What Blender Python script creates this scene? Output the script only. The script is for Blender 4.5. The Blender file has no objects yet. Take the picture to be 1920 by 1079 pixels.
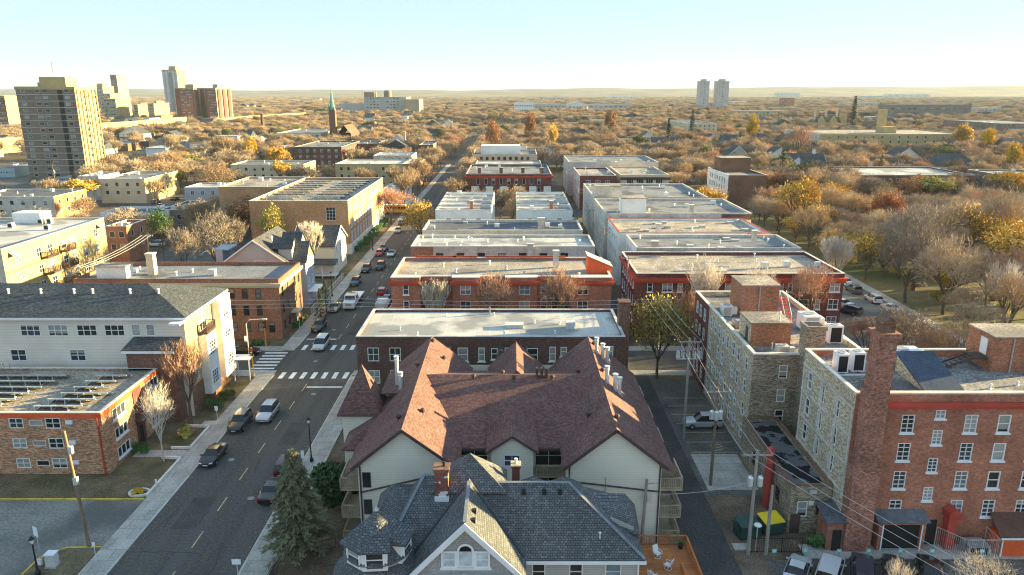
import bpy, bmesh, math, random
import numpy as np
from mathutils import Vector, Matrix
random.seed(7); RNG = np.random.default_rng(11)
SC = bpy.context.scene
COL = SC.collection
PI = math.pi
# ---------------------------------------------------------------- camera model (photo pixels -> metres)
FP, PCX, PCY, HOR, CH = 1370.0, 960.0, 539.5, 173.0, 40.0
PIT = math.atan((PCY-HOR)/FP); SP, CP = math.sin(PIT), math.cos(PIT)
def _ray(x, y): return (x-PCX, FP*CP-(y-PCY)*SP, -(FP*SP+(y-PCY)*CP))
def gz(x, y, z=0.0):
    r = _ray(x, y); t = (z-CH)/r[2]; return Vector((r[0]*t, r[1]*t, z))
def gy(x, y, Y):
    r = _ray(x, y); t = Y/r[1]; return Vector((r[0]*t, Y, CH+r[2]*t))
# ---------------------------------------------------------------- materials
MATS = {}; ALB = 1.3
class G:
    def __init__(s, m):
        s.t = m.node_tree; s.n = s.t.nodes; s.l = s.t.links
    def add(s, ty, **kw):
        n = s.n.new(ty)
        for k, v in kw.items():
            if k.startswith('_'): setattr(n, k[1:], v)
            else: n.inputs[k.replace('__', ' ')].default_value = v
        return n
    def ln(s, a, b): s.l.new(a, b)
def c4(c): return (c[0], c[1], c[2], 1.0)
def mul(c, k): return tuple(max(0, min(1, x*k)) for x in c)
def mat(name, col, rough=.85, var=.22, vs=.35, fine=0, fs=14, brick=None, stain=None, spec=.3, metal=0, obvar=0, stretch=None, bump=0, emit=None, coat=0, trans=0):
    if name in MATS: return MATS[name]
    col = tuple(min(.82, c*ALB) for c in col)
    m = bpy.data.materials.new(name); m.use_nodes = True; MATS[name] = m
    g = G(m); b = g.n['Principled BSDF']
    b.inputs['Roughness'].default_value = rough; b.inputs['Metallic'].default_value = metal
    b.inputs['Specular IOR Level'].default_value = spec
    if coat: b.inputs['Coat Weight'].default_value = coat; b.inputs['Coat Roughness'].default_value = .08
    tc = g.add('ShaderNodeTexCoord'); ob = tc.outputs['Object']; uv = tc.outputs['UV']
    geo = g.add('ShaderNodeNewGeometry')
    pos = ob
    if stretch:
        mp = g.add('ShaderNodeMapping'); mp.inputs['Scale'].default_value = stretch; g.ln(ob, mp.inputs[0]); spos = mp.outputs[0]
    else: spos = pos
    if brick:
        bw, rh, ms, mc, bv = brick[:5]
        bt = g.add('ShaderNodeTexBrick'); g.ln(uv, bt.inputs['Vector'])
        bt.inputs['Scale'].default_value = 1; bt.inputs['Brick Width'].default_value = bw; bt.inputs['Row Height'].default_value = rh
        bt.inputs['Mortar Size'].default_value = ms; bt.inputs['Mortar Smooth'].default_value = .3
        bt.inputs['Color1'].default_value = c4(mul(col, 1-bv)); bt.inputs['Color2'].default_value = c4(mul(col, 1+bv)); bt.inputs['Mortar'].default_value = c4(mc)
        if len(brick) > 5: bt.inputs['Bias'].default_value = brick[5]; bt.inputs['Color2'].default_value = c4(brick[6]); bt.inputs['Color1'].default_value = c4(col)
        cur = bt.outputs['Color']
    else:
        rgb = g.add('ShaderNodeRGB'); rgb.outputs[0].default_value = c4(col); cur = rgb.outputs[0]
    def scale_by(cur, fac):
        v = g.add('ShaderNodeVectorMath', _operation='SCALE'); g.ln(cur, v.inputs[0]); g.ln(fac, v.inputs['Scale']); return v.outputs[0]
    def nz(vec, sc, det, lo, hi, a=.3, bb=.7):
        n = g.add('ShaderNodeTexNoise', Scale=sc, Detail=det); g.ln(vec, n.inputs['Vector'])
        r = g.add('ShaderNodeMapRange'); r.inputs[1].default_value = a; r.inputs[2].default_value = bb; r.inputs[3].default_value = lo; r.inputs[4].default_value = hi
        g.ln(n.outputs[0], r.inputs[0]); return r.outputs[0]
    if var: cur = scale_by(cur, nz(spos, vs, 5, 1-var, 1+var))
    if fine: cur = scale_by(cur, nz(pos, fs, 2, 1-fine, 1+fine))
    if stain:
        sc_, ss, lo, hi, amt = stain
        f = nz(spos, ss, 4, 0, amt, lo, hi)
        mx = g.add('ShaderNodeMix', _data_type='RGBA'); g.ln(f, mx.inputs[0]); g.ln(cur, mx.inputs[6]); mx.inputs[7].default_value = c4(sc_); cur = mx.outputs[2]
    if obvar:
        oi = g.add('ShaderNodeObjectInfo')
        r = g.add('ShaderNodeMapRange'); r.inputs[3].default_value = 1-obvar; r.inputs[4].default_value = 1+obvar
        g.ln(oi.outputs['Random'], r.inputs[0]); cur = scale_by(cur, r.outputs[0])
    g.ln(cur, b.inputs['Base Color'])
    if bump:
        n = g.add('ShaderNodeTexNoise', Scale=fs, Detail=3.); g.ln(pos, n.inputs['Vector'])
        bp = g.add('ShaderNodeBump', Strength=bump, Distance=.1); g.ln(n.outputs[0], bp.inputs['Height']); g.ln(bp.outputs[0], b.inputs['Normal'])
    if emit:
        b.inputs['Emission Color'].default_value = c4(emit[0]); b.inputs['Emission Strength'].default_value = emit[1]
    return m
def glassmat(name, cols, rough=.08):
    m = bpy.data.materials.new(name); m.use_nodes = True; MATS[name] = m
    g = G(m); b = g.n['Principled BSDF']; b.inputs['Roughness'].default_value = rough; b.inputs['Specular IOR Level'].default_value = .5
    oi = g.add('ShaderNodeObjectInfo'); cr = g.add('ShaderNodeValToRGB'); cr.color_ramp.interpolation = 'CONSTANT'
    e = cr.color_ramp.elements
    while len(e) < len(cols): e.new(.5)
    for i, c in enumerate(cols): e[i].position = i/len(cols); e[i].color = c4(c)
    g.ln(oi.outputs['Random'], cr.inputs[0])
    tc = g.add('ShaderNodeTexCoord'); n = g.add('ShaderNodeTexNoise', Scale=1.3); g.ln(tc.outputs['Object'], n.inputs['Vector'])
    v = g.add('ShaderNodeVectorMath', _operation='SCALE'); r = g.add('ShaderNodeMapRange'); r.inputs[3].default_value = .55; r.inputs[4].default_value = 1.45
    g.ln(n.outputs[0], r.inputs[0]); g.ln(cr.outputs[0], v.inputs[0]); g.ln(r.outputs[0], v.inputs['Scale'])
    def mth(op, a, k):
        x = g.add('ShaderNodeMath', _operation=op); g.ln(a, x.inputs[0])
        if hasattr(k, 'is_linked'): g.ln(k, x.inputs[1])
        elif k is not None: x.inputs[1].default_value = k
        return x.outputs[0]
    sp = g.add('ShaderNodeSeparateXYZ'); g.ln(tc.outputs['Object'], sp.inputs[0]); rnd = oi.outputs['Random']      # drawn blinds behind some panes
    t = mth('SUBTRACT', mth('MULTIPLY', mth('FRACT', mth('MULTIPLY', rnd, 17.3), None), 1.5), .6); up = mth('GREATER_THAN', sp.outputs[2], t); has = mth('LESS_THAN', mth('FRACT', mth('MULTIPLY', rnd, 7.7), None), .45)
    f = mth('MULTIPLY', mth('MULTIPLY', up, has), .8); mx = g.add('ShaderNodeMix', _data_type='RGBA'); g.ln(f, mx.inputs[0]); g.ln(v.outputs[0], mx.inputs[6]); mx.inputs[7].default_value = (.42,.40,.36,1); g.ln(mx.outputs[2], b.inputs['Base Color'])
    return m
def puddled(name, col, wet, scale, lo, hi):
    """roof felt with wet, glossier dark patches"""
    m = mat(name, col, .75, .2, .3, .18, 5, stain=(wet, scale, lo, hi, 1.0))
    return m
BR = (.23, .078, .010)
mat('brick_red', (.33, .122, .074), .9, .25, .25, .15, 3, (*BR, (.24,.16,.12), .28))
mat('brick_chimney', (.29, .118, .080), .9, .25, .3, .35, 4, (*BR, (.22,.16,.13), .4))
mat('brick_dark', (.100, .046, .035), .9, .3, .25, .2, 3, (*BR, (.13,.10,.09), .4))
mat('brick_maroon', (.145, .040, .033), .9, .25, .25, .15, 3, (*BR, (.12,.08,.07), .35))
mat('brick_orange', (.300, .115, .060), .9, .22, .25, .15, 3, (*BR, (.26,.19,.14), .38))
mat('brick_mottled', (.40, .195, .105), .9, .12, .3, .3, 7, (.42, .11, .012, (.28,.22,.17), .5))
mat('brick_gold', (.44, .225, .108), .9, .2, .15, .12, 3, (*BR, (.27,.2,.12), .3))
mat('brick_tan', (.42, .35, .24), .9, .14, .25, .3, 9, (.34, .11, .012, (.33,.30,.25), .45))
mat('brick_rough', (.25, .205, .145), .9, .18, .4, .4, 9, (.34, .11, .012, (.20,.18,.14), .5))
mat('brick_brown', (.170, .085, .050), .9, .25, .25, .2, 3, (*BR, (.17,.12,.10), .4))
mat('brick_greybrown', (.180, .140, .110), .9, .2, .1, .1, 1, (*BR, (.2,.17,.15), .3))
mat('stucco_cream', (.47, .40, .28), .9, .1, .3, .06, 3)
mat('stucco_yellow_and_sunlit', (.37, .285, .14), .9, .1, .3, .06, 3)  # yellow stucco; also paints sunlight onto east walls of cream and white blocks
mat('stucco_beige', (.46, .42, .36), .9, .22, .25, .12, 2, stain=((.22,.20,.18), .35, .58, .75, .6))
mat('stucco_white', (.66, .64, .60), .9, .12, .3, .08, 3)
mat('siding_white', (.68, .585, .48), .8, .05, .3, 0, 3, (60., .17, .010, (.52,.47,.39), .02))
mat('siding_offwhite', (.64, .555, .465), .8, .08, .3, .06, 8, (60., .2, .012, (.42,.41,.38), .02))
mat('siding_grey', (.36, .35, .33), .8, .08, .3, .05, 8, (60., .15, .012, (.2,.2,.19), .02))
mat('siding_bluegrey', (.30, .33, .37), .8, .08, .3, .05, 8, (60., .15, .012, (.18,.2,.22), .02))
mat('shake_grey', (.33, .31, .30), .85, .1, .5, .1, 8, (.18, .16, .01, (.2,.19,.18), .12))
mat('stone_trim', (.55, .52, .46), .85, .15, .5, .08, 6)
mat('concrete_dark', (.24, .23, .21), .9, .25, .4, .15, 6)
mat('white_paint', (.78, .78, .76), .5, .05, 1)
mat('cream_paint', (.70, .66, .56), .6, .06, 1)
mat('black_paint', (.018, .018, .02), .5, .1, 1)
mat('grey_metal', (.32, .33, .34), .5, .15, .8, metal=.5)
mat('galvanised', (.60, .63, .65), .42, .12, 1.5, metal=.6)
mat('red_cornice', (.36, .055, .028), .7, .25, .3, .1, 4)
mat('orange_panel', (.62, .10, .03), .7, .2, .3, .08, 4)
mat('brown_trim', (.07, .045, .04), .7, .15, 1)
mat('wood_deck', (.42, .16, .06), .75, .2, .6, .1, 9, (4.0, .14, .012, (.10,.04,.02), .18))
mat('wood_rail', (.30, .24, .17), .85, .25, 1, .1, 9)
mat('wood_pole', (.17, .125, .085), .9, .3, 2, .2, 12, stretch=(3,3,.3))
mat('wood_pole_grey', (.25, .23, .20), .9, .25, 2, .2, 12, stretch=(3,3,.3))
mat('shingle_maroon', (.140, .072, .063), .9, .16, .35, .18, 9, (.30, .15, .014, (.075,.043,.038), .34), bump=.12)
mat('shingle_slate', (.088, .091, .095), .9, .2, .3, .2, 6, (.25, .18, .025, (.05,.052,.055), .62, -.38, (.24,.245,.25)), bump=.15)
mat('shingle_navy', (.060, .068, .074), .9, .2, .3, .3, 5, (.34, .15, .012, (.025,.03,.036), .4), bump=.15)
mat('shingle_dark', (.075, .075, .078), .9, .2, .3, .15, 5, (.34, .15, .012, (.03,.03,.03), .4))
mat('shingle_brown', (.13, .085, .06), .9, .2, .3, .15, 5, (.34, .15, .012, (.05,.035,.03), .4))
mat('gravel_tan', (.29, .25, .205), .95, .25, .25, .5, 3.5, stain=((.13,.125,.125), .14, .5, .6, .7))
mat('gravel_grey', (.20, .19, .18), .95, .25, .25, .6, 4, stain=((.075,.075,.085), .22, .48, .62, .75))
mat('felt_grey', (.17, .175, .185), .9, .22, .2, .3, 4, stain=((.08,.085,.095), .15, .5, .58, .75))
mat('felt_dark', (.085, .09, .105), .85, .25, .25, .25, 3, stain=((.17,.17,.18), .2, .52, .7, .6))
mat('membrane_white', (.42, .405, .375), .7, .16, .2, .12, 5, (1.9, 14., .03, (.70,.69,.66), .05), stain=((.19,.195,.2), .10, .46, .52, .75))
mat('membrane_pale', (.46, .455, .43), .7, .18, .25, .12, 5, stain=((.26,.26,.26), .3, .5, .62, .6))
puddled('felt_wet', (.10, .105, .112), (.010, .010, .012), .42, .50, .52)
mat('asphalt', (.078, .072, .064), .9, .22, .5, .3, 4, stretch=(1,.06,1), stain=((.095,.092,.09), .5, .48, .7, .6))
mat('asphalt_dark', (.055, .053, .051), .9, .25, .35, .35, 4, stain=((.07,.07,.07), .2, .5, .7, .5))
mat('asphalt_lot', (.10, .094, .085), .92, .25, .3, .35, 4, stain=((.05,.05,.05), .2, .5, .7, .6))
mat('asphalt_pale', (.19, .18, .16), .92, .2, .3, .3, 4, stain=((.085,.083,.08), .15, .46, .6, .7))
mat('concrete', (.33, .31, .275), .9, .18, .4, .2, 6, (1.7, 1.6, .022, (.19,.18,.165), .10), stain=((.22,.21,.20), .5, .55, .75, .5))
mat('kerb', (.40, .39, .36), .9, .2, .5, .12, 6)
mat('kerb_yellow', (.52, .36, .04), .8, .25, .8, .15, 6)
mat('road_white', (.62, .62, .60), .8, .2, 1.2, .15, 6)
mat('road_yellow', (.42, .35, .19), .8, .25, 1.2, .15, 6)
mat('lawn', (.120, .095, .055), .95, .35, .6, .45, 7, stain=((.055,.072,.024), .22, .5, .68, .7), bump=.4)
mat('park_grass', (.15, .115, .055), .95, .3, .1, .35, 3, stain=((.055,.085,.02), .045, .45, .62, .9))
mat('soil', (.13, .095, .068), .95, .35, .4, .45, 6, stain=((.07,.055,.04), .3, .45, .65, .8))
mat('earth', (.120, .088, .060), .95, .3, .05, .3, .5, stain=((.07,.06,.035), .02, .42, .62, .8))
mat('solar', (.03, .033, .04), .12, .1, 1, spec=.5)
glassmat('pane_dark', [(.018,.022,.026), (.03,.036,.042), (.055,.06,.065), (.022,.03,.028)])
glassmat('pane_mixed', [(.02,.024,.028), (.05,.06,.065), (.30,.30,.28), (.03,.035,.035), (.16,.18,.19)])
glassmat('pane_blue', [(.05,.075,.10), (.20,.25,.29), (.03,.04,.05), (.10,.13,.16)])
mat('car_glass', (.012, .014, .016), .06, 0, spec=.6)
mat('tyre', (.015, .015, .015), .9, 0)
mat('rim', (.35, .36, .37), .35, 0, metal=.7)
mat('lamp_glass', (.75, .75, .72), .2, 0, spec=.5)
mat('tail_red', (.30, .012, .012), .3, 0)
mat('amber', (.6, .3, .02), .4, 0)
# ---------------------------------------------------------------- mesh builder
class MB:
    def __init__(s): s.v = []; s.f = []; s.m = []; s.cm = 0
    def poly(s, pts, m=None):
        b = len(s.v); s.v += [tuple(p) for p in pts]; s.f.append(tuple(range(b, b+len(pts)))); s.m.append(s.cm if m is None else m)
    def raw(s, vs, fs, m=None):
        b = len(s.v); s.v += [tuple(p) for p in vs]
        for f in fs: s.f.append(tuple(i+b for i in f)); s.m.append(s.cm if m is None else m)
    def box(s, x0, x1, y0, y1, z0, z1, m=None):
        s.raw([(x0,y0,z0),(x1,y0,z0),(x1,y1,z0),(x0,y1,z0),(x0,y0,z1),(x1,y0,z1),(x1,y1,z1),(x0,y1,z1)],
              [(0,3,2,1),(4,5,6,7),(0,1,5,4),(1,2,6,5),(2,3,7,6),(3,0,4,7)], m)
    def bar(s, p, q, w, h=None, m=None, up=(0,0,1)):
        """rectangular bar from p to q"""
        h = h or w; p = Vector(p); q = Vector(q); d = (q-p).normalized(); up = Vector(up)
        if abs(d.dot(up)) > .98: up = Vector((0,1,0))
        a = d.cross(up).normalized(); c = a.cross(d).normalized()
        vs = []
        for o in (p, q):
            for i, j in ((-1,-1),(1,-1),(1,1),(-1,1)): vs.append(o+a*(i*w/2)+c*(j*h/2))
        s.raw(vs, [(0,1,2,3),(7,6,5,4),(0,4,5,1),(1,5,6,2),(2,6,7,3),(3,7,4,0)], m)
    def tube(s, pts, rads, n=8, m=None, cap=True):
        pts = [Vector(p) for p in pts]; vs = []; fs = []
        for i, p in enumerate(pts):
            d = (pts[min(i+1, len(pts)-1)]-pts[max(i-1, 0)]).normalized()
            a = d.cross(Vector((0,0,1)) if abs(d.z) < .95 else Vector((1,0,0))).normalized(); c = d.cross(a)
            r = rads[i] if hasattr(rads, '__len__') else rads
            for k in range(n):
                t = 2*PI*k/n; vs.append(p+a*(math.cos(t)*r)+c*(math.sin(t)*r))
        for i in range(len(pts)-1):
            for k in range(n): fs.append((i*n+k, i*n+(k+1)%n, (i+1)*n+(k+1)%n, (i+1)*n+k))
        if cap: fs += [tuple(range(n-1, -1, -1)), tuple(range((len(pts)-1)*n, len(pts)*n))]
        s.raw(vs, fs, m)
    def lathe(s, c, prof, n=12, m=None):
        c = Vector(c); vs = []; fs = []
        for r, z in prof:
            for k in range(n): vs.append(c+Vector((r*math.cos(2*PI*k/n), r*math.sin(2*PI*k/n), z)))
        for i in range(len(prof)-1):
            for k in range(n): fs.append((i*n+k, i*n+(k+1)%n, (i+1)*n+(k+1)%n, (i+1)*n+k))
        fs += [tuple(range(n-1, -1, -1)), tuple(range((len(prof)-1)*n, len(prof)*n))]
        s.raw(vs, fs, m)
    def prism(s, pts, d, m=None):
        """closed polygon swept along vector d"""
        n = len(pts); d = Vector(d); pts = [Vector(p) for p in pts]
        s.raw(pts+[p+d for p in pts], [tuple(range(n-1,-1,-1)), tuple(range(n, 2*n))]+[(i, (i+1)%n, n+(i+1)%n, n+i) for i in range(n)], m)
    def slab(s, pts, t=.18, m=None):
        """sloping roof plane: top polygon + thickness downwards"""
        pts = [Vector(p) for p in pts]; n = (pts[1]-pts[0]).cross(pts[2]-pts[0])
        if n.z < 0: pts = pts[::-1]
        low = [p-Vector((0,0,t)) for p in pts]; k = len(pts)
        s.raw(pts+low, [tuple(range(k)), tuple(range(2*k-1, k-1, -1))]+[(i, k+i, k+(i+1)%k, (i+1)%k) for i in range(k)], m)
    def build(s, name, mats, parent=None, org=None, smooth=False):
        me = bpy.data.meshes.new(name); o3 = Vector(org) if org is not None else (parent_loc(parent) if parent else Vector((0,0,0)))
        va = np.array(s.v, dtype=np.float64).reshape(-1, 3)-np.array(o3)
        me.from_pydata(va.tolist(), [], s.f)
        if not isinstance(mats, (list, tuple)): mats = [mats]
        for mm in mats: me.materials.append(MATS[mm] if isinstance(mm, str) else mm)
        if len(mats) > 1: me.polygons.foreach_set('material_index', s.m)
        if smooth: me.polygons.foreach_set('use_smooth', [True]*len(me.polygons))
        me.update(); autouv(me, o3)
        o = bpy.data.objects.new(name, me); COL.objects.link(o)
        if parent: o.parent = parent
        elif org is not None: o.location = o3
        return o
def parent_loc(p):
    l = Vector((0,0,0))
    while p: l += p.location; p = p.parent
    return l
def autouv(me, off):
    nl = len(me.loops)
    if nl == 0 or nl > 60000: return
    uvl = me.uv_layers.new(name='uv')
    co = np.empty(len(me.vertices)*3); me.vertices.foreach_get('co', co); co = co.reshape(-1, 3)+np.array(off)
    vi = np.empty(nl, dtype=np.int32); me.loops.foreach_get('vertex_index', vi)
    nr = np.empty(len(me.polygons)*3); me.polygons.foreach_get('normal', nr); nr = nr.reshape(-1, 3)
    lt = np.empty(len(me.polygons), dtype=np.int32); me.polygons.foreach_get('loop_total', lt)
    pn = np.repeat(nr, lt, axis=0); p = co[vi]
    hz = np.hypot(pn[:,0], pn[:,1]); flat = hz < .08
    h = np.where(flat, 1, hz); tx = -pn[:,1]/h; ty = pn[:,0]/h
    u = np.where(flat, p[:,0], p[:,0]*tx+p[:,1]*ty)
    v = np.where(flat, p[:,1], p[:,2]/np.maximum(h, .15))
    uvl.data.foreach_set('uv', np.stack([u, v], 1).astype(np.float32).ravel())
def props(o, label=None, cat=None, group=None, kind=None):
    if label: o['label'] = label
    if cat: o['category'] = cat
    if group: o['group'] = group
    if kind: o['kind'] = kind
    return o
def thing(name, label, cat, loc=(0,0,0), rz=0, group=None):
    o = bpy.data.objects.new(name, None); COL.objects.link(o); o.empty_display_size = .3
    o.location = loc; o.rotation_euler = (0, 0, rz); return props(o, label, cat, group)
def dup(root, loc, rz=0, label=None, sc=None, group=None):
    r = root.copy(); COL.objects.link(r); r.location = loc; r.rotation_euler = (0, 0, rz)
    if sc: r.scale = sc if hasattr(sc, '__len__') else (sc, sc, sc)
    if label: r['label'] = label
    if group: r['group'] = group
    for ch in root.children:
        c = ch.copy(); COL.objects.link(c); c.parent = r
        for g in ch.children:
            d = g.copy(); COL.objects.link(d); d.parent = c
    return r
def struct(name, mb, m):
    o = mb.build(name, m, org=(0,0,0)); o['kind'] = 'structure'; return o
# ---------------------------------------------------------------- windows
WM = {}
def win_mesh(w, h, style, fm, pane):
    key = (round(w,2), round(h,2), style, fm, pane)
    if key in WM: return WM[key]
    cols, rows, fw, sill = dict(dh=(1,2,.09,1), pair=(2,2,.08,1), six=(3,2,.10,0), four=(2,2,.10,0), grid=(3,4,.07,0), plain=(1,1,.06,0),
                                pairn=(2,2,.07,0), door=(2,1,.08,0), tri=(3,1,.07,1), dhn=(1,2,.07,0), bare=(1,1,.0,0), small=(2,2,.06,1), lite=(2,4,.06,1))[style]
    b = MB(); x, z = w/2, h/2
    if fw:
        y0, y1 = -.04, .07
        b.box(-x, -x+fw, y0, y1, -z, z); b.box(x-fw, x, y0, y1, -z, z); b.box(-x+fw, x-fw, y0, y1, z-fw, z); b.box(-x+fw, x-fw, y0, y1, -z, -z+fw)
        mw = fw*.75
        for i in range(1, cols):
            u = -x+w*i/cols; b.box(u-mw/2, u+mw/2, y0+.012, y1-.004, -z+fw, z-fw)
        for j in range(1, rows):
            v = -z+h*j/rows; b.box(-x+fw, x-fw, y0+.02, y1-.008, v-mw/2, v+mw/2)
    if sill: b.box(-x-.12, x+.12, -.13, .05, -z-.16, -z-.002)
    fr = None
    if b.v:
        o = b.build('window', fm, org=(0,0,0)); fr = o.data; bpy.data.objects.remove(o)
    p = MB(); p.poly([(-x,.075,-z),(x,.075,-z),(x,.075,z),(-x,.075,z)])
    o = p.build('pane', pane, org=(0,0,0)); pm = o.data; bpy.data.objects.remove(o)
    WM[key] = (fr, pm); return WM[key]
ANG = dict(S=0, E=PI/2, N=PI, W=-PI/2)
def window(parent, pos, ang, w, h, style='dh', fm='white_paint', pane='pane_mixed', name='window'):
    fr, pm = win_mesh(w, h, style, fm, pane)
    o = bpy.data.objects.new(name, fr or pm); COL.objects.link(o); o.parent = parent
    o.location = Vector(pos)-parent_loc(parent); o.rotation_euler = (0, 0, ang)
    if fr:
        p = bpy.data.objects.new('pane', pm); COL.objects.link(p); p.parent = o
    return o
def wall_panel(mb, A, B, z0, z1, ops=(), depth=.14, m=None):
    """vertical wall from A to B (outside on the right hand), real openings ops=(u0,u1,za,zb)"""
    A = Vector((A[0], A[1], 0)); B = Vector((B[0], B[1], 0)); L = (B-A).length; d = (B-A)/L; n = Vector((d.y, -d.x, 0))
    ops = [o for o in ops if o[0] > .02 and o[1] < L-.02 and o[2] > z0+.01 and o[3] < z1-.01]
    us = sorted({0., L} | {round(o[0], 4) for o in ops} | {round(o[1], 4) for o in ops}); zs = sorted({z0, z1} | {round(o[2], 4) for o in ops} | {round(o[3], 4) for o in ops})
    P = lambda u, z, q=0: A+d*u+Vector((0,0,z))-n*q
    for j in range(len(zs)-1):
        zc = (zs[j]+zs[j+1])/2; run = None
        row = [o for o in ops if o[2] < zc < o[3]]
        for i in range(len(us)-1):
            uc = (us[i]+us[i+1])/2; hole = any(o[0] < uc < o[1] for o in row)
            if not hole and run is None: run = us[i]
            if run is not None and (hole or i == len(us)-2):
                e = us[i] if hole else us[i+1]
                mb.poly([P(run, zs[j]), P(e, zs[j]), P(e, zs[j+1]), P(run, zs[j+1])], m); run = None
    for a, b, za, zb in ops:
        mb.poly([P(a,za), P(b,za), P(b,za,depth), P(a,za,depth)], m); mb.poly([P(a,zb,depth), P(b,zb,depth), P(b,zb), P(a,zb)], m)
        mb.poly([P(a,za), P(a,za,depth), P(a,zb,depth), P(a,zb)], m); mb.poly([P(b,za,depth), P(b,za), P(b,zb), P(b,zb,depth)], m)
    return P
def side_line(s, X0, X1, Y0, Y1):
    return dict(S=((X0,Y0),(X1,Y0)), E=((X1,Y0),(X1,Y1)), N=((X1,Y1),(X0,Y1)), W=((X0,Y1),(X0,Y0)))[s]
def put_wins(parent, A, B, side, wins):
    A = Vector((A[0],A[1],0)); B = Vector((B[0],B[1],0)); L = (B-A).length; d = (B-A)/L; ops = []
    ang = math.atan2(d.y, d.x)
    for w in wins:
        u, z, ww, hh = w[:4]; st = w[4] if len(w) > 4 else 'dh'; fm = w[5] if len(w) > 5 else 'white_paint'; pn = w[6] if len(w) > 6 else 'pane_mixed'
        if side == 'W': u = L-u
        if u-ww/2 < .03 or u+ww/2 > L-.03: continue
        ops.append((u-ww/2, u+ww/2, z-hh/2, z+hh/2))
        p = A+d*u; window(parent, (p.x, p.y, z), ang, ww, hh, st, fm, pn, 'door' if st == 'door' else 'window')
    return ops
def gw(L, n, zs, w, h, st='dh', fm='white_paint', pn='pane_mixed', m=.1, jit=0):
    out = []
    for i in range(n):
        u = L*(m+(1-2*m)*(i+.5)/n)
        for z in zs: out.append((u, z, w, h, st, fm, pn))
    return out
def flat(name, label, X0, X1, Y0, Y1, z, wall='brick_red', roof='gravel_tan', wins=None, par=.55, cap='stone_trim', cornice=None, side_mat=None, cat='building', group=None, base=None, pt=.3, zb=0.0, skip=''):
    """flat roofed block: outer walls with openings, parapet, coping, roof deck"""
    root = thing(name, label, cat, ((X0+X1)/2, (Y0+Y1)/2, zb), 0, group); wins = wins or {}
    by = {}; sm_ = side_mat or {}
    for s in 'SENW':
        if s in skip: continue
        A, B = side_line(s, X0, X1, Y0, Y1); ops = put_wins(root, A, B, s, wins.get(s, []))
        mm = sm_.get(s, wall); mb = by.setdefault((mm, s if s in sm_ else ''), MB()); wall_panel(mb, A, B, zb, z, ops)
    rz = z-par; w0 = by.get((wall, '')) or by[next(iter(by))]
    x0, x1, y0, y1 = X0+pt, X1-pt, Y0+pt, Y1-pt
    for a, b in (((x0,y0),(x1,y0)),((x1,y0),(x1,y1)),((x1,y1),(x0,y1)),((x0,y1),(x0,y0))):
        w0.poly([(b[0],b[1],rz),(a[0],a[1],rz),(a[0],a[1],z),(b[0],b[1],z)])
    for k, mb in by.items(): mb.build('wall', k[0], root)
    r = MB(); r.poly([(x0,y0,rz),(x1,y0,rz),(x1,y1,rz),(x0,y1,rz)]); r.build('roof', roof, root)
    if cap:
        c = MB(); e = .05; t = .09
        c.box(X0-e, X1+e, Y0-e, Y0+pt+.03, z+.002, z+t); c.box(X0-e, X1+e, Y1-pt-.03, Y1+e, z+.002, z+t)
        c.box(X0-e, X0+pt+.03, Y0+pt+.03, Y1-pt-.03, z+.002, z+t); c.box(X1-pt-.03, X1+e, Y0+pt+.03, Y1-pt-.03, z+.002, z+t)
        c.build('coping', cap, root)
    if cornice:
        cm, ztop, hh, out, sides = cornice; c = MB()
        if 'S' in sides: c.box(X0-(out if 'W' in sides else 0), X1+(out if 'E' in sides else 0), Y0-out, Y0-.003, ztop-hh, ztop); c.box(X0-(out*.5 if 'W' in sides else 0), X1+(out*.5 if 'E' in sides else 0), Y0-out*.5, Y0-.002, ztop-hh*1.7, ztop-hh-.002)
        if 'E' in sides: c.box(X1+.003, X1+out, Y0, Y1, ztop-hh, ztop); c.box(X1+.002, X1+out*.5, Y0, Y1, ztop-hh*1.7, ztop-hh-.002)
        if 'W' in sides: c.box(X0-out, X0-.003, Y0, Y1, ztop-hh, ztop); c.box(X0-out*.5, X0-.002, Y0, Y1, ztop-hh*1.7, ztop-hh-.002)
        c.build('cornice', cm, root)
    if base:
        bm, bh, bo = base; c = MB(); c.box(X0-bo, X1+bo, Y0-bo, Y0-.004, zb, bh); c.box(X0-bo, X0-.004, Y0, Y1, zb, bh); c.box(X1+.004, X1+bo, Y0, Y1, zb, bh); c.build('plinth', bm, root)
    root['_f'] = (X0, X1, Y0, Y1, z, rz); FOOT.append((X0, X1, Y0, Y1)); return root
FOOT = []
def chimney(root, x, y, z0, z1, w=.9, d=.8, m='brick_red', cap='stone_trim', pots=0):
    b = MB(); b.box(x-w/2, x+w/2, y-d/2, y+d/2, z0, z1-.3); b.box(x-w/2-.08, x+w/2+.08, y-d/2-.08, y+d/2+.08, z1-.298, z1-.12)
    o = b.build('chimney', m, root); c = MB(); c.box(x-w/2-.12, x+w/2+.12, y-d/2-.12, y+d/2+.12, z1-.118, z1); c.build('chimney_cap', cap, o)
    if pots:
        c = MB(); c.lathe((x, y, z1), [(.12,0),(.12,.3),(.16,.32),(.16,.42)], 10); c.build('chimney_pot', 'galvanised', o)
    return o
def vent(root, x, y, z, h=.6, r=.12, m='galvanised'):
    b = MB(); b.lathe((x,y,z), [(r*1.6,0),(r,.06),(r,h*.75),(r*1.7,h*.78),(r*1.5,h),(r*.4,h*1.1)], 10); return b.build('roof_vent', m, root, smooth=False)
def hatch(root, x, y, z, w=1.2, d=1, h=.5, m='membrane_pale'):
    b = MB(); b.box(x-w/2, x+w/2, y-d/2, y+d/2, z, z+h*.7); b.box(x-w/2-.06, x+w/2+.06, y-d/2-.06, y+d/2+.06, z+h*.702, z+h); return b.build('roof_hatch', m, root)
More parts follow.
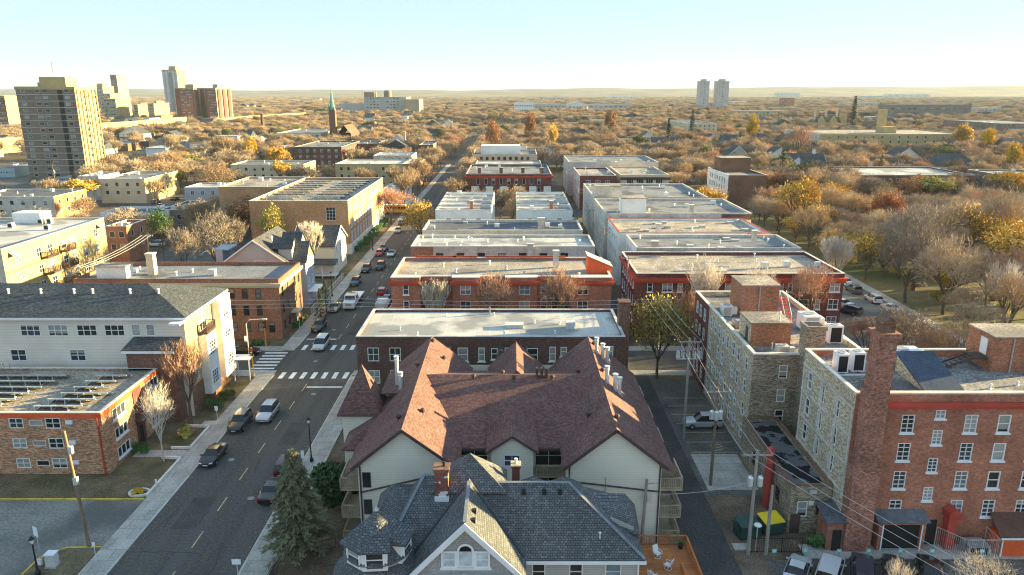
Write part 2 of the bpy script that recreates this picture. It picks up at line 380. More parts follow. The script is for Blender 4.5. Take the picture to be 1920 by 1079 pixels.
def roof_bits(root, n, seed, kinds=('vent','hatch','vent','unit','pipe')):
    X0, X1, Y0, Y1, z, rz = root['_f']; r = random.Random(seed)
    for i in range(int(n*1.6)):
        x = r.uniform(X0+1.2, X1-1.2); y = r.uniform(Y0+1, Y1-1); k = r.choice(kinds)
        if k == 'vent': vent(root, x, y, rz, r.uniform(.5,.9), r.uniform(.1,.17))
        elif k == 'unit':
            b = MB(); s = r.uniform(.8,1.3); b.box(x-s/2,x+s/2,y-s*.4,y+s*.4,rz+.15,rz+.15+s*.8); b.box(x-s*.4,x-s*.3,y-s*.4,y+s*.4,rz,rz+.149); b.box(x+s*.3,x+s*.4,y-s*.4,y+s*.4,rz,rz+.149); b.build('roof_unit', 'galvanised', root)
        elif k == 'pipe':
            b = MB(); L = r.uniform(2,6); b.tube([(x,y,rz+.15),(min(x+L,X1-.5),y,rz+.15)], .06, 6); b.build('roof_pipe', 'grey_metal', root)
        elif k == 'hatch': hatch(root, x, y, rz, r.uniform(.9,1.6), r.uniform(.8,1.2), r.uniform(.35,.6))
def gable_poly(mb, x0, x1, y, z0, zp, xp=None, thick=0):
    xp = (x0+x1)/2 if xp is None else xp; mb.poly([(x0,y,z0),(x1,y,z0),(xp,y,zp)])
def gable_roof(mb, x0, x1, y0, y1, ze, zp, xp=None, oh=.4, t=.2):
    """ridge along Y"""
    xp = (x0+x1)/2 if xp is None else xp
    sl = (zp-ze)/(xp-x0); sr = (zp-ze)/(x1-xp)
    mb.slab([(x0-oh, y0-oh, ze-sl*oh),(xp, y0-oh, zp),(xp, y1+oh, zp),(x0-oh, y1+oh, ze-sl*oh)], t)
    mb.slab([(xp, y0-oh, zp),(x1+oh, y0-oh, ze-sr*oh),(x1+oh, y1+oh, ze-sr*oh),(xp, y1+oh, zp)], t)
def gable_roof_x(mb, x0, x1, y0, y1, ze, zp, oh=.4, t=.2):
    yp = (y0+y1)/2; s = (zp-ze)/(yp-y0)
    mb.slab([(x0-oh,y0-oh,ze-s*oh),(x1+oh,y0-oh,ze-s*oh),(x1+oh,yp,zp),(x0-oh,yp,zp)], t)
    mb.slab([(x0-oh,yp,zp),(x1+oh,yp,zp),(x1+oh,y1+oh,ze-s*oh),(x0-oh,y1+oh,ze-s*oh)], t)
def hip_roof(mb, x0, x1, y0, y1, ze, zp, rx0, rx1, oh=.4, t=.2, yp=None):
    yp = (y0+y1)/2 if yp is None else yp
    a, b, c, d = (x0-oh,y0-oh,ze),(x1+oh,y0-oh,ze),(x1+oh,y1+oh,ze),(x0-oh,y1+oh,ze); p, q = (rx0,yp,zp),(rx1,yp,zp)
    mb.slab([a,b,q,p], t); mb.slab([b,c,q], t); mb.slab([c,d,p,q], t); mb.slab([d,a,p], t)
# ================================================================ the setting
b = MB(); b.box(-9000, 9000, -400, 9000, -2, 0); struct('ground', b, 'earth')
def sheet(name, m, rects, z):
    b = MB()
    for r in rects:
        if len(r) == 4 and not hasattr(r[0], '__len__'): x0, x1, y0, y1 = r; b.poly([(x0,y0,z),(x1,y0,z),(x1,y1,z),(x0,y1,z)])
        else: b.poly([(p[0], p[1], z) for p in r])
    return struct(name, b, m)
SW, SE_ = -34.7, -23.5          # kerb faces of the main street
C1a, C1b = 101.6, 110.2         # first cross street
C2a, C2b = 243, 253
sheet('road', 'asphalt', [(SW, SE_, -20, 1600)], .012)
sheet('cross_street_road', 'asphalt', [(-700, SW-.002, C1a, C1b), (SE_+.002, 63, C1a, C1b), (-700, SW-.002, C2a, C2b), (SE_+.002, 400, C2a, C2b), (-400, SW-.002, 424, 433), (SE_+.002, 400, 424, 433)], .012)
sheet('park_road', 'asphalt_pale', [(63, 73.5, -20, 242.9)], .012)
sheet('alley_road', 'asphalt_dark', [(16, 19.8, -20, C1a-.1), (17, 20.3, C1b+.1, C2a-.1), (17, 20.3, C2b+.1, 423)], .010)
sheet('parking_lot', 'asphalt_lot', [(19.82, 26.4, 67, 98), (22.4, 62.9, -20, 56.2), (-20.7, 15.9, 98.6, 101), (56, 62.8, 60, 240)], .008)
sheet('driveway', 'asphalt_pale', [(-95, -37.25, 20, 66.0)], .008)
sheet('back_lot', 'asphalt_lot', [(-90, -60, 132, 200), (-190, -60, 200, 242), (-140, -48, 253.5, 300), (-330, -150, 254, 420), (-130,-60,330,400)], .006)
sheet('dirt_yard', 'soil', [(19.82, 26.4, 52.6, 66.9), (-20.7, 16, 40, 98.5)], .004)
sheet('lawn', 'lawn', [(-90, -37.25, 66.2, 85), (-46, -37.25, 85, 101), (-46, -37.25, 111, 240), (20.5, 62, 98.2, 101), (20.5, 24, 111, 116.8)], .004)
sheet('park_lawn', 'park_grass', [(76.2, 420, -20, 242), (76.2, 300, 253.2, 300)], .004)
sheet('path', 'asphalt_pale', [[(95,95),(98,95),(104,128),(112,160),(121,190),(118,191),(109,161),(101,128)], [(98.2,100),(140,112),(190,118),(190,121),(140,115),(98.6,103)], [(121,190),(150,230),(147,231),(118,191)]], .010)
def slab_walk(name, rects, m='concrete', h=.13):
    b = MB()
    for x0, x1, y0, y1 in rects: b.box(x0, x1, y0, y1, 0, h)
    return struct(name, b, m)
slab_walk('sidewalk', [(-37.2, SW-.16, 30, 99.2), (-37.2, SW-.16, 112.4, 241), (SE_+.16, -20.8, 30, 99.2), (SE_+.16, -20.8, 112.4, 241), (-37.2, SW-.16, 255, 423), (SE_+.16, -20.8, 255, 423),
   (-80, SW-.16, 99.4, C1a-.15), (SE_+.16, 62.8, 99.6, C1a-.15), (-90, SW-.16, C1b+.15, 112.2), (SE_+.16, 62.8, C1b+.15, 112.2), (73.7, 76, 20, 242), (60.8, 62.8, 60, 99)])
slab_walk('kerb', [(SW-.155, SW, 30, C1a-2), (SW-.155, SW, C1b+2, 241), (SE_, SE_+.155, 30, C1a-2), (SE_, SE_+.155, C1b+2, 241), (-90, SW-2, C1a-.148, C1a), (-90, SW-2, C1b, C1b+.148), (SE_+2, 62, C1a-.148, C1a), (SE_+2, 62, C1b, C1b+.148)], 'kerb', .14)
# rounded corners at the crossing
b = MB()
for cx_, cy_, sx, sy in ((SW-2, C1a-2, 1, 1), (SW-2, C1b+2, 1, -1), (SE_+2, C1a-2, -1, 1), (SE_+2, C1b+2, -1, -1)):
    arc = [(cx_+sx*2*math.cos(t), cy_+sy*2*math.sin(t)) for t in [i*PI/2/8 for i in range(9)]]
    pts = [(cx_-sx*.2, cy_-sy*.2)]+arc
    if sx*sy < 0: pts = pts[::-1]
    b.prism([(x, y, 0) for x, y in pts], (0,0,.136))
struct('corner_kerb', b, 'concrete')
b = MB()
xc = (SW+SE_)/2
for y in np.arange(46, 96, 6.0): b.box(xc-.06, xc+.06, y, y+2.6, .013, .016)
for y in np.arange(116, 420, 6.0):
    if not 240 < y < 254: b.box(xc-.06, xc+.06, y, y+2.6, .013, .016)
struct('road_centre_line', b, 'road_yellow')
b = MB()
for i in range(7): x = SW+.8+i*1.55; b.box(x, x+.65, 98.6, 101.0, .013, .017); b.box(x, x+.65, 110.7, 113.1, .013, .017)
for i in range(6): y = 102.3+i*1.35; b.box(-39.2, -35.6, y, y+.55, .013, .017)
b.box(xc+.3, SE_-.3, 95.2, 95.65, .013, .017); b.box(SW+.3, xc-.3, 115.8, 116.2, .013, .017)
struct('crosswalk_marking', b, 'road_white')
b = MB()
for y in (76.2, 78.7, 81.3, 83.8, 86.4, 89.0, 91.6): b.box(20.6, 26.0, y, y+.10, .009, .012)
for y in (76.5, 77.1, 77.7): b.bar((23.2+.0, y, .0105), (24.6, y+.6, .0105), .10, .003)
for k in range(9): b.box(25.6+k*2.75, 25.7+k*2.75, 48, 55.6, .009, .012)
struct('parking_line', b, 'road_yellow')
b = MB()
b.box(-60, -37.3, 66.0, 66.18, 0, .15); 
pts = [(-37.25, 58.0), (-40.2, 57.9), (-41.3, 57.3), (-41.9, 56.2), (-42.0, 50), (-42.0, 40)]
for p, q in zip(pts, pts[1:]): b.bar((p[0], p[1], .075), (q[0], q[1], .075), .16, .15)
struct('yellow_kerb', b, 'kerb_yellow')
b = MB(); b.prism([(x, y, 0) for x, y in [(-37.3,40),(-37.3,57.9),(-40.2,57.8),(-41.2,57.2),(-41.8,56.2),(-41.9,50),(-41.9,40)]], (0,0,.12)); struct('kerb_island', b, 'lawn')
slab_walk('concrete_pad', [(20.4, 25.7, 68.0, 75.8)], 'concrete', .02)
slab_walk('walkway', [(-43, -37.25, 75.0, 76.6), (26.1, 50, 56.3, 58.4), (20.1, 21.6, 57.6, 58.6), (-38.6,-37.25,83,84.4)], 'concrete', .10)
b = MB()
for pts in ([(-37.3,66.6),(-37.3,74.6),(-39.5,74.7)], [(-39.5,77),(-37.3,77),(-37.3,82.6),(-40,82.8)]):
    for p, q in zip(pts, pts[1:]): b.bar((p[0],p[1],.18), (q[0],q[1],.18), .25, .3)
b2 = b.build('retaining_wall', 'stone_trim', org=(0,0,0)); props(b2, 'low stone retaining kerb along the lawns beside the left pavement', 'retaining wall')
b = MB(); n = 14; c = (-38.4, 67.3)
for i in range(n):
    a0, a1 = 2*PI*i/n, 2*PI*(i+1)/n; b.bar((c[0]+1.0*math.cos(a0), c[1]+.7*math.sin(a0), .12), (c[0]+1.0*math.cos(a1), c[1]+.7*math.sin(a1), .12), .2, .25)
props(b.build('flower_bed', 'stone_trim', org=(0,0,0)), 'small oval stone edged flower bed at the corner of the brown lawn', 'flower bed')
# ---- wear on the road: tar lines, patches, covers
rr = random.Random(4); b = MB()
for _ in range(46):
    y = 44+rr.random()**1.5*150; x = rr.uniform(SW+.6, SE_-.6); L = rr.uniform(2, 7); p = Vector((x, y, .0142)); d = Vector((0,1,0)) if rr.random() < .6 else Vector((1,0,0))
    for i in range(int(L)):
        q = p+d+Vector((rr.uniform(-.25,.25), rr.uniform(-.25,.25), 0))
        if not SW+.3 < q.x < SE_-.3: break
        b.bar(p, q, .07, .002); p = q
struct('road_tar_line', b, mat('tar', (.028,.027,.027), .7, .2, 2))
b = MB()
for x0, x1, y0, y1 in ((-32.4,-30.1,61,66.5),(-27.6,-25.4,78,84),(-33.4,-31.6,88,91),(-28.2,-26,118,127),(-32.6,-30.6,140,149),(-27.9,-24.6,52,54.2)): b.poly([(x0,y0,.0136),(x1,y0,.0136),(x1,y1,.0136),(x0,y1,.0136)])
struct('road_patch', b, mat('asphalt_patch', (.062,.058,.053), .9, .2, .6, .3, 5))
for i, (x, y) in enumerate(((-26.6,66.4),(-31.6,74.5),(-27.2,93),(-30.2,105.6),(-31,121))):
    b = MB(); b.lathe((x,y,.0138), [(.36,0),(.36,.006),(.3,.006)], 14); props(b.build('manhole_cover', 'concrete_dark', None, (x,y,.0138)), 'round iron manhole cover in the main street asphalt', 'manhole cover', 'manhole covers in the main street')
b = MB()
for _ in range(5200):
    k = rr.random()
    if k < .35: x = rr.choice((SW+.15, SE_-.2))+rr.gauss(0,.22); y = rr.uniform(40,150); z = .02
    elif k < .75: x = rr.uniform(-64,-37.4); y = rr.uniform(66.4,71); z = .02
    elif k < .9: x = rr.uniform(-20.6,-14); y = rr.uniform(44,70); z = .02
    else: x = rr.uniform(20,26); y = rr.uniform(57,67); z = .02
    a = rr.uniform(0,6.28); s = rr.uniform(.04,.10); c, n = math.cos(a)*s, math.sin(a)*s; b.poly([(x-c,y-n,z),(x+n*.6,y-c*.6,z+.01),(x+c,y+n,z+.015),(x-n*.6,y+c*.6,z+.005)])
o = b.build('leaf_litter', mat('dry_leaf', (.24,.15,.07), .9, .4, 2), org=(0,0,0)); o['kind'] = 'stuff'; o['label'] = 'dry leaf litter in the gutters and on the lawns'; o['category'] = 'leaf litter'
# ---- far ridge on the horizon
v = []; f = []
nx = 160
for i in range(nx+1):
    x = -8500+17000*i/nx; h = 58+6*math.sin(x*.0011+1)+5*math.sin(x*.0027)+3*math.sin(x*.007+2)+ (34 if x > 0 else 6)*min(1, abs(x)/3500)
    for y, k in ((5200, -1), (6200, .45), (7200, 1), (8900, 1.05)): v.append((x, y, max(-1, h*k)))
for i in range(nx):
    for j in range(3): a = i*4+j; f.append((a, a+4, a+5, a+1))
b = MB(); b.raw(v, f); mat('far_hill', (.13,.10,.072), .95, .35, .004, .3, .05, stain=((.075,.07,.05), .0025, .45, .6, .7)); struct('hills', b, 'far_hill')
# ================================================================ centre block, near to far
# ---- grey turreted house at the bottom
H = thing('victorian_house', 'grey turreted house with slate shingled roof and white gable in the foreground', 'house', (0, 51.5, 0))
FOOT.append((-12, 10, 44, 57))
r = MB(); T = .22
# main hip, ridge along X
r.slab([(-9.7,47.06,6.56),(-3.2,47.06,6.56),(-3.2,51.5,11.0),(-6.9,51.5,11.0)], T)
r.slab([(-3.2,47.06,6.56),(9.85,47.06,6.56),(4.4,51.1,10.6),(-3.2,51.1,10.6)], T)
r.slab([(9.85,47.06,6.56),(9.85,55.6,6.56),(4.4,51.1,10.6)], T)
r.slab([(-3.2,51.1,10.6),(4.4,51.1,10.6),(9.85,55.6,6.56),(-3.2,55.6,6.56)], T)
r.slab([(-6.9,51.5,11.0),(-3.2,51.5,11.0),(-3.2,56,6.5),(-9.7,56,6.5)], T)
r.slab([(-9.7,56,6.5),(-9.7,47.06,6.56),(-6.9,51.5,11)], T)
# tall pyramid behind the front gable
ap = (-3.35, 52.6, 12.35)
q = [(-6.3,50.3,10.2),(-.4,50.3,10.2),(-.4,56,9.0),(-6.3,56,9.0)]
for i in range(4): r.slab([q[i], q[(i+1)%4], ap], .15)
# front gable, ridge along Y
gx, gp = -3.3, 11.0
for sx in (-1, 1): r.slab([(gx, 45.0, gp), (gx, 51.6, gp), (gx+sx*4.35, 51.6, gp-4.46), (gx+sx*4.35, 45.0, gp-4.46)], T)
# cross hip on the right and its dormer, cross hip at back left
r.slab([(6.2,49.4,8.3),(9.9,49.6,7.0),(9.0,52.2,9.0),(6.6,52.2,9.0)], .15); r.slab([(9.9,49.6,7.0),(10.3,54.5,6.6),(9.0,52.2,9.0)], .15); r.slab([(10.3,54.5,6.6),(6.0,55.5,7.0),(6.6,52.2,9.0),(9.0,52.2,9.0)], .15)
r.slab([(-11.0,51.2,7.0),(-8.0,50.2,8.2),(-7.6,53.0,9.35),(-9.7,53.0,9.35)], .15); r.slab([(-11.2,55.5,7.0),(-11.0,51.2,7.0),(-9.7,53.0,9.35)], .15); r.slab([(-8,56,7.4),(-11.2,55.5,7.0),(-9.7,53,9.35),(-7.6,53,9.35)], .15)
for px_ in (1.7, 4.3):
    for i, (a, c) in enumerate((((-1.6,-1.6),(1.6,-1.6)),((1.6,-1.6),(1.6,1.6)),((1.6,1.6),(-1.6,1.6)),((-1.6,1.6),(-1.6,-1.6)))): r.slab([(px_+a[0],53.6+a[1],8.2),(px_+c[0],53.6+c[1],8.2),(px_,53.6,9.75)], .12)
RO = r.build('roof', 'shingle_slate', H)
# ridge caps / flashings
k = MB()
for p, q in (((-3.2,51.1,10.63),(4.4,51.1,10.63)), ((4.4,51.1,10.63),(9.85,47.06,6.6)), ((-6.9,51.5,11.03),(-9.7,47.06,6.6)), ((-6.9,51.5,11.03),(-4.2,51.5,11.03)), ((gx,45,gp+.03),(gx,50.6,gp+.03))): k.bar(p, q, .28, .06)
k.build('ridge_cap', mat('shingle_ridge', (.15,.165,.185), .9, .2, .5, .2, 6), RO)
k = MB()
for sx in (-1, 1): k.bar((gx+sx*.35, 50.25, 10.72), (gx+sx*4.2, 47.0, 6.75), .2, .08)
k.build('valley', mat('valley_dark', (.03,.034,.04), .6), RO)
for x, z_, y_ in ((.9,10.1,50.6),(2.5,10.1,50.6),(3.7,10.1,50.6)):
    k = MB(); k.box(x-.16, x+.16, y_-.2, y_+.2, z_-.3, z_+.16); k.build('roof_vent', 'black_paint', RO)
for y_, dx in ((47.2,.55),(46.0,.55)):
    k = MB(); k.box(gx+dx-.15, gx+dx+.15, y_-.15, y_+.15, gp-dx-.1, gp-dx+.22); k.build('roof_vent', 'black_paint', RO)
vent(RO, 6.6, 48.2, 7.6, .5, .07)
# walls
w = MB(); GF = 45.3
w.poly([(gx-4.0,GF,2),(gx+4.0,GF,2),(gx+4.0,GF,6.85),(gx,GF,10.8),(gx-4.0,GF,6.85)])
w.poly([(gx+4.0,GF,2),(gx+4.0,47.4,2),(gx+4.0,47.4,7),(gx+4.0,GF,6.85)]); w.poly([(gx-4.0,47.4,2),(gx-4.0,GF,2),(gx-4.0,GF,6.85),(gx-4.0,47.4,7)])
w.build('wall', 'shake_grey', H)
w = MB(); ops = put_wins(H, (gx+4.0,47.5), (9.5,47.5), 'S', [(u, 5.2, 1.0, 1.9, 'dhn', 'white_paint', 'pane_dark') for u in (1.3, 4.1)]+[(6.9,5.2,1.2,1.9,'dhn','white_paint','pane_blue')])
wall_panel(w, (gx+4.0,47.5), (9.5,47.5), 0, 6.5, ops); wall_panel(w, (9.5,47.5), (9.5,55.3), 0, 6.5); wall_panel(w, (9.5,55.3), (-9.3,55.3), 0, 6.5); wall_panel(w, (-9.3,55.3), (-9.3,47.5), 0, 6.5); wall_panel(w, (-9.3,47.5), (gx-4.0,47.5), 0, 6.5)
w.poly([(7.3,49.7,6.5),(9.4,49.7,6.5),(9.4,49.7,7.6),(7.6,49.7,8.5)]); w.build('wall', 'siding_grey', H)
t_ = MB()
for sx in (-1, 1):
    a = Vector((gx+sx*4.4, 44.97, gp-4.72)); c_ = Vector((gx, 44.97, gp-.22)); n_ = Vector((sx*.70,0,.71))*.26
    t_.prism([a-n_, a+n_*.4, c_+Vector((0,0,.2)), c_-Vector((0,0,.36))] if sx < 0 else [c_-Vector((0,0,.36)), c_+Vector((0,0,.2)), a+n_*.4, a-n_], (0,-.12,0))
t_.box(gx+4.3, 9.95, 46.9, 47.12, 6.22, 6.42); t_.build('white_trim', 'white_paint', H)
t_ = MB(); t_.box(9.4, 9.52, 47.38, 47.49, 0, 6.3); t_.bar((gx-3.1,45.15,6.35),(gx+3.1,45.15,6.35),.3,.1); t_.build('corner_board', 'white_paint', H)
# arched three-part window of the gable
W3 = thing('gable_window', None, None, (gx, GF-.03, 8.0)); W3.parent = H; W3.location = (gx-0, GF-.03-51.5, 8.0)
def arch_pts(r_, z0, z1, y, n=10): return [(-r_, y, z0), (r_, y, z0)]+[(r_*math.cos(PI*i/n), y, z1+r_*math.sin(PI*i/n)) for i in range(n+1)]
k = MB(); op = parent_loc(W3)
k.prism([Vector(p)+op for p in arch_pts(.62, -.75, .55, -.05)], (0,-.06,0)); k.box(gx-1.75, gx-.6, GF-.12, GF-.05, 7.2, 8.55); k.box(gx+.6, gx+1.75, GF-.12, GF-.05, 7.2, 8.55); k.box(gx-1.85, gx+1.85, GF-.18, GF-.05, 7.05, 7.2)
k.build('frame', 'white_paint', W3)
k = MB(); k.prism([Vector(p)+op for p in arch_pts(.46, -.6, .55, -.115)], (0,-.012,0)); k.box(gx-1.58, gx-.78, GF-.135, GF-.12, 7.35, 8.42); k.box(gx+.78, gx+1.58, GF-.135, GF-.12, 7.35, 8.42); k.build('pane', mat('pane_sky', (.40,.45,.48), .12, .3, 1.5), W3)
k = MB(); k.prism([Vector(p)+op for p in [(-.42,-.13,.58)]+[(.44*math.cos(PI-PI*i/8), -.13, .6+.40*math.sin(PI*i/8)) for i in range(9)]+[(.42,-.13,.58)]], (0,-.01,0)); k.build('pane', mat('pane_black', (.01,.01,.012), .1, 0), W3)
k = MB(); k.box(gx-.5, gx+.5, GF-.15, GF-.12, 8.5, 8.58)
for sx in (-1, 1): k.box(gx+sx*1.18-.42, gx+sx*1.18+.42, GF-.15, GF-.13, 7.85, 7.92)
k.build('mullion', 'white_paint', W3)
# shingled eyebrow hood and windows under the gable
k = MB()
for i in range(8):
    x0_, x1_ = gx-3.6+.9*i, gx-3.6+.9*(i+1); zz = lambda x: 6.15+.28*math.sin((x-gx+3.6)/7.2*PI)
    k.raw([(x0_,GF,zz(x0_)+.35),(x1_,GF,zz(x1_)+.35),(x1_,GF-1,zz(x1_)),(x0_,GF-1,zz(x0_)),(x0_,GF-1,zz(x0_)-.15),(x1_,GF-1,zz(x1_)-.15)], [(0,3,2,1),(3,4,5,2)])
k.build('window_hood', 'shake_grey', H)
for u in (-2.6, -.9, .9, 2.6): window(H, (gx+u, GF-.02, 4.9), 0, 1.1, 1.9, 'dhn', 'white_paint', 'pane_blue')
# turret
tx, ty = -9.75, 46.6
k = MB(); prof = [(2.5,7.95),(2.15,8.3),(1.4,9.35),(.7,10.25),(.1,10.95)]; k.lathe((tx,ty,0), prof, 20); k.lathe((tx,ty,0), [(3.3,6.3),(3.2,6.4),(2.25,7.4),(2.2,7.5)], 20); k.build('turret_roof', 'shingle_slate', H)
k = MB(); k.lathe((tx,ty,0), [(2.1,0),(2.1,8.2)], 16); k.build('turret_wall', 'siding_grey', H)
k = MB(); k.lathe((tx,ty,10.9), [(.16,0),(.2,.1),(.1,.25),(.02,.35)], 10); k.build('finial', 'grey_metal', H)
for a in (-90-38, -90+4, -90+75):
    d = Vector((math.cos(math.radians(a)), math.sin(math.radians(a)), 0)); ctr = Vector((tx,ty,8.45))+d*2.1; ang = math.atan2(d.y, d.x)+PI/2
    dm = thing('dormer', None, None); dm.parent = H; dm.location = ctr-Vector((0,51.5,0)); dm.rotation_euler = (0,0,ang); dm.scale = (1.4,1.2,1.3)
    q_ = MB(); q_.box(-.62,.62,-.1,1.1,-.72,.65); q_.build('dormer_wall', 'white_paint', dm, org=(0,0,0)).location = (0,0,0)
    q_ = MB(); q_.slab([(-.8,-.4,.62),(.8,-.4,.62),(.55,1.5,1.35),(-.55,1.5,1.35)], .12); q_.slab([(-.8,-.4,.62),(-.55,1.5,1.35),(-.85,1.5,.5)], .1); q_.slab([(.8,-.4,.62),(.85,1.5,.5),(.55,1.5,1.35)], .1); q_.build('dormer_roof', 'shingle_slate', dm, org=(0,0,0)).location = (0,0,0)
    fr, pm = win_mesh(.95, 1.2, 'dhn', 'white_paint', 'pane_blue'); o = bpy.data.objects.new('window', fr); COL.objects.link(o); o.parent = dm; o.location = (0,-.16,0); p = bpy.data.objects.new('pane', pm); COL.objects.link(p); p.parent = o; p.location = (0,-.06,0)
for a in (-120, -85, -50): window(H, (tx+2.12*math.cos(math.radians(a)), ty+2.12*math.sin(math.radians(a)), 5.2), math.radians(a)+PI/2, 1.0, 1.7, 'dhn', 'white_paint', 'pane_blue')
ch = chimney(H, -5.4, 50.6, 9.6, 12.3, 1.02, .9, mat('brick_flaked', (.22,.055,.035), .9, .2, .4, .2, 3, (*BR,(.2,.15,.12),.3), stain=((.72,.70,.68), 1.4, .56, .6, 1)), 'brick_brown', 0)
k = MB(); k.box(-5.95,-4.85,50.05,50.55,9.55,9.95); k.build('flashing', 'white_paint', ch); vent(ch, -5.2, 50.6, 12.3, .35, .1, 'black_paint')
chimney(H, .32, 53.9, 7.5, 10.75, .62, .6, 'brick_maroon', 'brick_tan', 1)
# ---- wooden deck right of the house
D = thing('wooden_deck', 'orange stained timber deck with railing beside the grey house', 'deck', (13.2, 54, 0)); FOOT.append((10.4, 16, 50, 58))
k = MB(); k.box(10.5, 15.6, 49.5, 57.0, .85, 1.0); k.build('deck_floor', 'wood_deck', D)
k = MB()
def rail(k, p, q, h, step=.16, post=.1):
    p = Vector(p); q = Vector(q); L = (q-p).length; d = (q-p)/L
    k.bar(p+Vector((0,0,h)), q+Vector((0,0,h)), .14, .06); k.bar(p+Vector((0,0,.12)), q+Vector((0,0,.12)), .06, .06)
    n = max(1, int(L/step))
    for i in range(n+1): k.bar(p+d*(L*i/n), p+d*(L*i/n)+Vector((0,0,h-.03)), .045 if i % 11 else post)
rail(k, (10.5,57,1.0),(15.5,57,1.0),.95); rail(k, (15.5,56.9,1.0),(15.5,49.5,1.0),.95); rail(k, (14.2,53.2,1),(14.2,49.5,1),.95)
k.build('deck_railing', mat('wood_orange', (.44,.15,.05), .75, .2, 1, .1, 9), D)
for x in (10.7,13,15.4):
    for y in (49.7,53.3,56.8): k = MB(); k.box(x-.08,x+.08,y-.08,y+.08,0,.85); k.build('deck_post', 'wood_rail', D)
def patio_chair(loc, rz, label, first=[None]):
    if first[0]: return dup(first[0], loc, rz, label)
    t = thing('patio_chair', label, 'chair', (0,0,0), 0, 'white patio chairs on the deck'); first[0] = t
    k = MB(); k.box(-.27,.27,-.26,.26,.40,.45); k.build('seat', 'white_paint', t)
    k = MB(); k.prism([(-.27,.22,.45),(-.27,.28,.45),(-.27,.42,1.02),(-.27,.36,1.02)], (.54,0,0)); k.build('backrest', 'white_paint', t)
    for s in (-1,1):
        k = MB(); k.tube([(s*.3,.3,.62),(s*.3,-.28,.64),(s*.3,-.26,.42)], .025, 6); k.build('armrest', 'white_paint', t)
    k = MB(); k.tube([(.3*math.cos(i*PI/8), .3*math.sin(i*PI/8), .05) for i in range(17)], .025, 6, cap=False); k.lathe((0,0,.05), [(.05,0),(.05,.36)], 8); k.bar((-.3,0,.05),(.3,0,.05),.04); k.build('swivel_base', 'white_paint', t)
    t.location = loc; t.rotation_euler = (0,0,rz); return t
patio_chair((12.6,55.2,1.0), .5, 'white patio swivel chair by the back railing of the deck')
patio_chair((13.2,53.6,1.0), -2.2, 'white patio swivel chair in the middle of the deck'); patio_chair((11.6,52.2,1.0), 2.4, 'white patio chair nearest the house wall on the deck')
tb = thing('patio_table', 'pale rectangular patio table at the near end of the deck', 'table', (12.3, 51.2, 1)); k = MB(); k.box(11.3,13.3,50.6,51.8,1.68,1.74); k.build('table_top', 'membrane_pale', tb)
for sx in (11.45,13.15):
    for sy in (50.75,51.65): k = MB(); k.box(sx-.03,sx+.03,sy-.03,sy+.03,1,1.68); k.build('leg', 'white_paint', tb)
pl = thing('potted_plant', 'green plant in a dark pot by the deck railing', 'plant', (14.9,56.5,1)); k = MB(); k.lathe((14.9,56.5,1), [(.18,0),(.25,.4)], 12); k.build('pot', 'black_paint', pl)
k = MB(); rr = random.Random(3)
for i in range(90):
    c_ = Vector((14.9,56.5,1.65))+Vector((rr.gauss(0,.18),rr.gauss(0,.18),rr.gauss(0,.14))); k.poly([c_+Vector((rr.uniform(-.1,.1),rr.uniform(-.1,.1),rr.uniform(-.1,.1))) for _ in range(3)])
k.build('leaf_cluster', mat('leaf_green', (.05,.12,.03), .7, .3, 3), pl)
# ---- white condominium with the brown roofs
Cn = thing('condominium_building', 'cream sided condominium with maroon shingled gables and balconies behind the grey house', 'apartment building', (0, 72, 0)); FOOT.append((-17.6, 14.5, 58, 83.5))
F = 58.5; LX0, LX1, RX0, RX1 = -13.7, -5.2, 5.0, 13.3; ZE, ZP = 8.3, 11.75; LP, RP = -9.6, 9.1
w = MB()
sm = [(.75, z, .75, 1.5, 'plain', 'brown_trim', 'pane_dark') for z in (6.6, 3.9, 1.2)]
ops = put_wins(Cn, (LX0,F), (LX1,F), 'S', sm); wall_panel(w, (LX0,F), (LX1,F), 0, ZE, ops); wall_panel(w, (RX0,F), (RX1,F), 0, ZE)
w.poly([(LX0,F,ZE),(LX1,F,ZE),(LP,F,ZP-.1)]); w.poly([(RX0,F,ZE),(RX1,F,ZE),(RP,F,ZP-.1)])
wall_panel(w, (LX1,F), (LX1,63.3), 0, ZE); wall_panel(w, (RX0,63.3), (RX0,F), 0, ZE)
rd = [(u, z, 2.6, 2.2, 'pairn', 'white_paint', 'pane_dark') for u in (1.6, 8.7) for z in (6.45, 3.7)]
ops = put_wins(Cn, (LX1,63.3), (RX0,63.3), 'S', rd); wall_panel(w, (LX1,63.3), (RX0,63.3), 0, 8.1, ops)
bx0, bx1, by_ = -1.9, 1.95, 60.6
ops = put_wins(Cn, (bx0,by_), (bx1,by_), 'S', [(1.9, z, 1.45, 1.2, 'pairn', 'white_paint', 'pane_blue') for z in (7.35, 4.6, 1.9)]); wall_panel(w, (bx0,by_), (bx1,by_), 0, 8.5, ops)
w.poly([(bx0,by_,8.5),(bx1,by_,8.5),((bx0+bx1)/2,by_,9.95)]); wall_panel(w, (bx1,by_), (bx1,63.3), 0, 8.5); wall_panel(w, (bx0,63.3), (bx0,by_), 0, 8.5)
wr = [(u, z, 1.8, 2.1, 'pairn', 'brown_trim', 'pane_dark') for u in (3,9,15,20.5) for z in (6.5,3.8,1.3)]
ops = put_wins(Cn, (RX1,F), (RX1,82.5), 'E', wr); wall_panel(w, (RX1,F), (RX1,82.5), 0, ZE, ops)
wall_panel(w, (RX1,82.5), (LX0,82.5), 0, ZE); wall_panel(w, (LX0,82.5), (LX0,F), 0, ZE)
w.poly([(LX1,82.5,ZE),(LX0,82.5,ZE),(LP,82.5,ZP-.1)]); w.poly([(RX1,82.5,ZE),(RX0,82.5,ZE),(RP,82.5,ZP-.1)])
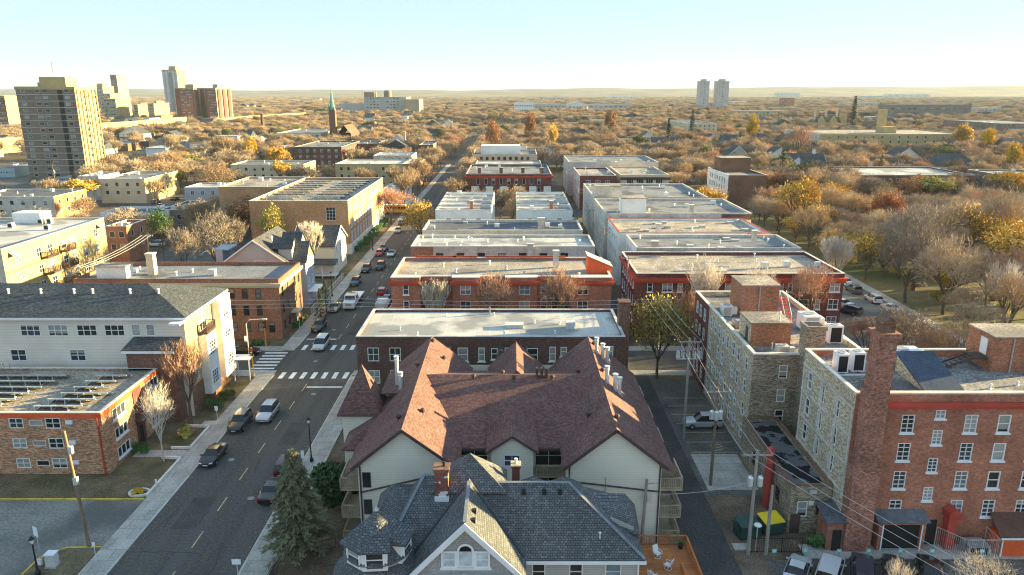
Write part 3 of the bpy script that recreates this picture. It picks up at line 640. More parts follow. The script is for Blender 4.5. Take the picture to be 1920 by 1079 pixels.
# turret and stair tower on the street side
TX0, TX1, TY0, TY1 = -17.2, -13.6, 68.2, 71.8
for A_, B_ in (((TX0,TY0),(TX1,TY0)),((TX1,TY1),(TX0,TY1)),((TX0,TY1),(TX0,TY0))): wall_panel(w, A_, B_, 0, 8.7)
wall_panel(w, (-16.2,64.9), (-13.7,64.9), 0, 6.5); wall_panel(w, (-16.2,68.2), (-16.2,64.9), 0, 6.5)
w.build('wall', 'siding_white', Cn)
r = MB()
gable_roof(r, LX0, LX1, F, 82.5, ZE, ZP, LP, .5, .25); gable_roof(r, RX0, RX1, F, 82.5, ZE, ZP, RP, .5, .25)
CR = 11.3; r.slab([(-6.0,62.3,7.75),(6.0,62.3,7.75),(8.4,71.9,CR),(-8.9,71.9,CR)], .25); r.slab([(-8.9,71.9,CR),(8.4,71.9,CR),(6.0,82,7.75),(-6,82,7.75)], .25)
bm = (bx0+bx1)/2
for sx in (-1,1): r.slab([(bm,60.2,10.05),(bm,67.4,10.1),(bm+sx*2.4,67.4,8.4),(bm+sx*2.4,60.2,8.4)], .2); r.slab([(.5,73.5,11.15),(.5,82.9,11.15),(.5+sx*3.4,82.9,8.0),(.5+sx*3.4,73.5,8.0)], .2)
ta = (-15.35, 70.0, 13.2); q = [(TX0-.45,TY0-.45,8.6),(TX1+.3,TY0-.45,8.6),(TX1+.3,TY1+.45,8.6),(TX0-.45,TY1+.45,8.6)]
for i in range(4): r.slab([q[i], q[(i+1)%4], ta], .2)
r.slab([(-16.6,64.6,6.4),(-13.0,64.6,6.4),(-13.0,68,8.9),(-16.6,68,6.6)], .2); r.slab([(TX1,70.2,9.9),(-11.6,70.2,9.9),(-11.6,76,9.9),(TX1,76,9.9)], .15)
r.slab([(-14.9,58.2,7.2),(-13.2,58.2,8.5),(-13.2,64,8.5),(-14.9,64,7.2)], .15); r.slab([(14.7,58.2,7.15),(13.0,58.2,8.5),(13.0,82.5,8.5),(14.7,82.5,7.15)], .15)
RO = r.build('roof', 'shingle_maroon', Cn)
k = MB()
for x0_, xp, x1_, ze in ((LX0-.5,LP,LX1+.5,ZE-.42), (RX0-.5,RP,RX1+.5,ZE-.42)):
    for a in (x0_, x1_): k.bar((a,F-.53,ze+.0),(xp,F-.53,ZP-.12), .1, .28)
for sx in (-1,1): k.bar((bm+sx*2.4,60.16,8.3),(bm,60.16,9.95), .08, .22)
k.box(-6.0,6.0,62.22,62.32,7.45,7.7); k.build('fascia', 'brown_trim', Cn)
for x, y in ((-12.2,72.5),(-11.6,71.0),(9.6,78.5),(10.25,78.0),(10.8,78.0),(9.7,69.8),(10.5,69.3),(10.95,69.3)):
    zr = ZP-abs(x-(LP if x < 0 else RP))*(ZP-ZE)/4.2; k = MB(); hh = 3.4 if x == -12.2 else 1.7
    k.lathe((x,y,zr-.3), [(.2,0),(.2,hh),(.27,hh),(.27,hh+.1),(.2,hh+.12),(.2,hh+.3),(.29,hh+.32),(.29,hh+.42)], 12); k.bar((x,y,zr+.7),(x+.3*(1 if x>0 else -1),y-.3,zr-.2),.04); k.build('flue_pipe', 'galvanised', RO)
for x, y in ((-10.4,61.5),(-8.4,63.5),(-10.3,74.5),(-9.3,81.5),(-4,71.3),(.2,71.2),(4.2,71.2),(-1.0,72.2),(-7.8,79),(9.6,81),(9.6,72.5),(9.5,60.8),(7.2,75),(7.2,64)):
    if abs(x) > 4.9: zr = ZP-abs(x-(LP if x < 0 else RP))*(ZP-ZE)/4.2
    else: zr = CR-abs(y-71.9)*.36
    k = MB(); k.lathe((x,y,zr-.1), [(.12,0),(.12,.28),(.24,.3),(.27,.42),(.15,.58)], 10); k.build('roof_vent', 'brown_trim', RO)
k = MB()
for dx in (-.5,0,.5): k.box(3.1+dx-.12, 3.1+dx+.12, 71.3, 71.8, 11.0, 12.2)
k.build('flue_pipe', 'brown_trim', RO)
for pts in ([(LX0+.2,F-.08,5.4),(LX1,F-.08,7.5)], [(RX0+.12,F-.1,8.0),(RX0+.12,F-.08,6.5),(RX1-.1,F-.08,5.45)], [(LX0+.2,F-.1,8),(LX0+.2,F-.1,0)], [(RX1-.15,F-.1,8),(RX1-.15,F-.1,0)]): k = MB(); k.tube(pts, .075, 6); k.build('gutter_pipe', 'brown_trim', Cn)
k = MB(); k.tube([(8.35,F-.05,6.9),(8.35,F-.05,4.0)], .025, 5); k.build('conduit', 'grey_metal', Cn)
def balcony(root, x0, x1, y0, y1, z, sides, m='wood_rail'):
    k = MB(); k.box(x0,x1,y0,y1,z-.22,z); o = k.build('balcony', m, root); k = MB()
    if 'S' in sides: rail(k, (x0,y0+.05,z), (x1,y0+.05,z), 1.05)
    if 'W' in sides: rail(k, (x0+.05,y1,z), (x0+.05,y0,z), 1.05)
    if 'E' in sides: rail(k, (x1-.05,y0,z), (x1-.05,y1,z), 1.05)
    if 'N' in sides: rail(k, (x1,y1-.05,z), (x0,y1-.05,z), 1.05)
    k.build('railing', m, o); return o
for z in (5.6, 2.85, .25):
    balcony(Cn, -15.4, -13.72, 58.7, 62.4, z, 'SW'); balcony(Cn, 13.32, 15.3, 58.7, 62.4, z, 'SE')
    for y in (66, 71.5, 77): balcony(Cn, 13.32, 15.0, y, y+3, z, 'SEN')
for z in (5.25, 2.5): balcony(Cn, LX1+.02, bx0-.02, 61.6, 63.28, z, 'S'); balcony(Cn, bx1+.02, RX0-.02, 61.6, 63.28, z, 'S')
# ---- white roofed brick block
def S_px(X0, Y, lst):
    """windows of a south wall given by photo columns: (px, py, w, h, style, frame, pane)"""
    out = []
    for it in lst: p = gy(it[0], it[1], Y); out.append((p.x-X0, p.z)+tuple(it[2:]))
    return out
Y3 = 86.4; X3 = -19.45
wl = S_px(X3, Y3, [(700,665,1.4,1.8,'pairn'),(741,665,1.4,1.8,'pairn'),(903,665,.8,1.8,'dh'),(927,664,.8,1.5,'dh'),(956,665,1.3,1.8,'dh'),(998,666,1.4,1.8,'dh'),(1036,664,.8,1.9,'dh'),(1057,660,.8,1.3,'dh'),(868,665,1.3,1.8,'dh'),(835,665,1.3,1.8,'dh'),(1100,665,1.3,1.8,'dh'),(1143,660,.9,1.5,'dh')])
wl = [x+('cream_paint','pane_mixed') for x in wl]; wl += [(x[0], x[1]-3.0)+x[2:] for x in wl]
W3b = flat('apartment_building', 'dark brick block with a long patched white roof just behind the condominium', X3, 14.1, Y3, 98.4, 10.5, 'brick_dark', 'membrane_white', {'S': wl, 'W': gw(12, 4, (8.2,5.2,2.2), 1.2, 1.7)}, .3, 'membrane_pale')
for x, y in ((-9,96),(-2.5,96.3),(3,93),(6.3,92.4),(-12,88),(5.5,88.6),(-1,88.2),(-14.5,90)): vent(W3b, x, y, 10.2, .45, .09)
hatch(W3b, .3, 91.3, 10.2, 2.3, 1.3, .5); hatch(W3b, 7.6, 91.0, 10.2, 1.1, 1.2, .9); k = MB(); k.box(-3.2,-3.0,97,97.3,10.2,11.2); k.build('roof_vent','grey_metal',W3b)
b = MB(); b.box(13.9,15.3,90.6,92.2,0,13.6); b.box(13.82,15.38,90.52,92.28,12.6,12.9); o = b.build('chimney', 'brick_brown', W3b); b = MB(); b.box(13.8,15.4,90.5,92.3,13.602,13.8); b.build('chimney_cap', 'brick_dark', o)
# ---- red cornice block
Y4, X4a, X4b = 115.3, -19.6, 16.2
rows = (9.2, 6.35, 3.5)
rw = []
for px_, st, ww in ((805,'dh',.9),(826,'dh',.9),(917,'dh',.9),(934,'pairn',1.5),(1020,'dh',1.1),(1040,'dh',1.1),(1062,'dh',1.1)):
    for z in rows: rw.append((gy(px_,543,Y4).x-X4a, z, ww, 1.75, st, 'white_paint', 'pane_mixed'))
W4 = flat('apartment_building', 'red brick block with orange red cornice and flared orange bulkhead on its roof', X4a, X4b, Y4, 129.5, 11, 'brick_red', 'gravel_tan', {'S': rw, 'W': gw(14, 5, rows, 1.1, 1.7), 'E': gw(14, 4, rows, 1.1, 1.7)}, .45, 'stone_trim', ('red_cornice', 10.55, .45, .4, 'WE'))
for a, c_, ws in ((733,787,((761,'dh',.95),)), (848,898,((873,'pairn',1.7),)), (948,1007,((984,'pairn',1.7),)), (1072,1147,((1093,'pairn',1.7),))):
    xa, xb = gy(a,527,114).x, gy(c_,527,114).x; xa = max(xa, X4a-.35); xb = min(xb, X4b+.35); k = MB(); wins = []
    for px_, st, ww in ws:
        for z in rows: wins.append((gy(px_,543,114).x-xa, z, ww, 1.8, st, 'white_paint', 'pane_mixed'))
    ops = put_wins(W4, (xa,114), (xb,114), 'S', wins); wall_panel(k, (xa,114), (xb,114), 0, 11.12, ops); wall_panel(k, (xb,114), (xb,Y4+.32), 0, 11.12); wall_panel(k, (xa,Y4+.32), (xa,114), 0, 11.12); k.poly([(xa,114,11.12),(xb,114,11.12),(xb,Y4+.32,11.12),(xa,Y4+.32,11.12)]); o = k.build('bay', 'brick_red', W4)
    k = MB(); k.box(xa-.4, xb+.4, 113.55, 113.995, 10.1, 10.5); k.box(xa-.2, xb+.2, 113.75, 113.99, 9.9, 10.098); k.build('cornice', 'red_cornice', o); k = MB(); k.box(xa-.08, xb+.08, 113.92, Y4+.34, 11.125, 11.22); k.build('coping', 'stone_trim', o)
for a, c_ in ((787,848),(898,948),(1007,1072)):
    xa, xb = gy(a,527,Y4).x+.5, gy(c_,527,Y4).x-.5; k = MB(); k.box(xa, xb, Y4-.4, Y4-.004, 10.15, 10.5); k.build('cornice', 'red_cornice', W4)
    for z in (4.9, 7.75): k = MB(); k.box(xa+.4, xb-.4, Y4-1.2, Y4-.004, z-.2, z+.05); o = k.build('balcony', 'stone_trim', W4); k = MB(); rail(k, (xa+.4,Y4-1.15,z+.05),(xb-.4,Y4-1.15,z+.05), .9, .2); k.build('railing', 'brown_trim', o)
b = MB(); p0 = gz(1102,502,11.2); x0_ = 12.7; b.prism([(x0_,119,10.6),(x0_+4.0,119,10.6),(x0_+4.0,119,11.8),(x0_,119,13.6)], (0,3.2,0)); o = b.build('roof_bulkhead', 'orange_panel', W4)
k = MB(); k.slab([(x0_-.15,118.8,13.72),(x0_+4.15,118.8,11.85),(x0_+4.15,122.4,11.85),(x0_-.15,122.4,13.72)], .1); k.build('bulkhead_roof', 'membrane_pale', o)
chimney(W4, 7.6, 123.6, 10.5, 13.6, .9, .9, 'stucco_beige', 'stone_trim')
for x, y in ((-16,117),(-9.5,120),(-12,124),(-4,126),(2,118),(11,117),(-1,122)): vent(W4, x, y, 10.55, .7, .16, 'stone_trim')
b = MB()
for a, c_ in ((780,855),(850,895),(910,1060)):
    xa, xb = gz(a,484,11).x, gz(c_,484,11).x; b.box(xa, xb, 129.1, 129.4, 11.1, 11.35)
b.build('parapet_panel', 'red_cornice', W4)
# ---- two long low-parapet blocks
W5 = flat('apartment_building', 'long pale walled block with a bright white roof behind the red cornice block', -20.0, 16.4, 141.6, 153.5, 10.5, 'stucco_beige', 'membrane_white', {'S': gw(36, 7, (8.6,5.6), 1.5, 1.2, 'plain', 'brown_trim', 'pane_dark'), 'W': gw(11, 4, (8.3,5.3,2.5), 1.1, 1.7)}, .4, 'stone_trim', side_mat={'W': 'brick_orange'})
k = MB(); k.box(-20.05,-15.6,141.5,141.596,0,10.4); k.build('wall', 'brick_orange', W5); roof_bits(W5, 9, 5, ('vent',)); chimney(W5, 3.6, 141.2, 4, 11.2, 1.1, .7, 'stucco_beige')
W6 = flat('apartment_building', 'long block with a dark felt roof and stained grey parapets behind the white roof', -19.8, 15.6, 159.0, 172.5, 10.5, 'stucco_beige', 'felt_dark', {'W': gw(12, 4, (8.3,5.3,2.5), 1.1, 1.7)}, .5, 'stone_trim')
roof_bits(W6, 6, 8); chimney(W6, 6.6, 163.5, 9.8, 12.6, 1.5, .8, 'stucco_beige')
k = MB(); k.box(-19.2,-12,159.7,160.6,10.0,10.6); k.build('roof_curb', 'brown_trim', W6)
W7 = flat('apartment_building', 'stained white block with pale roof by the main street, left of bare trees', -19.5, -5.2, 184.5, 219, 11, 'stucco_white', 'membrane_white', {'S': gw(14.3, 3, (8.2,5.2), 1.2, 1.4, 'plain', 'stone_trim', 'pane_dark')}, .4, 'membrane_pale')
W7b = flat('apartment_building', 'stained white block with pale roof beside the alley, right of a bare tree', 1.2, 15.4, 184.5, 219, 11, 'stucco_white', 'membrane_white', {'S': gw(14.2, 3, (8.2,5.2), 1.2, 1.4, 'plain', 'stone_trim', 'pane_dark')}, .4, 'membrane_pale')
for q_, s_ in ((W7, 3), (W7b, 4)):
    roof_bits(q_, 6, s_); X0_ = q_['_f'][0]; chimney(q_, X0_+9, 189, 10.3, 12.8, .8, .8, 'brick_orange')
    for j in range(4): k = MB(); yy = 190+j*7.5; k.box(X0_+.2, X0_+14, yy, yy+.5, 11.05, 11.5); k.build('parapet_step', 'membrane_pale', q_)
W8 = flat('row_house', 'brick row house with red cornice and pale porches across the second cross street', -16.6, 14.2, 264, 298, 11.5, 'brick_maroon', 'felt_grey', {'S': gw(30.8, 9, (9.0,5.6), 1.2, 2.2, 'plain', 'cream_paint', 'pane_dark')}, .5, 'membrane_pale', ('red_cornice', 10.9, .5, .5, 'SWE'))
for x in (-12,-4,4,11): chimney(W8, x, 272, 10.6, 13.2, 1.2, 1, 'brick_brown')
for i in range(6): k = MB(); x = -14.6+i*5.2; k.box(x, x+2.6, 262.6, 263.98, 3.6, 7.2); k.build('porch', 'cream_paint', W8)
roof_bits(W8, 6, 2)
flat('apartment_building', 'low block with bright white roof behind the brick row house', -15.5, 12.5, 312, 330, 10.5, 'brick_brown', 'membrane_white', {}, .4, 'membrane_pale')
W9 = flat('apartment_building', 'pale three storey block with flat roof and small dark windows far down the centre block', -19, 12, 350, 380, 11.5, 'stucco_cream', 'felt_dark', {'S': gw(31, 9, (9.6,6.6), 1.3, 1.6, 'plain', 'brown_trim', 'pane_dark')}, .5, 'membrane_pale')
b = MB(); b.box(-15,4,358,368,11.0,15); b.build('penthouse', 'stucco_white', W9)
flat('apartment_building', 'small pale block partly hidden in trees at the end of the centre block', -14, 8, 396, 412, 11, 'stucco_white', 'membrane_pale', {'S': gw(22, 7, (9,6), 1.3, 1.5, 'plain', 'brown_trim', 'pane_dark')}, .4, 'membrane_pale')
# ================================================================ right block
# ---- L-shaped hotel-like apartment block
TW = thing('apartment_building', 'long tan brick apartment wing with red far end along the parking lot', 'apartment building', (32.6, 86, 0)); FOOT.append((26.4, 38.9, 70, 101.2))
zt = 12.35; X0, X1, Ya, Yb = 26.4, 38.9, 75.2, 101.2; rows = (10.5, 7.75, 5.0, 2.25)
w = MB(); rd_ = MB()
cols = [(77.3,.9),(80.2,.9),(82.1,.9),(84.6,.9),(86.4,.9),(88.3,.9),(90.2,.9),(92.2,.9)]
ops = put_wins(TW, (X0,93.6), (X0,Ya), 'E', [(93.6-y, z, ww, 1.7, 'dhn', 'white_paint', 'pane_mixed') for y, ww in cols for z in rows if not (y in (84.6,90.2) and z == 7.75)]); wall_panel(w, (X0,93.6), (X0,Ya), 0, zt, ops)
ops = put_wins(TW, (X0,Yb), (X0,93.6), 'E', [(u, z, .95, 1.7, 'dhn', 'white_paint', 'pane_mixed') for u in (1.6,3.4,5.6) for z in rows]); wall_panel(rd_, (X0,Yb), (X0,93.6), 0, zt, ops)
ops = put_wins(TW, (X0,Ya), (31.4,Ya), 'S', [(3.4, z, .95, 1.55, 'dhn', 'cream_paint', 'pane_mixed') for z in (10.3, 7.5, 5.0)]); w2 = MB(); wall_panel(w2, (X0,Ya), (31.4,Ya), 0, zt, ops)
wall_panel(rd_, (X1,Yb), (X0,Yb), 0, zt); wall_panel(rd_, (X1,69.8), (X1,Yb), 0, zt); wall_panel(w2, (31.4,Ya), (31.4,69.8), 0, zt)
for a, b_ in (((X0+.3,Ya+.3),(X1-.3,Ya+.3)),((X1-.3,Ya+.3),(X1-.3,Yb-.3)),((X1-.3,Yb-.3),(X0+.3,Yb-.3)),((X0+.3,Yb-.3),(X0+.3,Ya+.3))): w.poly([(b_[0],b_[1],11.8),(a[0],a[1],11.8),(a[0],a[1],zt),(b_[0],b_[1],zt)])
w.build('wall', 'brick_tan', TW); rd_.build('wall', 'brick_maroon', TW); w2.build('wall', 'brick_rough', TW)
k = MB(); k.poly([(X0+.3,Ya+.3,11.8),(X1-.3,Ya+.3,11.8),(X1-.3,Yb-.3,11.8),(X0+.3,Yb-.3,11.8)]); k.poly([(31.4,69.8,12.1),(X1,69.8,12.1),(X1,Ya+.3,12.1),(31.4,Ya+.3,12.1)]); k.build('roof', 'gravel_grey', TW)
k = MB(); t = .1; k.box(X0-.06,X0+.36,Ya,Yb,zt,zt+t); k.box(X1-.36,X1+.06,Ya,Yb,zt,zt+t); k.box(X0-.06,X1+.06,Yb,Yb+.08,zt,zt+t); k.box(X0-.06,31.4,Ya-.06,Ya-.004,zt-.1,zt+t); k.box(X0+.36,X1-.36,Yb-.36,Yb-.001,zt,zt+t); k.box(X0+.36,31.4,Ya,Ya+.34,zt,zt+t); k.build('coping', 'stone_trim', TW)
def penthouse(root, x0, x1, y0, y1, z0, z1, m, mw=None):
    k = MB(); k.box(x0,x1,y0,y1,z0,z1); o = k.build('penthouse', m, root); k = MB(); k.box(x0-.1,x1+.1,y0-.1,y1+.1,z1+.002,z1+.14); k.build('penthouse_roof', 'gravel_tan', o)
    if mw: k = MB(); k.box(x0-.02,x0-.003,y0,y1,z0,z1); k.build('wall', mw, o)
    return o
p1_ = penthouse(TW, 29.6,34.3,90.4,95.4,11.8,16.0,'brick_orange'); k = MB(); k.tube([(31.8,90.3,16),(31.8,90.3,12)], .09, 6); k.build('drain_pipe','grey_metal',p1_)
p2_ = penthouse(TW, 27.3,31.9,79.3,83.6,11.8,14.5,'brick_orange','brick_tan'); k = MB(); k.box(27.25,27.3,80.2,81.1,12.1,13.8); k.build('door','brown_trim',p2_)
vent(p2_, 30.7, 80, 14.6, 1.1, .07); vent(TW, 29.6,78.6,11.8,.7,.06)
k = MB(); k.box(31.5,33.5,74.0,75.9,0,15.4); k.box(31.4,33.6,73.9,76.0,15.402,15.9); o = k.build('chimney', 'brick_rough', TW); k = MB(); k.box(31.8,33.2,74.3,75.6,15.85,15.93); k.build('flue','black_paint',o)
k = MB()
for i in range(8): k.box(34.4,35.2,90.2-i*.28,90.5-i*.28,14.4-i*.3,14.46-i*.3)
k.bar((34.4,90.5,14.5),(34.4,88,11.9),.06,.2); k.bar((35.2,90.5,14.5),(35.2,88,11.9),.06,.2); k.build('roof_stair', 'orange_panel', TW)
k = MB()
for x in (34.38,35.22): k.tube([(x,90.5,14.4),(x,90.5,15.4),(x,87.9,12.8),(x,87.9,11.8)], .03, 5)
k.build('stair_rail','galvanised',TW)
# ---- south-east red brick front wing
Xs0, Xs1, Ys, Yn, zs = 29.7, 54.0, 58.5, 69.8, 14.85
SEB = thing('apartment_building', 'five storey red brick building with white windows and red cornice at lower right', 'apartment building', (42, 64, 0)); FOOT.append((Xs0, Xs1, Ys, Yn))
wl = []
for cx_, ws in ((34.5,1.1),(40.0,1.1),(42.9,1.1),(45.9,1.1),(48.6,1.1),(51.4,1.1),(31.75,.75)):
    for z in (12.05, 9.35, 6.6, 3.75): wl.append((cx_-Xs0, z, ws, 1.7, 'lite' if (int(cx_*7+z)%3) else 'dh', 'white_paint', 'pane_mixed'))
for z, hh in ((12.95,.8),(10.75,1.35),(8.05,1.35),(5.2,1.35)): wl.append((37.25-Xs0, z, .85, hh, 'small' if hh < 1 else 'lite', 'white_paint', 'pane_mixed'))
w = MB(); ops = put_wins(SEB, (Xs0,Ys), (Xs1,Ys), 'S', wl); wall_panel(w, (Xs0,Ys), (Xs1,Ys), 0, zs, ops); wall_panel(w, (Xs1,Ys), (Xs1,Yn), 0, zs); wall_panel(w, (Xs1,Yn), (Xs0,Yn), 0, zs)
for a, b_ in (((Xs0+.3,Ys+.3),(Xs1-.3,Ys+.3)),((Xs1-.3,Ys+.3),(Xs1-.3,Yn-.3)),((Xs1-.3,Yn-.3),(Xs0+.3,Yn-.3)),((Xs0+.3,Yn-.3),(Xs0+.3,Ys+.3))): w.poly([(b_[0],b_[1],14.2),(a[0],a[1],14.2),(a[0],a[1],zs),(b_[0],b_[1],zs)])
w.build('wall', 'brick_red', SEB)
w = MB(); sw = [(u, z, .95, 1.75, 'dhn', 'white_paint', 'pane_mixed') for u in (1.9, 4.9, 8.2) for z in (12.2, 9.45, 6.7)]
ops = put_wins(SEB, (Xs0,Yn), (Xs0,Ys), 'E', sw); wall_panel(w, (Xs0,Yn), (Xs0,Ys), 0, zs, ops); w.build('wall', 'brick_tan', SEB)
k = MB()
for z in (13.4, 10.75, 8.0, 5.25): k.box(Xs0-.06, Xs0-.004, Ys, Yn, z-.10, z+.10)
for y in (58.75, 61.6, 64.9, 69.5): k.box(Xs0-.064, Xs0-.006, y-.14, y+.14, 4.6, 13.3)
k.build('concrete_frame', 'stucco_beige', SEB)
k = MB(); k.poly([(Xs0+.3,Ys+.3,14.2),(Xs1-.3,Ys+.3,14.2),(Xs1-.3,Yn-.3,14.2),(Xs0+.3,Yn-.3,14.2)]); SER = k.build('roof', 'gravel_grey', SEB)
k = MB(); k.box(Xs0-.06,Xs1,Ys-.08,Ys+.34,zs,zs+.16); k.box(Xs0-.06,Xs0+.34,Ys+.35,Yn+.06,zs,zs+.12); k.box(Xs0+.35,Xs1,Yn-.34,Yn+.06,zs,zs+.12); k.build('coping', 'stone_trim', SEB)
k = MB(); k.box(32.4,Xs1+.3,Ys-.30,Ys-.004,13.75,14.12); k.box(32.4,Xs1+.2,Ys-.18,Ys-.006,13.5,13.748); k.build('cornice', mat('red_paint', (.36,.055,.038), .6, .2, .4, .05, 4), SEB)
k = MB(); k.box(29.72,32.1,57.3,Ys-.003,0,8.4); k.box(30.0,32.0,57.45,Ys-.003,8.4,15.6); k.box(30.45,32.0,57.4,58.9,15.602,20.3); k.box(30.37,32.08,57.32,58.98,18.2,18.5); k.box(30.25,32.2,57.2,59.1,20.302,20.7)
o = k.build('chimney', 'brick_chimney', SEB)
k = MB(); k.box(30.65,31.8,57.6,58.65,20.7,21.5); k.prism([(30.5,57.45,21.502),(31.95,57.45,21.502),(31.22,57.45,22.1)], (0,1.4,0)); k.build('chimney_cap', 'brick_brown', o)
# ground floor: boiler door, garage, canopies
k = MB(); k.box(28.2,29.68,57.5,59.6,0,3.0); k.build('boiler_porch', 'brick_red', SEB); k = MB(); k.box(32.8,37.0,57.5,Ys-.006,2.7,3.05); k.box(32.8,33.2,57.5,Ys-.006,0,2.699); k.box(36.6,37.0,57.5,Ys-.006,0,2.699); o = k.build('service_bay', 'brick_red', SEB)
k = MB(); k.slab([(27.9,57.2,3.1),(29.9,57.2,3.1),(29.9,59.8,3.6),(27.9,59.8,3.6)], .12); k.build('porch_roof', 'felt_dark', SEB); k = MB(); k.slab([(32.5,57.2,3.1),(37.2,57.2,3.1),(37.2,58.49,3.7),(32.5,58.49,3.7)], .12); k.build('canopy_roof', 'felt_dark', o)
k = MB(); k.box(33.2,36.6,57.8,57.9,0,2.69); k.build('garage_door', 'black_paint', o); k = MB(); k.box(28.7,29.5,57.45,57.49,0,2.2); k.build('door', 'black_paint', o); k = MB(); k.box(33.1,33.2,57.44,57.49,0,2.69); k.box(36.6,36.7,57.44,57.49,0,2.69); k.build('door_frame', 'white_paint', o)
k = MB(); k.box(37.2,38.5,58.44,58.49,0,2.6); k.build('door', 'black_paint', SEB)
# roof equipment of the red wing
k = MB(); k.prism([(36.6,60.2,14.2),(39.3,60.2,14.2),(39.3,64.8,14.2),(36.6,64.8,14.2)], (0,0,.02)); k.prism([(36.6,59.6,14.25),(36.6,65.4,14.25),(36.6,65.4,16.0)], (3.2,0,0)); o = k.build('roof_bulkhead', 'brick_tan', SEB)
k = MB(); k.slab([(36.4,59.4,14.35),(40.0,59.4,14.35),(40.0,65.5,16.25),(36.4,65.5,16.25)], .14); k.build('bulkhead_roof', mat('felt_blue', (.045,.062,.09), .8, .2, .5, .25, 5), o)
p3_ = penthouse(SEB, 45.6,52,65.2,69.3,14.2,17.6,'brick_orange'); k = MB(); k.tube([(47.3,65.1,17.6),(47.3,65.1,14.2)], .08, 6); k.build('drain_pipe','grey_metal',p3_); k = MB(); k.box(45.5,45.58,66.2,67.2,15.6,17.2); k.build('door','white_paint',p3_)
k = MB(); k.box(44.2,45.58,65.8,67.5,15.3,15.42); 
for i in range(7): k.box(43.9-i*.45,44.2-i*.45,66.0,67.0,15.1-i*.18,15.16-i*.18)
k.bar((44.2,65.95,15.4),(40.9,65.95,14.1),.06,.2); k.bar((44.2,67.05,15.4),(40.9,67.05,14.1),.06,.2); k.tube([(44.2,65.9,15.3),(44.2,65.9,16.4),(40.9,65.9,15.1),(40.9,65.9,14.2)], .03, 5); k.build('roof_stair','brown_trim',SEB)
k = MB(); k.box(32.4,33.6,61.8,62.6,14.2,15.3); k.build('roof_hatch','membrane_pale',SEB); vent(SEB,43.0,61.2,14.2,.5,.1); vent(SEB,46,62,14.2,.4,.1)
k = MB(); k.box(44,46,59.9,60.4,14.21,14.25); k.build('roof_board','membrane_pale',SEB)
def hvac(label, x, y, z, w, d, h, kind='box', m='white_paint', group='white air conditioning units on the brick roofs'):
    t = thing('rooftop_air_conditioner', label, 'air conditioner', (x,y,z), 0, group); k = MB(); k.box(x-w/2,x+w/2,y-d/2,y+d/2,z+.12,z+h); k.build('casing', m, t)
    k = MB(); k.box(x-w/2+.1,x-w/2+.3,y-d/2,y+d/2,z,z+.118); k.box(x+w/2-.3,x+w/2-.1,y-d/2,y+d/2,z,z+.118); k.build('skid','grey_metal',t)
    k = MB(); k.box(x-w*.38,x+w*.38,y-d/2-.02,y-d/2-.003,z+.25,z+h-.2); k.build('grille', 'black_paint' if kind != 'duct' else 'grey_metal', t)
    k = MB(); k.lathe((x,y,z+h), [(min(w,d)*.36,0),(min(w,d)*.36,.08),(.1,.06)], 14); k.build('fan','grey_metal',t)
    if kind == 'duct': k = MB(); k.box(x+w/2,x+w/2+.7,y-d*.3,y+d*.3,z+.3,z+h*.8); k.build('duct','galvanised',t)
    return t
hvac('tall white condenser beside the blue pipes on the red wing roof', 31.2,65.2,14.2,1.1,1.1,2.0); hvac('white condenser just right of the tall tan chimney', 32.9,65.6,14.2,1.2,1.1,2.0); hvac('big white rooftop unit behind the dark blue sloping bulkhead', 38.2,67.6,14.2,3.4,1.8,1.5,'duct')
hvac('white duct unit beside the red roof stair', 36.4,85.6,11.8,2.0,2.4,2.0,'duct'); hvac('white condenser behind the tan chimney near the parapet', 37.4,80.6,11.8,1.6,1.2,2.2); hvac('square pale vent hood in front of the lower brick penthouse', 30.0,76.6,11.8,1.3,1.0,1.1,'duct','membrane_pale'); hvac('small silver exhaust fan near the left parapet of the tan wing', 27.9,91.2,11.8,1.3,1.3,1.5,'duct','galvanised'); hvac('low blue grey unit between the two brick penthouses', 28.3,86.6,11.8,1.5,1.5,.8,'duct','grey_metal')
k = MB()
for a, b_ in (((30.2,63.5),(33.8,63.5)),((30.2,62.4),(30.2,63.5)),((34.5,65.3),(36.2,65.3)),((34.5,63.7),(34.5,65.3))): k.bar((a[0],a[1],14.6),(b_[0],b_[1],14.6),.18,.12)
props(k.build('roof_pipe','galvanised',org=(0,0,0)), 'blue grey pipes raised on blocks across the red wing roof', 'pipe')
# ---- annex with the wet roof
AN = flat('annex_building', 'low rough stone annex with wet black puddled roof beside the brick chimney', 25.8, 29.6, 60.4, 75.1, 4.9, 'brick_rough', 'felt_wet', {'S': [(1.2,2.5,.95,1.6,'dhn','white_paint','pane_blue'),(2.9,2.6,.8,1.4,'dhn','brown_trim','pane_dark')], 'W': [(u, 2.3, 1, 1.4,'dhn','brown_trim','pane_dark') for u in (3,6,10)]}, .45, 'brick_brown')
k = MB(); k.box(26.0,26.9,60.3,60.39,0,2.0); k.build('door','brown_trim',AN); k = MB(); k.box(27.55,28.0,60.34,60.39,2.9,3.35); k.build('notice_sign','white_paint',AN)
k = MB(); k.tube([(25.3,64.8,0),(25.3,64.8,4.9),(25.3,65.2,5.4),(25.9,66.2,5.6)], .38, 10); k.build('red_duct', 'red_paint', AN); k = MB(); k.box(27.5,28.1,60.15,60.39,4.2,4.5); k.build('floodlight','galvanised',AN)
b = MB(); b.box(26.0,27.0,62,62.4,0,.1)
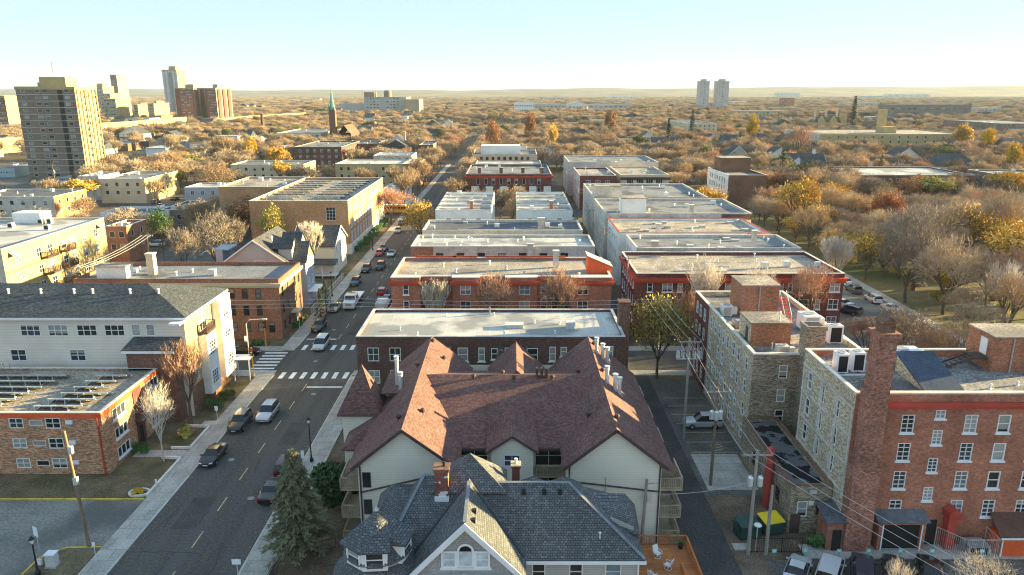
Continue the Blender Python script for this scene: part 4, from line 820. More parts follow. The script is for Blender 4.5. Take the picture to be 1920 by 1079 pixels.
# red duct, enclosure and garage on the far right
t = thing('exhaust_duct', 'red metal exhaust duct with slanted hood against the brick wall', 'duct', (39.4,57.9,0)); k = MB(); k.box(39.0,39.75,57.6,58.4,0,3.3); k.prism([(38.8,57.3,3.3),(40.1,57.3,3.3),(40.1,57.3,3.7),(39.4,57.3,4.3),(38.8,57.3,3.9)], (0,1.15,0)); k.build('duct_body','red_paint',t)
t = thing('garage', 'orange sided garage with dark sloping roof at the right edge', 'garage', (49,57.4,0)); k = MB(); k.box(43.4,54,56.6,58.4,0,1.9); k.build('wall','orange_panel',t); k = MB(); k.slab([(43.1,56.4,1.95),(54.2,56.4,1.95),(54.2,58.45,3.4),(43.1,58.45,3.4)], .12); k.build('roof',mat('roof_rust',(.10,.05,.035),.85,.25,.5,.2,5),t); k = MB(); k.box(43.3,43.4,56.5,56.6,0,1.95); k.bar((43.06,56.36,2.0),(54.2,56.36,2.0),.08,.16); k.build('white_trim','white_paint',t); FOOT.append((43,54,56,58))
def chain_fence(label, pts, h, m='galvanised', cat='fence', step=1.8, name='chain_link_fence', bars=.35):
    t = thing(name, label, cat, (pts[0][0],pts[0][1],0)); k = MB(); pk = MB()
    for (x0_,y0_),(x1_,y1_) in zip(pts, pts[1:]):
        L = math.hypot(x1_-x0_, y1_-y0_); n = max(1, round(L/step)); d = ((x1_-x0_)/L, (y1_-y0_)/L)
        for i in range(n+1): pk.tube([(x0_+d[0]*L*i/n,y0_+d[1]*L*i/n,0),(x0_+d[0]*L*i/n,y0_+d[1]*L*i/n,h)], .035, 5)
        pk.bar((x0_,y0_,h-.03),(x1_,y1_,h-.03),.05); pk.bar((x0_,y0_,.1),(x1_,y1_,.1),.04)
        m_ = int(L/bars)
        for i in range(m_+1): u = L*i/max(1,m_); k.bar((x0_+d[0]*u,y0_+d[1]*u,.1),(x0_+d[0]*u,y0_+d[1]*u,h-.05),.016)
    pk.build('fence_post', m, t); k.build('fence_mesh', m, t); return t
chain_fence('silver chain link enclosure round the grey condenser at lower right', [(38.5,58.3),(40.0,56.3),(43.0,56.3),(43.0,58.3)], 2.0, bars=.16)
chain_fence('black iron fence between the dumpsters and the parked silver cars', [(21.2,57.3),(24.2,57.3),(26.0,57.3)], 1.5, 'black_paint', name='iron_fence', bars=.14, step=2)
hvac('large grey twin fan condenser inside the chain link enclosure', 41.4,57.2,0,1.9,1.4,1.2,'box','grey_metal', None)
# ---- block beyond the first cross street
def auto_rows(z, fl=3.0, top=1.9, zmin=1.2):
    r = []; q = z-top
    while q > zmin: r.append(q); q -= fl
    return r
rows = (8.75, 5.75, 2.75)
S10 = []
for i, (u, st, ww) in enumerate([(2.3,'dh',.9),(5.2,'pair',1.7),(7.3,'dh',.8),(10,'pair',1.7),(13.2,'dh',.9),(15.6,'pair',1.7),(18.2,'dh',.9),(20.5,'pair',1.7),(23.6,'pair',1.7),(25.6,'dh',.8),(28,'pair',1.7),(30.4,'dh',.9),(33,'pair',1.7)]):
    for z in rows: S10.append((u, z, ww, 1.75, st, 'white_paint', 'pane_mixed'))
W10 = flat('apartment_building', 'maroon brick block with bright red cornice right of the alley and behind the yellow tree', 20.6, 55.0, 117.2, 134.2, 11, 'brick_maroon', 'gravel_tan', {'S': S10, 'W': gw(17, 6, rows, .95, 1.7), 'E': gw(17, 5, rows, 1, 1.7)}, .5, 'stone_trim', ('red_cornice', 10.3, .5, .5, 'SWE'))
roof_bits(W10, 10, 12)
W11 = flat('apartment_building', 'pale block with dark stained roof just behind the maroon block', 23.8, 55.2, 136.6, 150.0, 11.2, 'stucco_beige', 'felt_grey', {'W': gw(13, 4, (9,6,3), 1.1, 1.6, 'dhn')}, .5, 'stone_trim', side_mat={'W': 'stucco_white'})
roof_bits(W11, 9, 22, ('vent','hatch','vent')); chimney(W11, 46.6, 138.3, 10, 14.4, .8, .8, 'stucco_beige'); chimney(W11, 27.5, 138, 10, 12.4, 1.2, .9, 'concrete_dark')
W12 = flat('apartment_building', 'white walled block with maroon trimmed parapet and long roof shadows', 22.4, 53.6, 151.4, 169, 11.5, 'stucco_white', 'gravel_tan', {'W': gw(17, 5, (9.4,6.4,3.4), 1.1, 1.7, 'dhn')}, .5, 'red_cornice'); roof_bits(W12, 9, 30, ('vent','hatch'))
k = MB(); k.box(49.6,54.2,150.7,151.396,10.3,11.3); k.build('cornice','orange_panel',W12); chimney(W12, 31, 152.6, 10.8, 13.2, 1.1, .8, 'stucco_beige')
W13 = flat('apartment_building', 'tall stained concrete walled block with patched roof and many alley windows', 22.0, 56.4, 170.6, 195, 12.4, 'stucco_beige', 'felt_grey', {'S': gw(34, 13, (9.6,), 1.2, .8, 'plain', 'brown_trim', 'pane_dark'), 'W': gw(24, 9, (10.4,7.6,4.8,2), 1.1, 1.7, 'dhn')}, .5, 'stone_trim')
roof_bits(W13, 7, 33); penthouse(W13, 26.2,31.8,172.5,178,11.8,15.6,'stucco_white'); chimney(W13, 43, 174, 11.8, 14, 1, .8, 'stucco_beige')
k = MB(); k.box(49.4,56.6,170.2,170.596,11.0,12.2); k.build('cornice','brick_dark',W13)
W14 = flat('apartment_building', 'brown corniced block with tan roof behind the stained concrete block', 22.4, 53.6, 199, 230, 12.2, 'stucco_beige', 'felt_grey', {'W': gw(30, 8, (10,7,4), 1.1, 1.7, 'dhn')}, .5, 'stone_trim', ('brick_dark', 11.5, .9, .5, 'SE'), side_mat={'S': 'brick_maroon', 'E': 'brick_maroon'}); roof_bits(W14, 8, 35); penthouse(W14, 22.8,30,200,206,11.6,15,'stucco_beige')
W15 = flat('apartment_building', 'maroon block with gravel roof, left of a pair beyond the second cross street', 23.6, 36.2, 255, 283, 12, 'brick_maroon', 'gravel_tan', {'S': gw(12.6, 3, (9.6,6.6,3.6), 1.6, 1.6, 'pair'), 'W': gw(28, 8, (9.6,6.6,3.6), 1.1, 1.7, 'dhn')}, .5, 'stone_trim', side_mat={'W': 'stucco_beige'}); roof_bits(W15, 4, 36)
W16 = flat('apartment_building', 'cream porched block with tan roof, right of a pair beyond the second cross street', 38, 55, 257, 287, 12, 'stucco_cream', 'gravel_tan', {'S': gw(17, 4, (9.6,6.4,3.2), 2.4, 1.9, 'tri', 'white_paint', 'pane_dark'), 'W': gw(30, 7, (9.6,6.6), 1.1, 1.7, 'dhn')}, .5, 'stone_trim', ('brown_trim', 11.2, .5, .6, 'SE')); roof_bits(W16, 5, 37)
W17 = flat('apartment_building', 'long pale block with grey roof behind the maroon and cream pair', 22.5, 58, 292, 322, 13.2, 'stucco_beige', 'felt_grey', {'W': gw(30, 8, (10.6,7.6,4.6), 1.2, 1.7, 'dhn')}, .5, 'stone_trim'); roof_bits(W17, 5, 38)
R1 = flat('apartment_building', 'brown brick apartment block with white windowed side beyond the park road', 75.5, 89, 256, 284, 12, 'brick_brown', 'gravel_grey', {'W': gw(28, 7, (9.8,6.9,4.0), 1.4, 1.9, 'pair', 'white_paint', 'pane_dark')}, .6, 'stone_trim', side_mat={'W': 'stucco_white'}); penthouse(R1, 77,88,272,281,11.4,16.5,'brick_brown')
# ================================================================ left side
SB = flat('apartment_building', 'mottled brick walk-up with orange fascia and solar panels at lower left', -64, -43.6, 71.3, 84.5, 7.15, 'brick_mottled', 'gravel_tan', {'S': [(x, z, ww, hh, st, 'cream_paint' if st != 'plain' else 'stone_trim', pn) for z in (6.0, 3.65, 1.3) for x, ww, hh, st, pn in ((2.2,1.5,1.15,'pairn','pane_mixed'),(5.8,1.4,.65,'plain','pane_mixed'),(7.9,1.6,1.2,'pairn','pane_dark'),(11.3,1.5,1.15,'pairn','pane_mixed'),(13.4,1.4,.65,'plain','pane_mixed'),(15.2,1.6,1.2,'pairn','pane_dark'))], 'E': [(u, z, 2.6, 1.25, 'tri', 'white_paint', 'pane_dark') for u in (3.4, 11.2) for z in (5.9, 3.6, 1.3)]}, .25, 'stone_trim', ('orange_panel', 7.12, .34, .06, 'SE'))
k = MB()
for u in (17.0,):
    for z in (6.15, 3.8, 1.45): k.box(-64+u-.35,-64+u+.35,71.1,71.296,z-.2,z+.22)
k.build('wall_air_conditioner','white_paint',SB); k = MB(); k.tube([(-44.0,71.2,7),(-44.0,71.2,0)], .09, 6); k.build('drain_pipe','red_cornice',SB)
k = MB(); k.box(-43.56,-42.6,77.6,79.8,3.1,3.3); k.box(-42.75,-42.62,77.65,77.78,0,3.1); k.build('entry_canopy','brown_trim',SB); k = MB(); k.box(-43.59,-43.5,77.8,79.6,0,6.9); k.build('wall','brick_maroon',SB); k = MB(); k.box(-43.49,-43.45,78.2,79.3,0,2.3); k.build('door','pane_dark',SB)
def solar_row(label, x0, x1, y, z, first=[None]):
    t = thing('solar_panel_row', label, 'solar panel', (x0,y,z), 0, 'rows of tilted solar panels on flat roofs'); n = max(1, int((x1-x0)/1.75)); k = MB(); q = MB()
    for i in range(n):
        a = x0+i*1.75; k.slab([(a+.04,y-.45,z+.62),(a+1.7,y-.45,z+.62),(a+1.7,y+.55,z+.18),(a+.04,y+.55,z+.18)], .05); q.bar((a,y-.5,z+.60),(a+1.75,y-.5,z+.60),.09,.12); q.bar((a+.02,y-.45,z+.64),(a+.02,y+.55,z+.20),.05); q.bar((a+.1,y-.48,z),(a+.1,y-.48,z+.55),.09); q.bar((a+.1,y-.6,z+.05),(a+.1,y+.6,z+.05),.1,.08); q.bar((a+.3,y+.5,z),(a+.3,y+.5,z+.15),.05)
    q.bar((x0,y+.57,z+.2),(x0+n*1.75,y+.57,z+.2),.05); k.build('solar_cell','solar',t); q.build('mounting_frame','galvanised',t); return t
for i in range(6):
    solar_row('solar panel row on the left half of the mottled brick roof', -63.5+.35*i, -53.4+.3*i, 72.9+i*1.75, 6.9); solar_row('solar panel row on the right half of the mottled brick roof', -51.3+.4*i, -45.6+.2*i, 72.9+i*1.75, 6.9)
CB = thing('apartment_building', 'cream sided block with dark hipped roof and white bay windows at left', 'apartment building', (-60, 92, 0)); FOOT.append((-84,-39.8,84,99))
w = MB(); S = []
for px_ in (57,109,163,215): S.append((gy(px_,620,86).x+84, 11.5, 2.5, 1.5, 'six', 'white_paint', 'pane_dark'))
for px_ in (255,282): S.append((gy(px_,618,86).x+84, 11.55, 1.05, 1.5, 'dhn', 'white_paint', 'pane_mixed'))
S += [(18.2,11.5,2.5,1.5,'six','white_paint','pane_dark'),(13,11.5,2.5,1.5,'six','white_paint','pane_dark')]
for px_ in (35,146): S += [(gy(px_,666,86).x+84, 8.25, 2.0, 1.55, 'four', 'white_paint', 'pane_dark'), (gy(px_,666,86).x+84+.2, 5.2, 2.0, 1.5, 'four', 'white_paint', 'pane_dark'), (gy(px_,666,86).x+84+.2, 2.2, 2.0, 1.5, 'four', 'white_paint', 'pane_dark')]
S += [(gy(258,663,86).x+84-.2, 8.3, 1.2, 1.55, 'dhn', 'white_paint', 'pane_dark'), (gy(258,663,86).x+84-.2, 5.3, 1.2, 1.5, 'dhn', 'white_paint', 'pane_dark')]
ops = put_wins(CB, (-84,86),(-40.5,86),'S',S); wall_panel(w, (-84,86),(-40.5,86),0,13.2,ops); w.build('wall','siding_offwhite',CB)
w = MB(); E_ = [(2.0, 5.0, .9, 1.4, 'dhn', 'white_paint', 'pane_mixed'), (2.0, 2.0, .9, 1.4, 'dhn', 'white_paint', 'pane_mixed'), (5.0, 11.0, 1.6, 2.2, 'pairn', 'white_paint', 'pane_mixed')]
ops = put_wins(CB, (-40.5,86),(-40.5,98.6),'E',E_); wall_panel(w, (-40.5,86),(-40.5,98.6),0,13.2,ops); wall_panel(w, (-40.5,98.6),(-84,98.6),0,13.2); w.build('wall','stucco_yellow_and_sunlit',CB)  # end wall of the cream block, the sun's yellow put into its colour
k = MB(); k.box(-40.48,-40.44,86.02,98.58,0,3.8); k.build('wall','brick_brown',CB)
k = MB(); hip_roof(k, -84, -40.5, 86, 98.6, 13.35, 15.9, -76, -47.6, .55, .25); o = k.build('roof','shingle_navy',CB)
for px_ in (17,78,140,175,245,298): p = gy(px_,556,90.2); zz = 13.35+(90.2-85.45)/6.85*2.55; k = MB(); k.lathe((p.x,90.2,zz-.1), [(.16,0),(.12,.35),(.12,.55),(.2,.57),(.16,.7)], 10); k.build('roof_vent','white_paint',o)
k = MB(); k.box(-84.2,-40.0,85.36,85.5,13.0,13.3); k.box(-40.1,-39.9,85.4,99.1,13.0,13.3); k.box(-40.5,-39.95,85.5,99.0,12.92,13.0)
k.box(-41.6,-40.3,84.3,85.9,12.6,12.9); k.build('white_trim','white_paint',CB)
for y0_, y1_, z0_, z1_, zs_ in ((89.4,92.4,1.6,9.6,(7.6,3.6)),(94.4,98.2,1.9,13.0,(11.2,8.2,4.2))):
    k = MB(); wns = [((y1_-y0_)/2, z, 1.9, 1.9, 'grid', 'white_paint', 'pane_dark') for z in zs_]; xb = -39.4
    by2 = thing('bay', None, None, (0,0,0)); by2.parent = CB; by2.location = Vector((xb,(y0_+y1_)/2,z0_))-CB.location
    ops = put_wins(by2, (xb,y0_),(xb,y1_),'E',wns); wall_panel(k, (xb,y0_),(xb,y1_),z0_,z1_,ops); wall_panel(k, (-40.5,y0_),(xb,y0_),z0_,z1_); wall_panel(k, (xb,y1_),(-40.5,y1_),z0_,z1_); k.poly([(-40.5,y0_,z1_),(xb,y0_,z1_),(xb,y1_,z1_),(-40.5,y1_,z1_)]); k.poly([(-40.5,y0_,z0_),(-40.5,y1_,z0_),(xb,y1_,z0_),(xb,y0_,z0_)]); k.build('bay_wall','stucco_white',by2)
balcony(CB, -40.49, -39.3, 89.6, 92.2, 9.95, 'SEN', 'brown_trim')
k = MB(); k.box(-47.2,-41.4,84.2,85.996,0,9.6); k.build('wall','brick_brown',CB); k = MB(); k.slab([(-47.6,83.8,9.6),(-41.0,83.8,9.6),(-41.0,85.99,10.7),(-46.9,85.99,10.7)], .2); k.slab([(-47.6,83.8,9.6),(-46.9,85.99,10.7),(-47.6,85.99,9.7)], .2); k.build('stair_roof','shingle_dark',CB)
k = MB(); k.box(-47.5,-41.1,83.7,83.8,9.25,9.55); k.tube([(-66.2,85.9,13),(-65.6,85.9,0)], .06, 5); k.build('gutter','white_paint',CB)
k = MB(); k.box(-39.9,-37.3,97.6,99.5,3.2,3.4)
for x in (-37.5,-39.7):
    for y in (97.8,99.3): k.box(x-.06,x+.06,y-.06,y+.06,0,3.2)
k.build('entry_canopy','white_paint',CB)
BB = flat('apartment_building', 'three storey brown brick block with pale cornice on the left corner past the crosswalk', -72, -38.3, 116, 128.6, 10.3, 'brick_orange', 'felt_grey', {'S': [(u, z, .95, 1.7, 'dhn', 'brown_trim', 'pane_mixed') for u in (3,6,9,12,15,18,21,24,25.8,28,30.2) for z in (7.9,5.0,2.1)]+[(32.0,2.1,1.0,1.8,'dhn','brown_trim','pane_mixed')], 'E': [(u, z, .95, 1.7, 'dhn', 'brown_trim', 'pane_mixed') for u in (1.6,4.2,8.6,11) for z in (7.9,5.0,2.1)]}, .45, 'brick_brown', ('stucco_cream', 9.75, .45, .5, 'SE'), side_mat={'E': 'brick_brown'})
roof_bits(BB, 5, 61); chimney(BB, -61.5, 121.5, 9.8, 13.6, 1.2, 1.2, 'stucco_cream'); k = MB(); k.box(-69.5,-64.5,118.6,121,9.86,11.8); o = k.build('penthouse','stucco_white',BB); k = MB(); k.box(-69.7,-64.3,118.4,121.2,11.802,11.95); k.build('penthouse_roof','gravel_tan',o)
k = MB(); k.box(-38.28,-36.9,121.2,123.6,3.0,3.25); k.box(-37.1,-37.0,121.3,121.4,0,3.0); k.box(-37.1,-37.0,123.4,123.5,0,3.0); k.build('entry_canopy','stucco_cream',BB)
# grey gabled house and porch house beyond
def house(name_label, x0, x1, y0, y1, ze, zp, wallm, roofm, ridge='y', wins=None, dorm=(), porch=None, chim=None, group=None, loc=None, trim='white_paint', xp=None):
    root = thing('house', name_label, 'house', ((x0+x1)/2,(y0+y1)/2,0), 0, group); FOOT.append((x0,x1,y0,y1)); w = MB(); wins = wins or {}
    for s in 'SENW': A, B = side_line(s, x0,x1,y0,y1); ops = put_wins(root, A, B, s, wins.get(s, [])); wall_panel(w, A, B, 0, ze, ops)
    r = MB(); xm = (x0+x1)/2 if xp is None else xp; ym = (y0+y1)/2
    if ridge == 'y':
        w.poly([(x0,y0,ze),(x1,y0,ze),(xm,y0,zp-.1)]); w.poly([(x1,y1,ze),(x0,y1,ze),(xm,y1,zp-.1)]); gable_roof(r, x0,x1,y0,y1,ze,zp,xm)
        t = MB(); s_ = (zp-ze)/(xm-x0)
        for sx, xx in ((-1,x0-.4),(1,x1+.4)): t.bar((xx,y0-.43,ze-.4*s_-.12),(xm,y0-.43,zp-.12), .08, .24)
        t.build('bargeboard', trim, root)
    elif ridge == 'x':
        w.poly([(x1,y0,ze),(x1,y1,ze),(x1,ym,zp-.1)]); w.poly([(x0,y1,ze),(x0,y0,ze),(x0,ym,zp-.1)]); gable_roof_x(r, x0,x1,y0,y1,ze,zp)
        t = MB(); s_ = (zp-ze)/(ym-y0)
        for xx in (x0-.43,x1+.43):
            for yy in (y0-.4,y1+.4): t.bar((xx,yy,ze-.4*s_-.12),(xx,ym,zp-.12), .08, .24)
        t.build('bargeboard', trim, root)
    else: d = min(x1-x0,y1-y0)*.42; hip_roof(r, x0,x1,y0,y1,ze,zp,x0+d,x1-d)
    w.build('wall', wallm, root); r.build('roof', roofm, root)
    for dx, dy, dw, side in dorm:      # gabled dormers on the south slope or east slope
        k = MB(); q = MB(); f_ = (ze+zp)/2
        if side == 'E':
            k.box(dx-2.5,dx,dy-dw/2,dy+dw/2,ze-.5,f_+.4); k.prism([(dx,dy-dw/2,f_+.4),(dx,dy+dw/2,f_+.4),(dx,dy,f_+.4+dw*.45)], (-.1,0,0)); gable_roof_x(q, dx-3.5,dx,dy-dw/2,dy+dw/2,f_+.4,f_+.4+dw*.5,.25,.12)
        else:
            k.box(dx-dw/2,dx+dw/2,dy,dy+2.5,ze-.5,f_+.4); k.prism([(dx-dw/2,dy,f_+.4),(dx+dw/2,dy,f_+.4),(dx,dy,f_+.4+dw*.45)], (0,.1,0)); gable_roof(q, dx-dw/2,dx+dw/2,dy,dy+3.5,f_+.4,f_+.4+dw*.5,None,.25,.12)
        o = k.build('dormer', wallm if side=='E' else trim, root); q.build('dormer_roof', roofm, o)
        if side == 'S': window(root, (dx,dy-.02,f_-.15), 0, dw*.5, 1.1, 'dhn')
    if porch:
        px0,px1,py0,py1,pz = porch; q = MB(); q.slab([(px0,py0,pz),(px1,py0,pz),(px1,py1,pz+.7),(px0,py1,pz+.7)], .2); q.build('porch_roof', roofm, root); q = MB()
        for i in range(4): u = px0+.3+(px1-px0-.6)*i/3; q.box(u-.1,u+.1,py0+.2,py0+.4,0,pz-.1)
        q.box(px0,px1,py0+.1,py1,.5,.7); q.build('porch_post', trim, root)
    if chim: chimney(root, *chim)
    return root
GH = house('tall grey sided gabled house with sunlit roof behind the brown brick block', -54.2,-42.2,133.5,148,9.2,13.5,'siding_grey','shingle_dark','y',{'S': [(4.2,8.2,1.2,1.5,'dhn'),(6.9,8.4,2,2.2,'pairn'),(9.6,7.6,1,1.4,'dhn')], 'E': [(u,z,1.1,1.7,'dhn') for u in (2,5,8,11) for z in (7.4,4.4,1.6)]}, [(-41.6,136.6,3.2,'E'),(-41.6,142.5,3.2,'E')])
k = MB(); k.box(-42.19,-39.2,135,141,0,9.3); k.build('wall','siding_bluegrey',GH); k = MB(); gable_roof_x(k, -42.5,-39.2,135,141,9.3,12.4,.35,.2); k.build('roof','shingle_dark',GH); k = MB(); k.prism([(-39.2,135,9.3),(-39.2,141,9.3),(-39.2,138,12.3)], (-.1,0,0)); k.build('wall','stucco_yellow_and_sunlit',GH)  # sunlight on the street gable is painted in as yellow
for z in (7.6,4.6,1.8):
    for y in (136.6,139.4): window(GH, (-39.18,y,z), PI/2, 1.1, 1.8, 'dhn')
k = MB(); k.box(-39.19,-37.4,135.2,140.8,2.9,3.1); k.box(-37.6,-37.4,135.3,135.5,0,2.9); k.box(-37.6,-37.4,140.5,140.7,0,2.9); k.build('porch','white_paint',GH)
k = MB(); k.box(-55.6,-54.3,134,138,0,11.4); k.box(-55.9,-53,133.8,138.3,11.402,11.6); k.build('side_tower','siding_bluegrey',GH)
vent(GH,-46.5,139,12.2,.9,.12)
house('white porched house with dark roof beside the yellow brick apartments', -49,-39.8,160,172,7.0,10.5,'siding_white','shingle_dark','x',{'E': [(u,z,1,1.6,'dhn') for u in (2.5,6,9.5) for z in (5.4,2.4)]}, (), (-48,-39,157.2,160,3.2))
YB = flat('apartment_building', 'long golden brick apartment block with solar roof on the left of the street', -66, -41.2, 182.5, 234, 13.6, 'brick_gold', 'gravel_tan', {'S': [(4.4, 7.0, 2.4, 5.0, 'grid', 'white_paint', 'pane_mixed'), (20.4, 10.4, 2.4, 3.4, 'grid', 'white_paint', 'pane_mixed'), (20.4, 5.2, 2.4, 3.4, 'grid', 'white_paint', 'pane_mixed')], 'E': gw(51, 13, (11.2,7.6,4.2), 1.7, 2.5, 'six', 'white_paint', 'pane_mixed', .02)}, .6, 'cream_paint', base=('stone_trim', 2.6, .08))
k = MB(); k.box(-41.19,-40.9,182.4,233,0,2.2); k.build('plinth','stone_trim',YB)
YB2 = flat('apartment_building', 'rear golden brick wing joined behind the solar roofed block', -86, -66.1, 214, 240, 13.2, 'brick_gold', 'gravel_tan', {'S': [(17, 10.6, 3.2, 1.6, 'tri', 'white_paint', 'pane_dark')]}, .5, 'cream_paint'); roof_bits(YB2, 6, 70)
for j in range(9):
    for i_, (a, c_) in enumerate(((-64.5,-55.2),(-52.5,-43.5))): solar_row('solar panel row on the golden brick roof', a, c_, 186.5+j*5.0, 13.0)
CT = flat('apartment_building', 'cream four storey block with white roof and sunlit balcony side at upper left', -125, -90, 126, 159.5, 13.2, 'stucco_cream', 'membrane_white', {'E': [(u, z, 1.5, 1.7, 'pairn', 'white_paint', 'pane_mixed') for u in (4,10,13.5,18,21,25,29.5) for z in (10.6,7.4,4.2,1.6)], 'S': [(u, z, 2.0, 2.4, 'pairn', 'white_paint', 'pane_dark') for u in (33,29,25) for z in (9.6,6.2,2.8)]}, .35, 'membrane_pale', side_mat={'E': 'stucco_yellow_and_sunlit', 'S': 'stucco_beige'})  # east side has sunlight painted in as yellow, south front is greyer beige
for y0_ in (136.5,142.5):
    for z in (9.4,6.2,3.0): balcony(CT, -89.98, -88.7, y0_, y0_+3.4, z, 'SEN', 'brown_trim')
for y in (128.5,157): k = MB(); k.slab([(-89.98,y-.9,12.4),(-89.0,y-.9,11.6),(-89.0,y+.9,11.6),(-89.98,y+.9,12.4)], .1); k.build('window_awning','grey_metal',CT)
rr = random.Random(5)
for i in range(14): hvac('small condenser among the cluster on the white roof at upper left', -121+rr.random()*28, 130+rr.random()*26, 12.85, 1.0, 1.0, 1.1, 'box', 'membrane_pale', 'small condensers on the white roof at upper left')
k = MB(); k.box(-107,-101,155,158.8,12.85,15.0); k.build('penthouse','stucco_white',CT)
# ---- mid-distance flat blocks given by their roof front edge in the photo
def FB(label, x0, x1, yf, z, yb, wall, roof, cap='stone_trim', side=None, wn=True, name='apartment_building', st='plain', cols=None, cat='building', **kw):
    a, b_, c_ = gz(x0, yf, z), gz(x1, yf, z), gz(x0, yb, z); X0, X1 = a.x, b_.x; D = c_.y-a.y; wins = {}
    if wn:
        n = cols or max(2, int((X1-X0)/3.6)); rw = auto_rows(z, 3.0, 2.0); wins['S'] = gw(X1-X0, min(n, 90//max(1,len(rw))), rw, 1.3, 1.5, st, 'cream_paint', 'pane_dark', .04)
        s = 'E' if X1 < 0 else 'W'; m_ = max(2, int(D/4)); wins[s] = gw(D, min(m_, 8), rw, 1.2, 1.5, st, 'cream_paint', 'pane_dark', .04)
    sm = {'E': side, 'W': side} if side else None  # yellow sides put the sunlight into the end walls' colour
    r = flat(name, label, X0, X1, a.y, c_.y, z, wall, roof, wins, .5, cap, None, sm, cat, **kw); roof_bits(r, 4, int(x0)); return r
FB('white low block with dark flat roof behind the cream four storey block', 187, 300, 400, 7, 388, 'stucco_white', 'felt_dark')
FB('tan block with brown roof and sunlit end wall left of the bare trees', 300, 347, 394, 7, 377, 'brick_greybrown', 'gravel_tan', side='stucco_yellow_and_sunlit')
FB('reddish brick annex beside the parking lot with the white car', 198, 236, 425, 9, 412, 'brick_orange', 'felt_grey')
FB('blue grey low block with white roof in front of the golden brown trees', 345, 470, 352, 6, 343, 'siding_bluegrey', 'membrane_white', st='pairn')
FB('cream three storey flats with sunlit side near the tall tower', 185, 270, 336, 9, 321, 'stucco_cream', 'felt_grey', side='stucco_yellow_and_sunlit')
FB('pale rear wing of the cream flats near the tall tower', 146, 184, 331, 9, 323, 'stucco_beige', 'felt_grey')
FB('brown flat roofed block with sunlit brick end at the far left', -60, 100, 369, 7.5, 355, 'stucco_beige', 'felt_dark', side='brick_orange')
FB('pale long block with white rim behind the golden brick roof', 432, 568, 309, 9, 301, 'stucco_cream', 'felt_grey', side='stucco_yellow_and_sunlit')
FB('cream block with rows of arched dark windows beyond the solar roof', 628, 756, 308, 10, 299, 'stucco_yellow_and_sunlit', 'membrane_pale', cols=9)
FB('orange brick end block beside the cream arched block', 758, 784, 308, 10, 299, 'brick_orange', 'membrane_pale')
FB('white roofed block behind the cream arched block', 700, 772, 292, 10, 286, 'stucco_beige', 'membrane_white')
FB('white corner shop with pale roof and green awnings at the second cross street', 717, 762, 356, 6.5, 347, 'stucco_white', 'membrane_white', cols=2)
FB('large dark brownstone block with parapets among the trees left of centre', 552, 640, 276, 12, 265, 'brick_dark', 'felt_grey', st='pairn')
FB('dark red brick flats with tiled roof edge right of the brownstone block', 642, 706, 270, 11, 264, 'brick_maroon', 'felt_dark')
FB('small tan block with flat roof below the church spire', 517, 602, 250, 10, 242, 'stucco_cream', 'felt_grey', side='stucco_yellow_and_sunlit')
FB('dark block with pale eaves right of the dark red flats', 786, 812, 272, 11, 265, 'brick_brown', 'felt_grey')
FB('orange low brick block with white roof along the park at right', 1612, 1830, 329, 8, 313, 'brick_brown', 'membrane_white', side='stucco_beige', cols=14)
FB('grey flat roofed block at the right edge behind the park', 1885, 1990, 330, 9, 318, 'brick_greybrown', 'felt_grey')
FB('dark brick block at the far right edge below the skyline', 1878, 1990, 232, 14, 225, 'brick_greybrown', 'felt_grey')
FB('pale block with white rim left of the green awning shop street', 1290, 1345, 232, 14, 225, 'stucco_cream', 'felt_dark')
sch = FB('long tan school building with pale parapet rails at right', 1537, 1822, 252, 13, 243, 'stucco_yellow_and_sunlit', 'gravel_tan', side='stucco_beige', cols=16, name='school_building')
p = gz(1668, 249, 13); k = MB(); k.box(p.x-4.5,p.x+4.5,p.y,p.y+8,12.4,17); k.box(p.x-3.5,p.x+1.0,p.y+8.1,p.y+13,12.4,28.5); k.build('chimney','stucco_yellow_and_sunlit',sch)
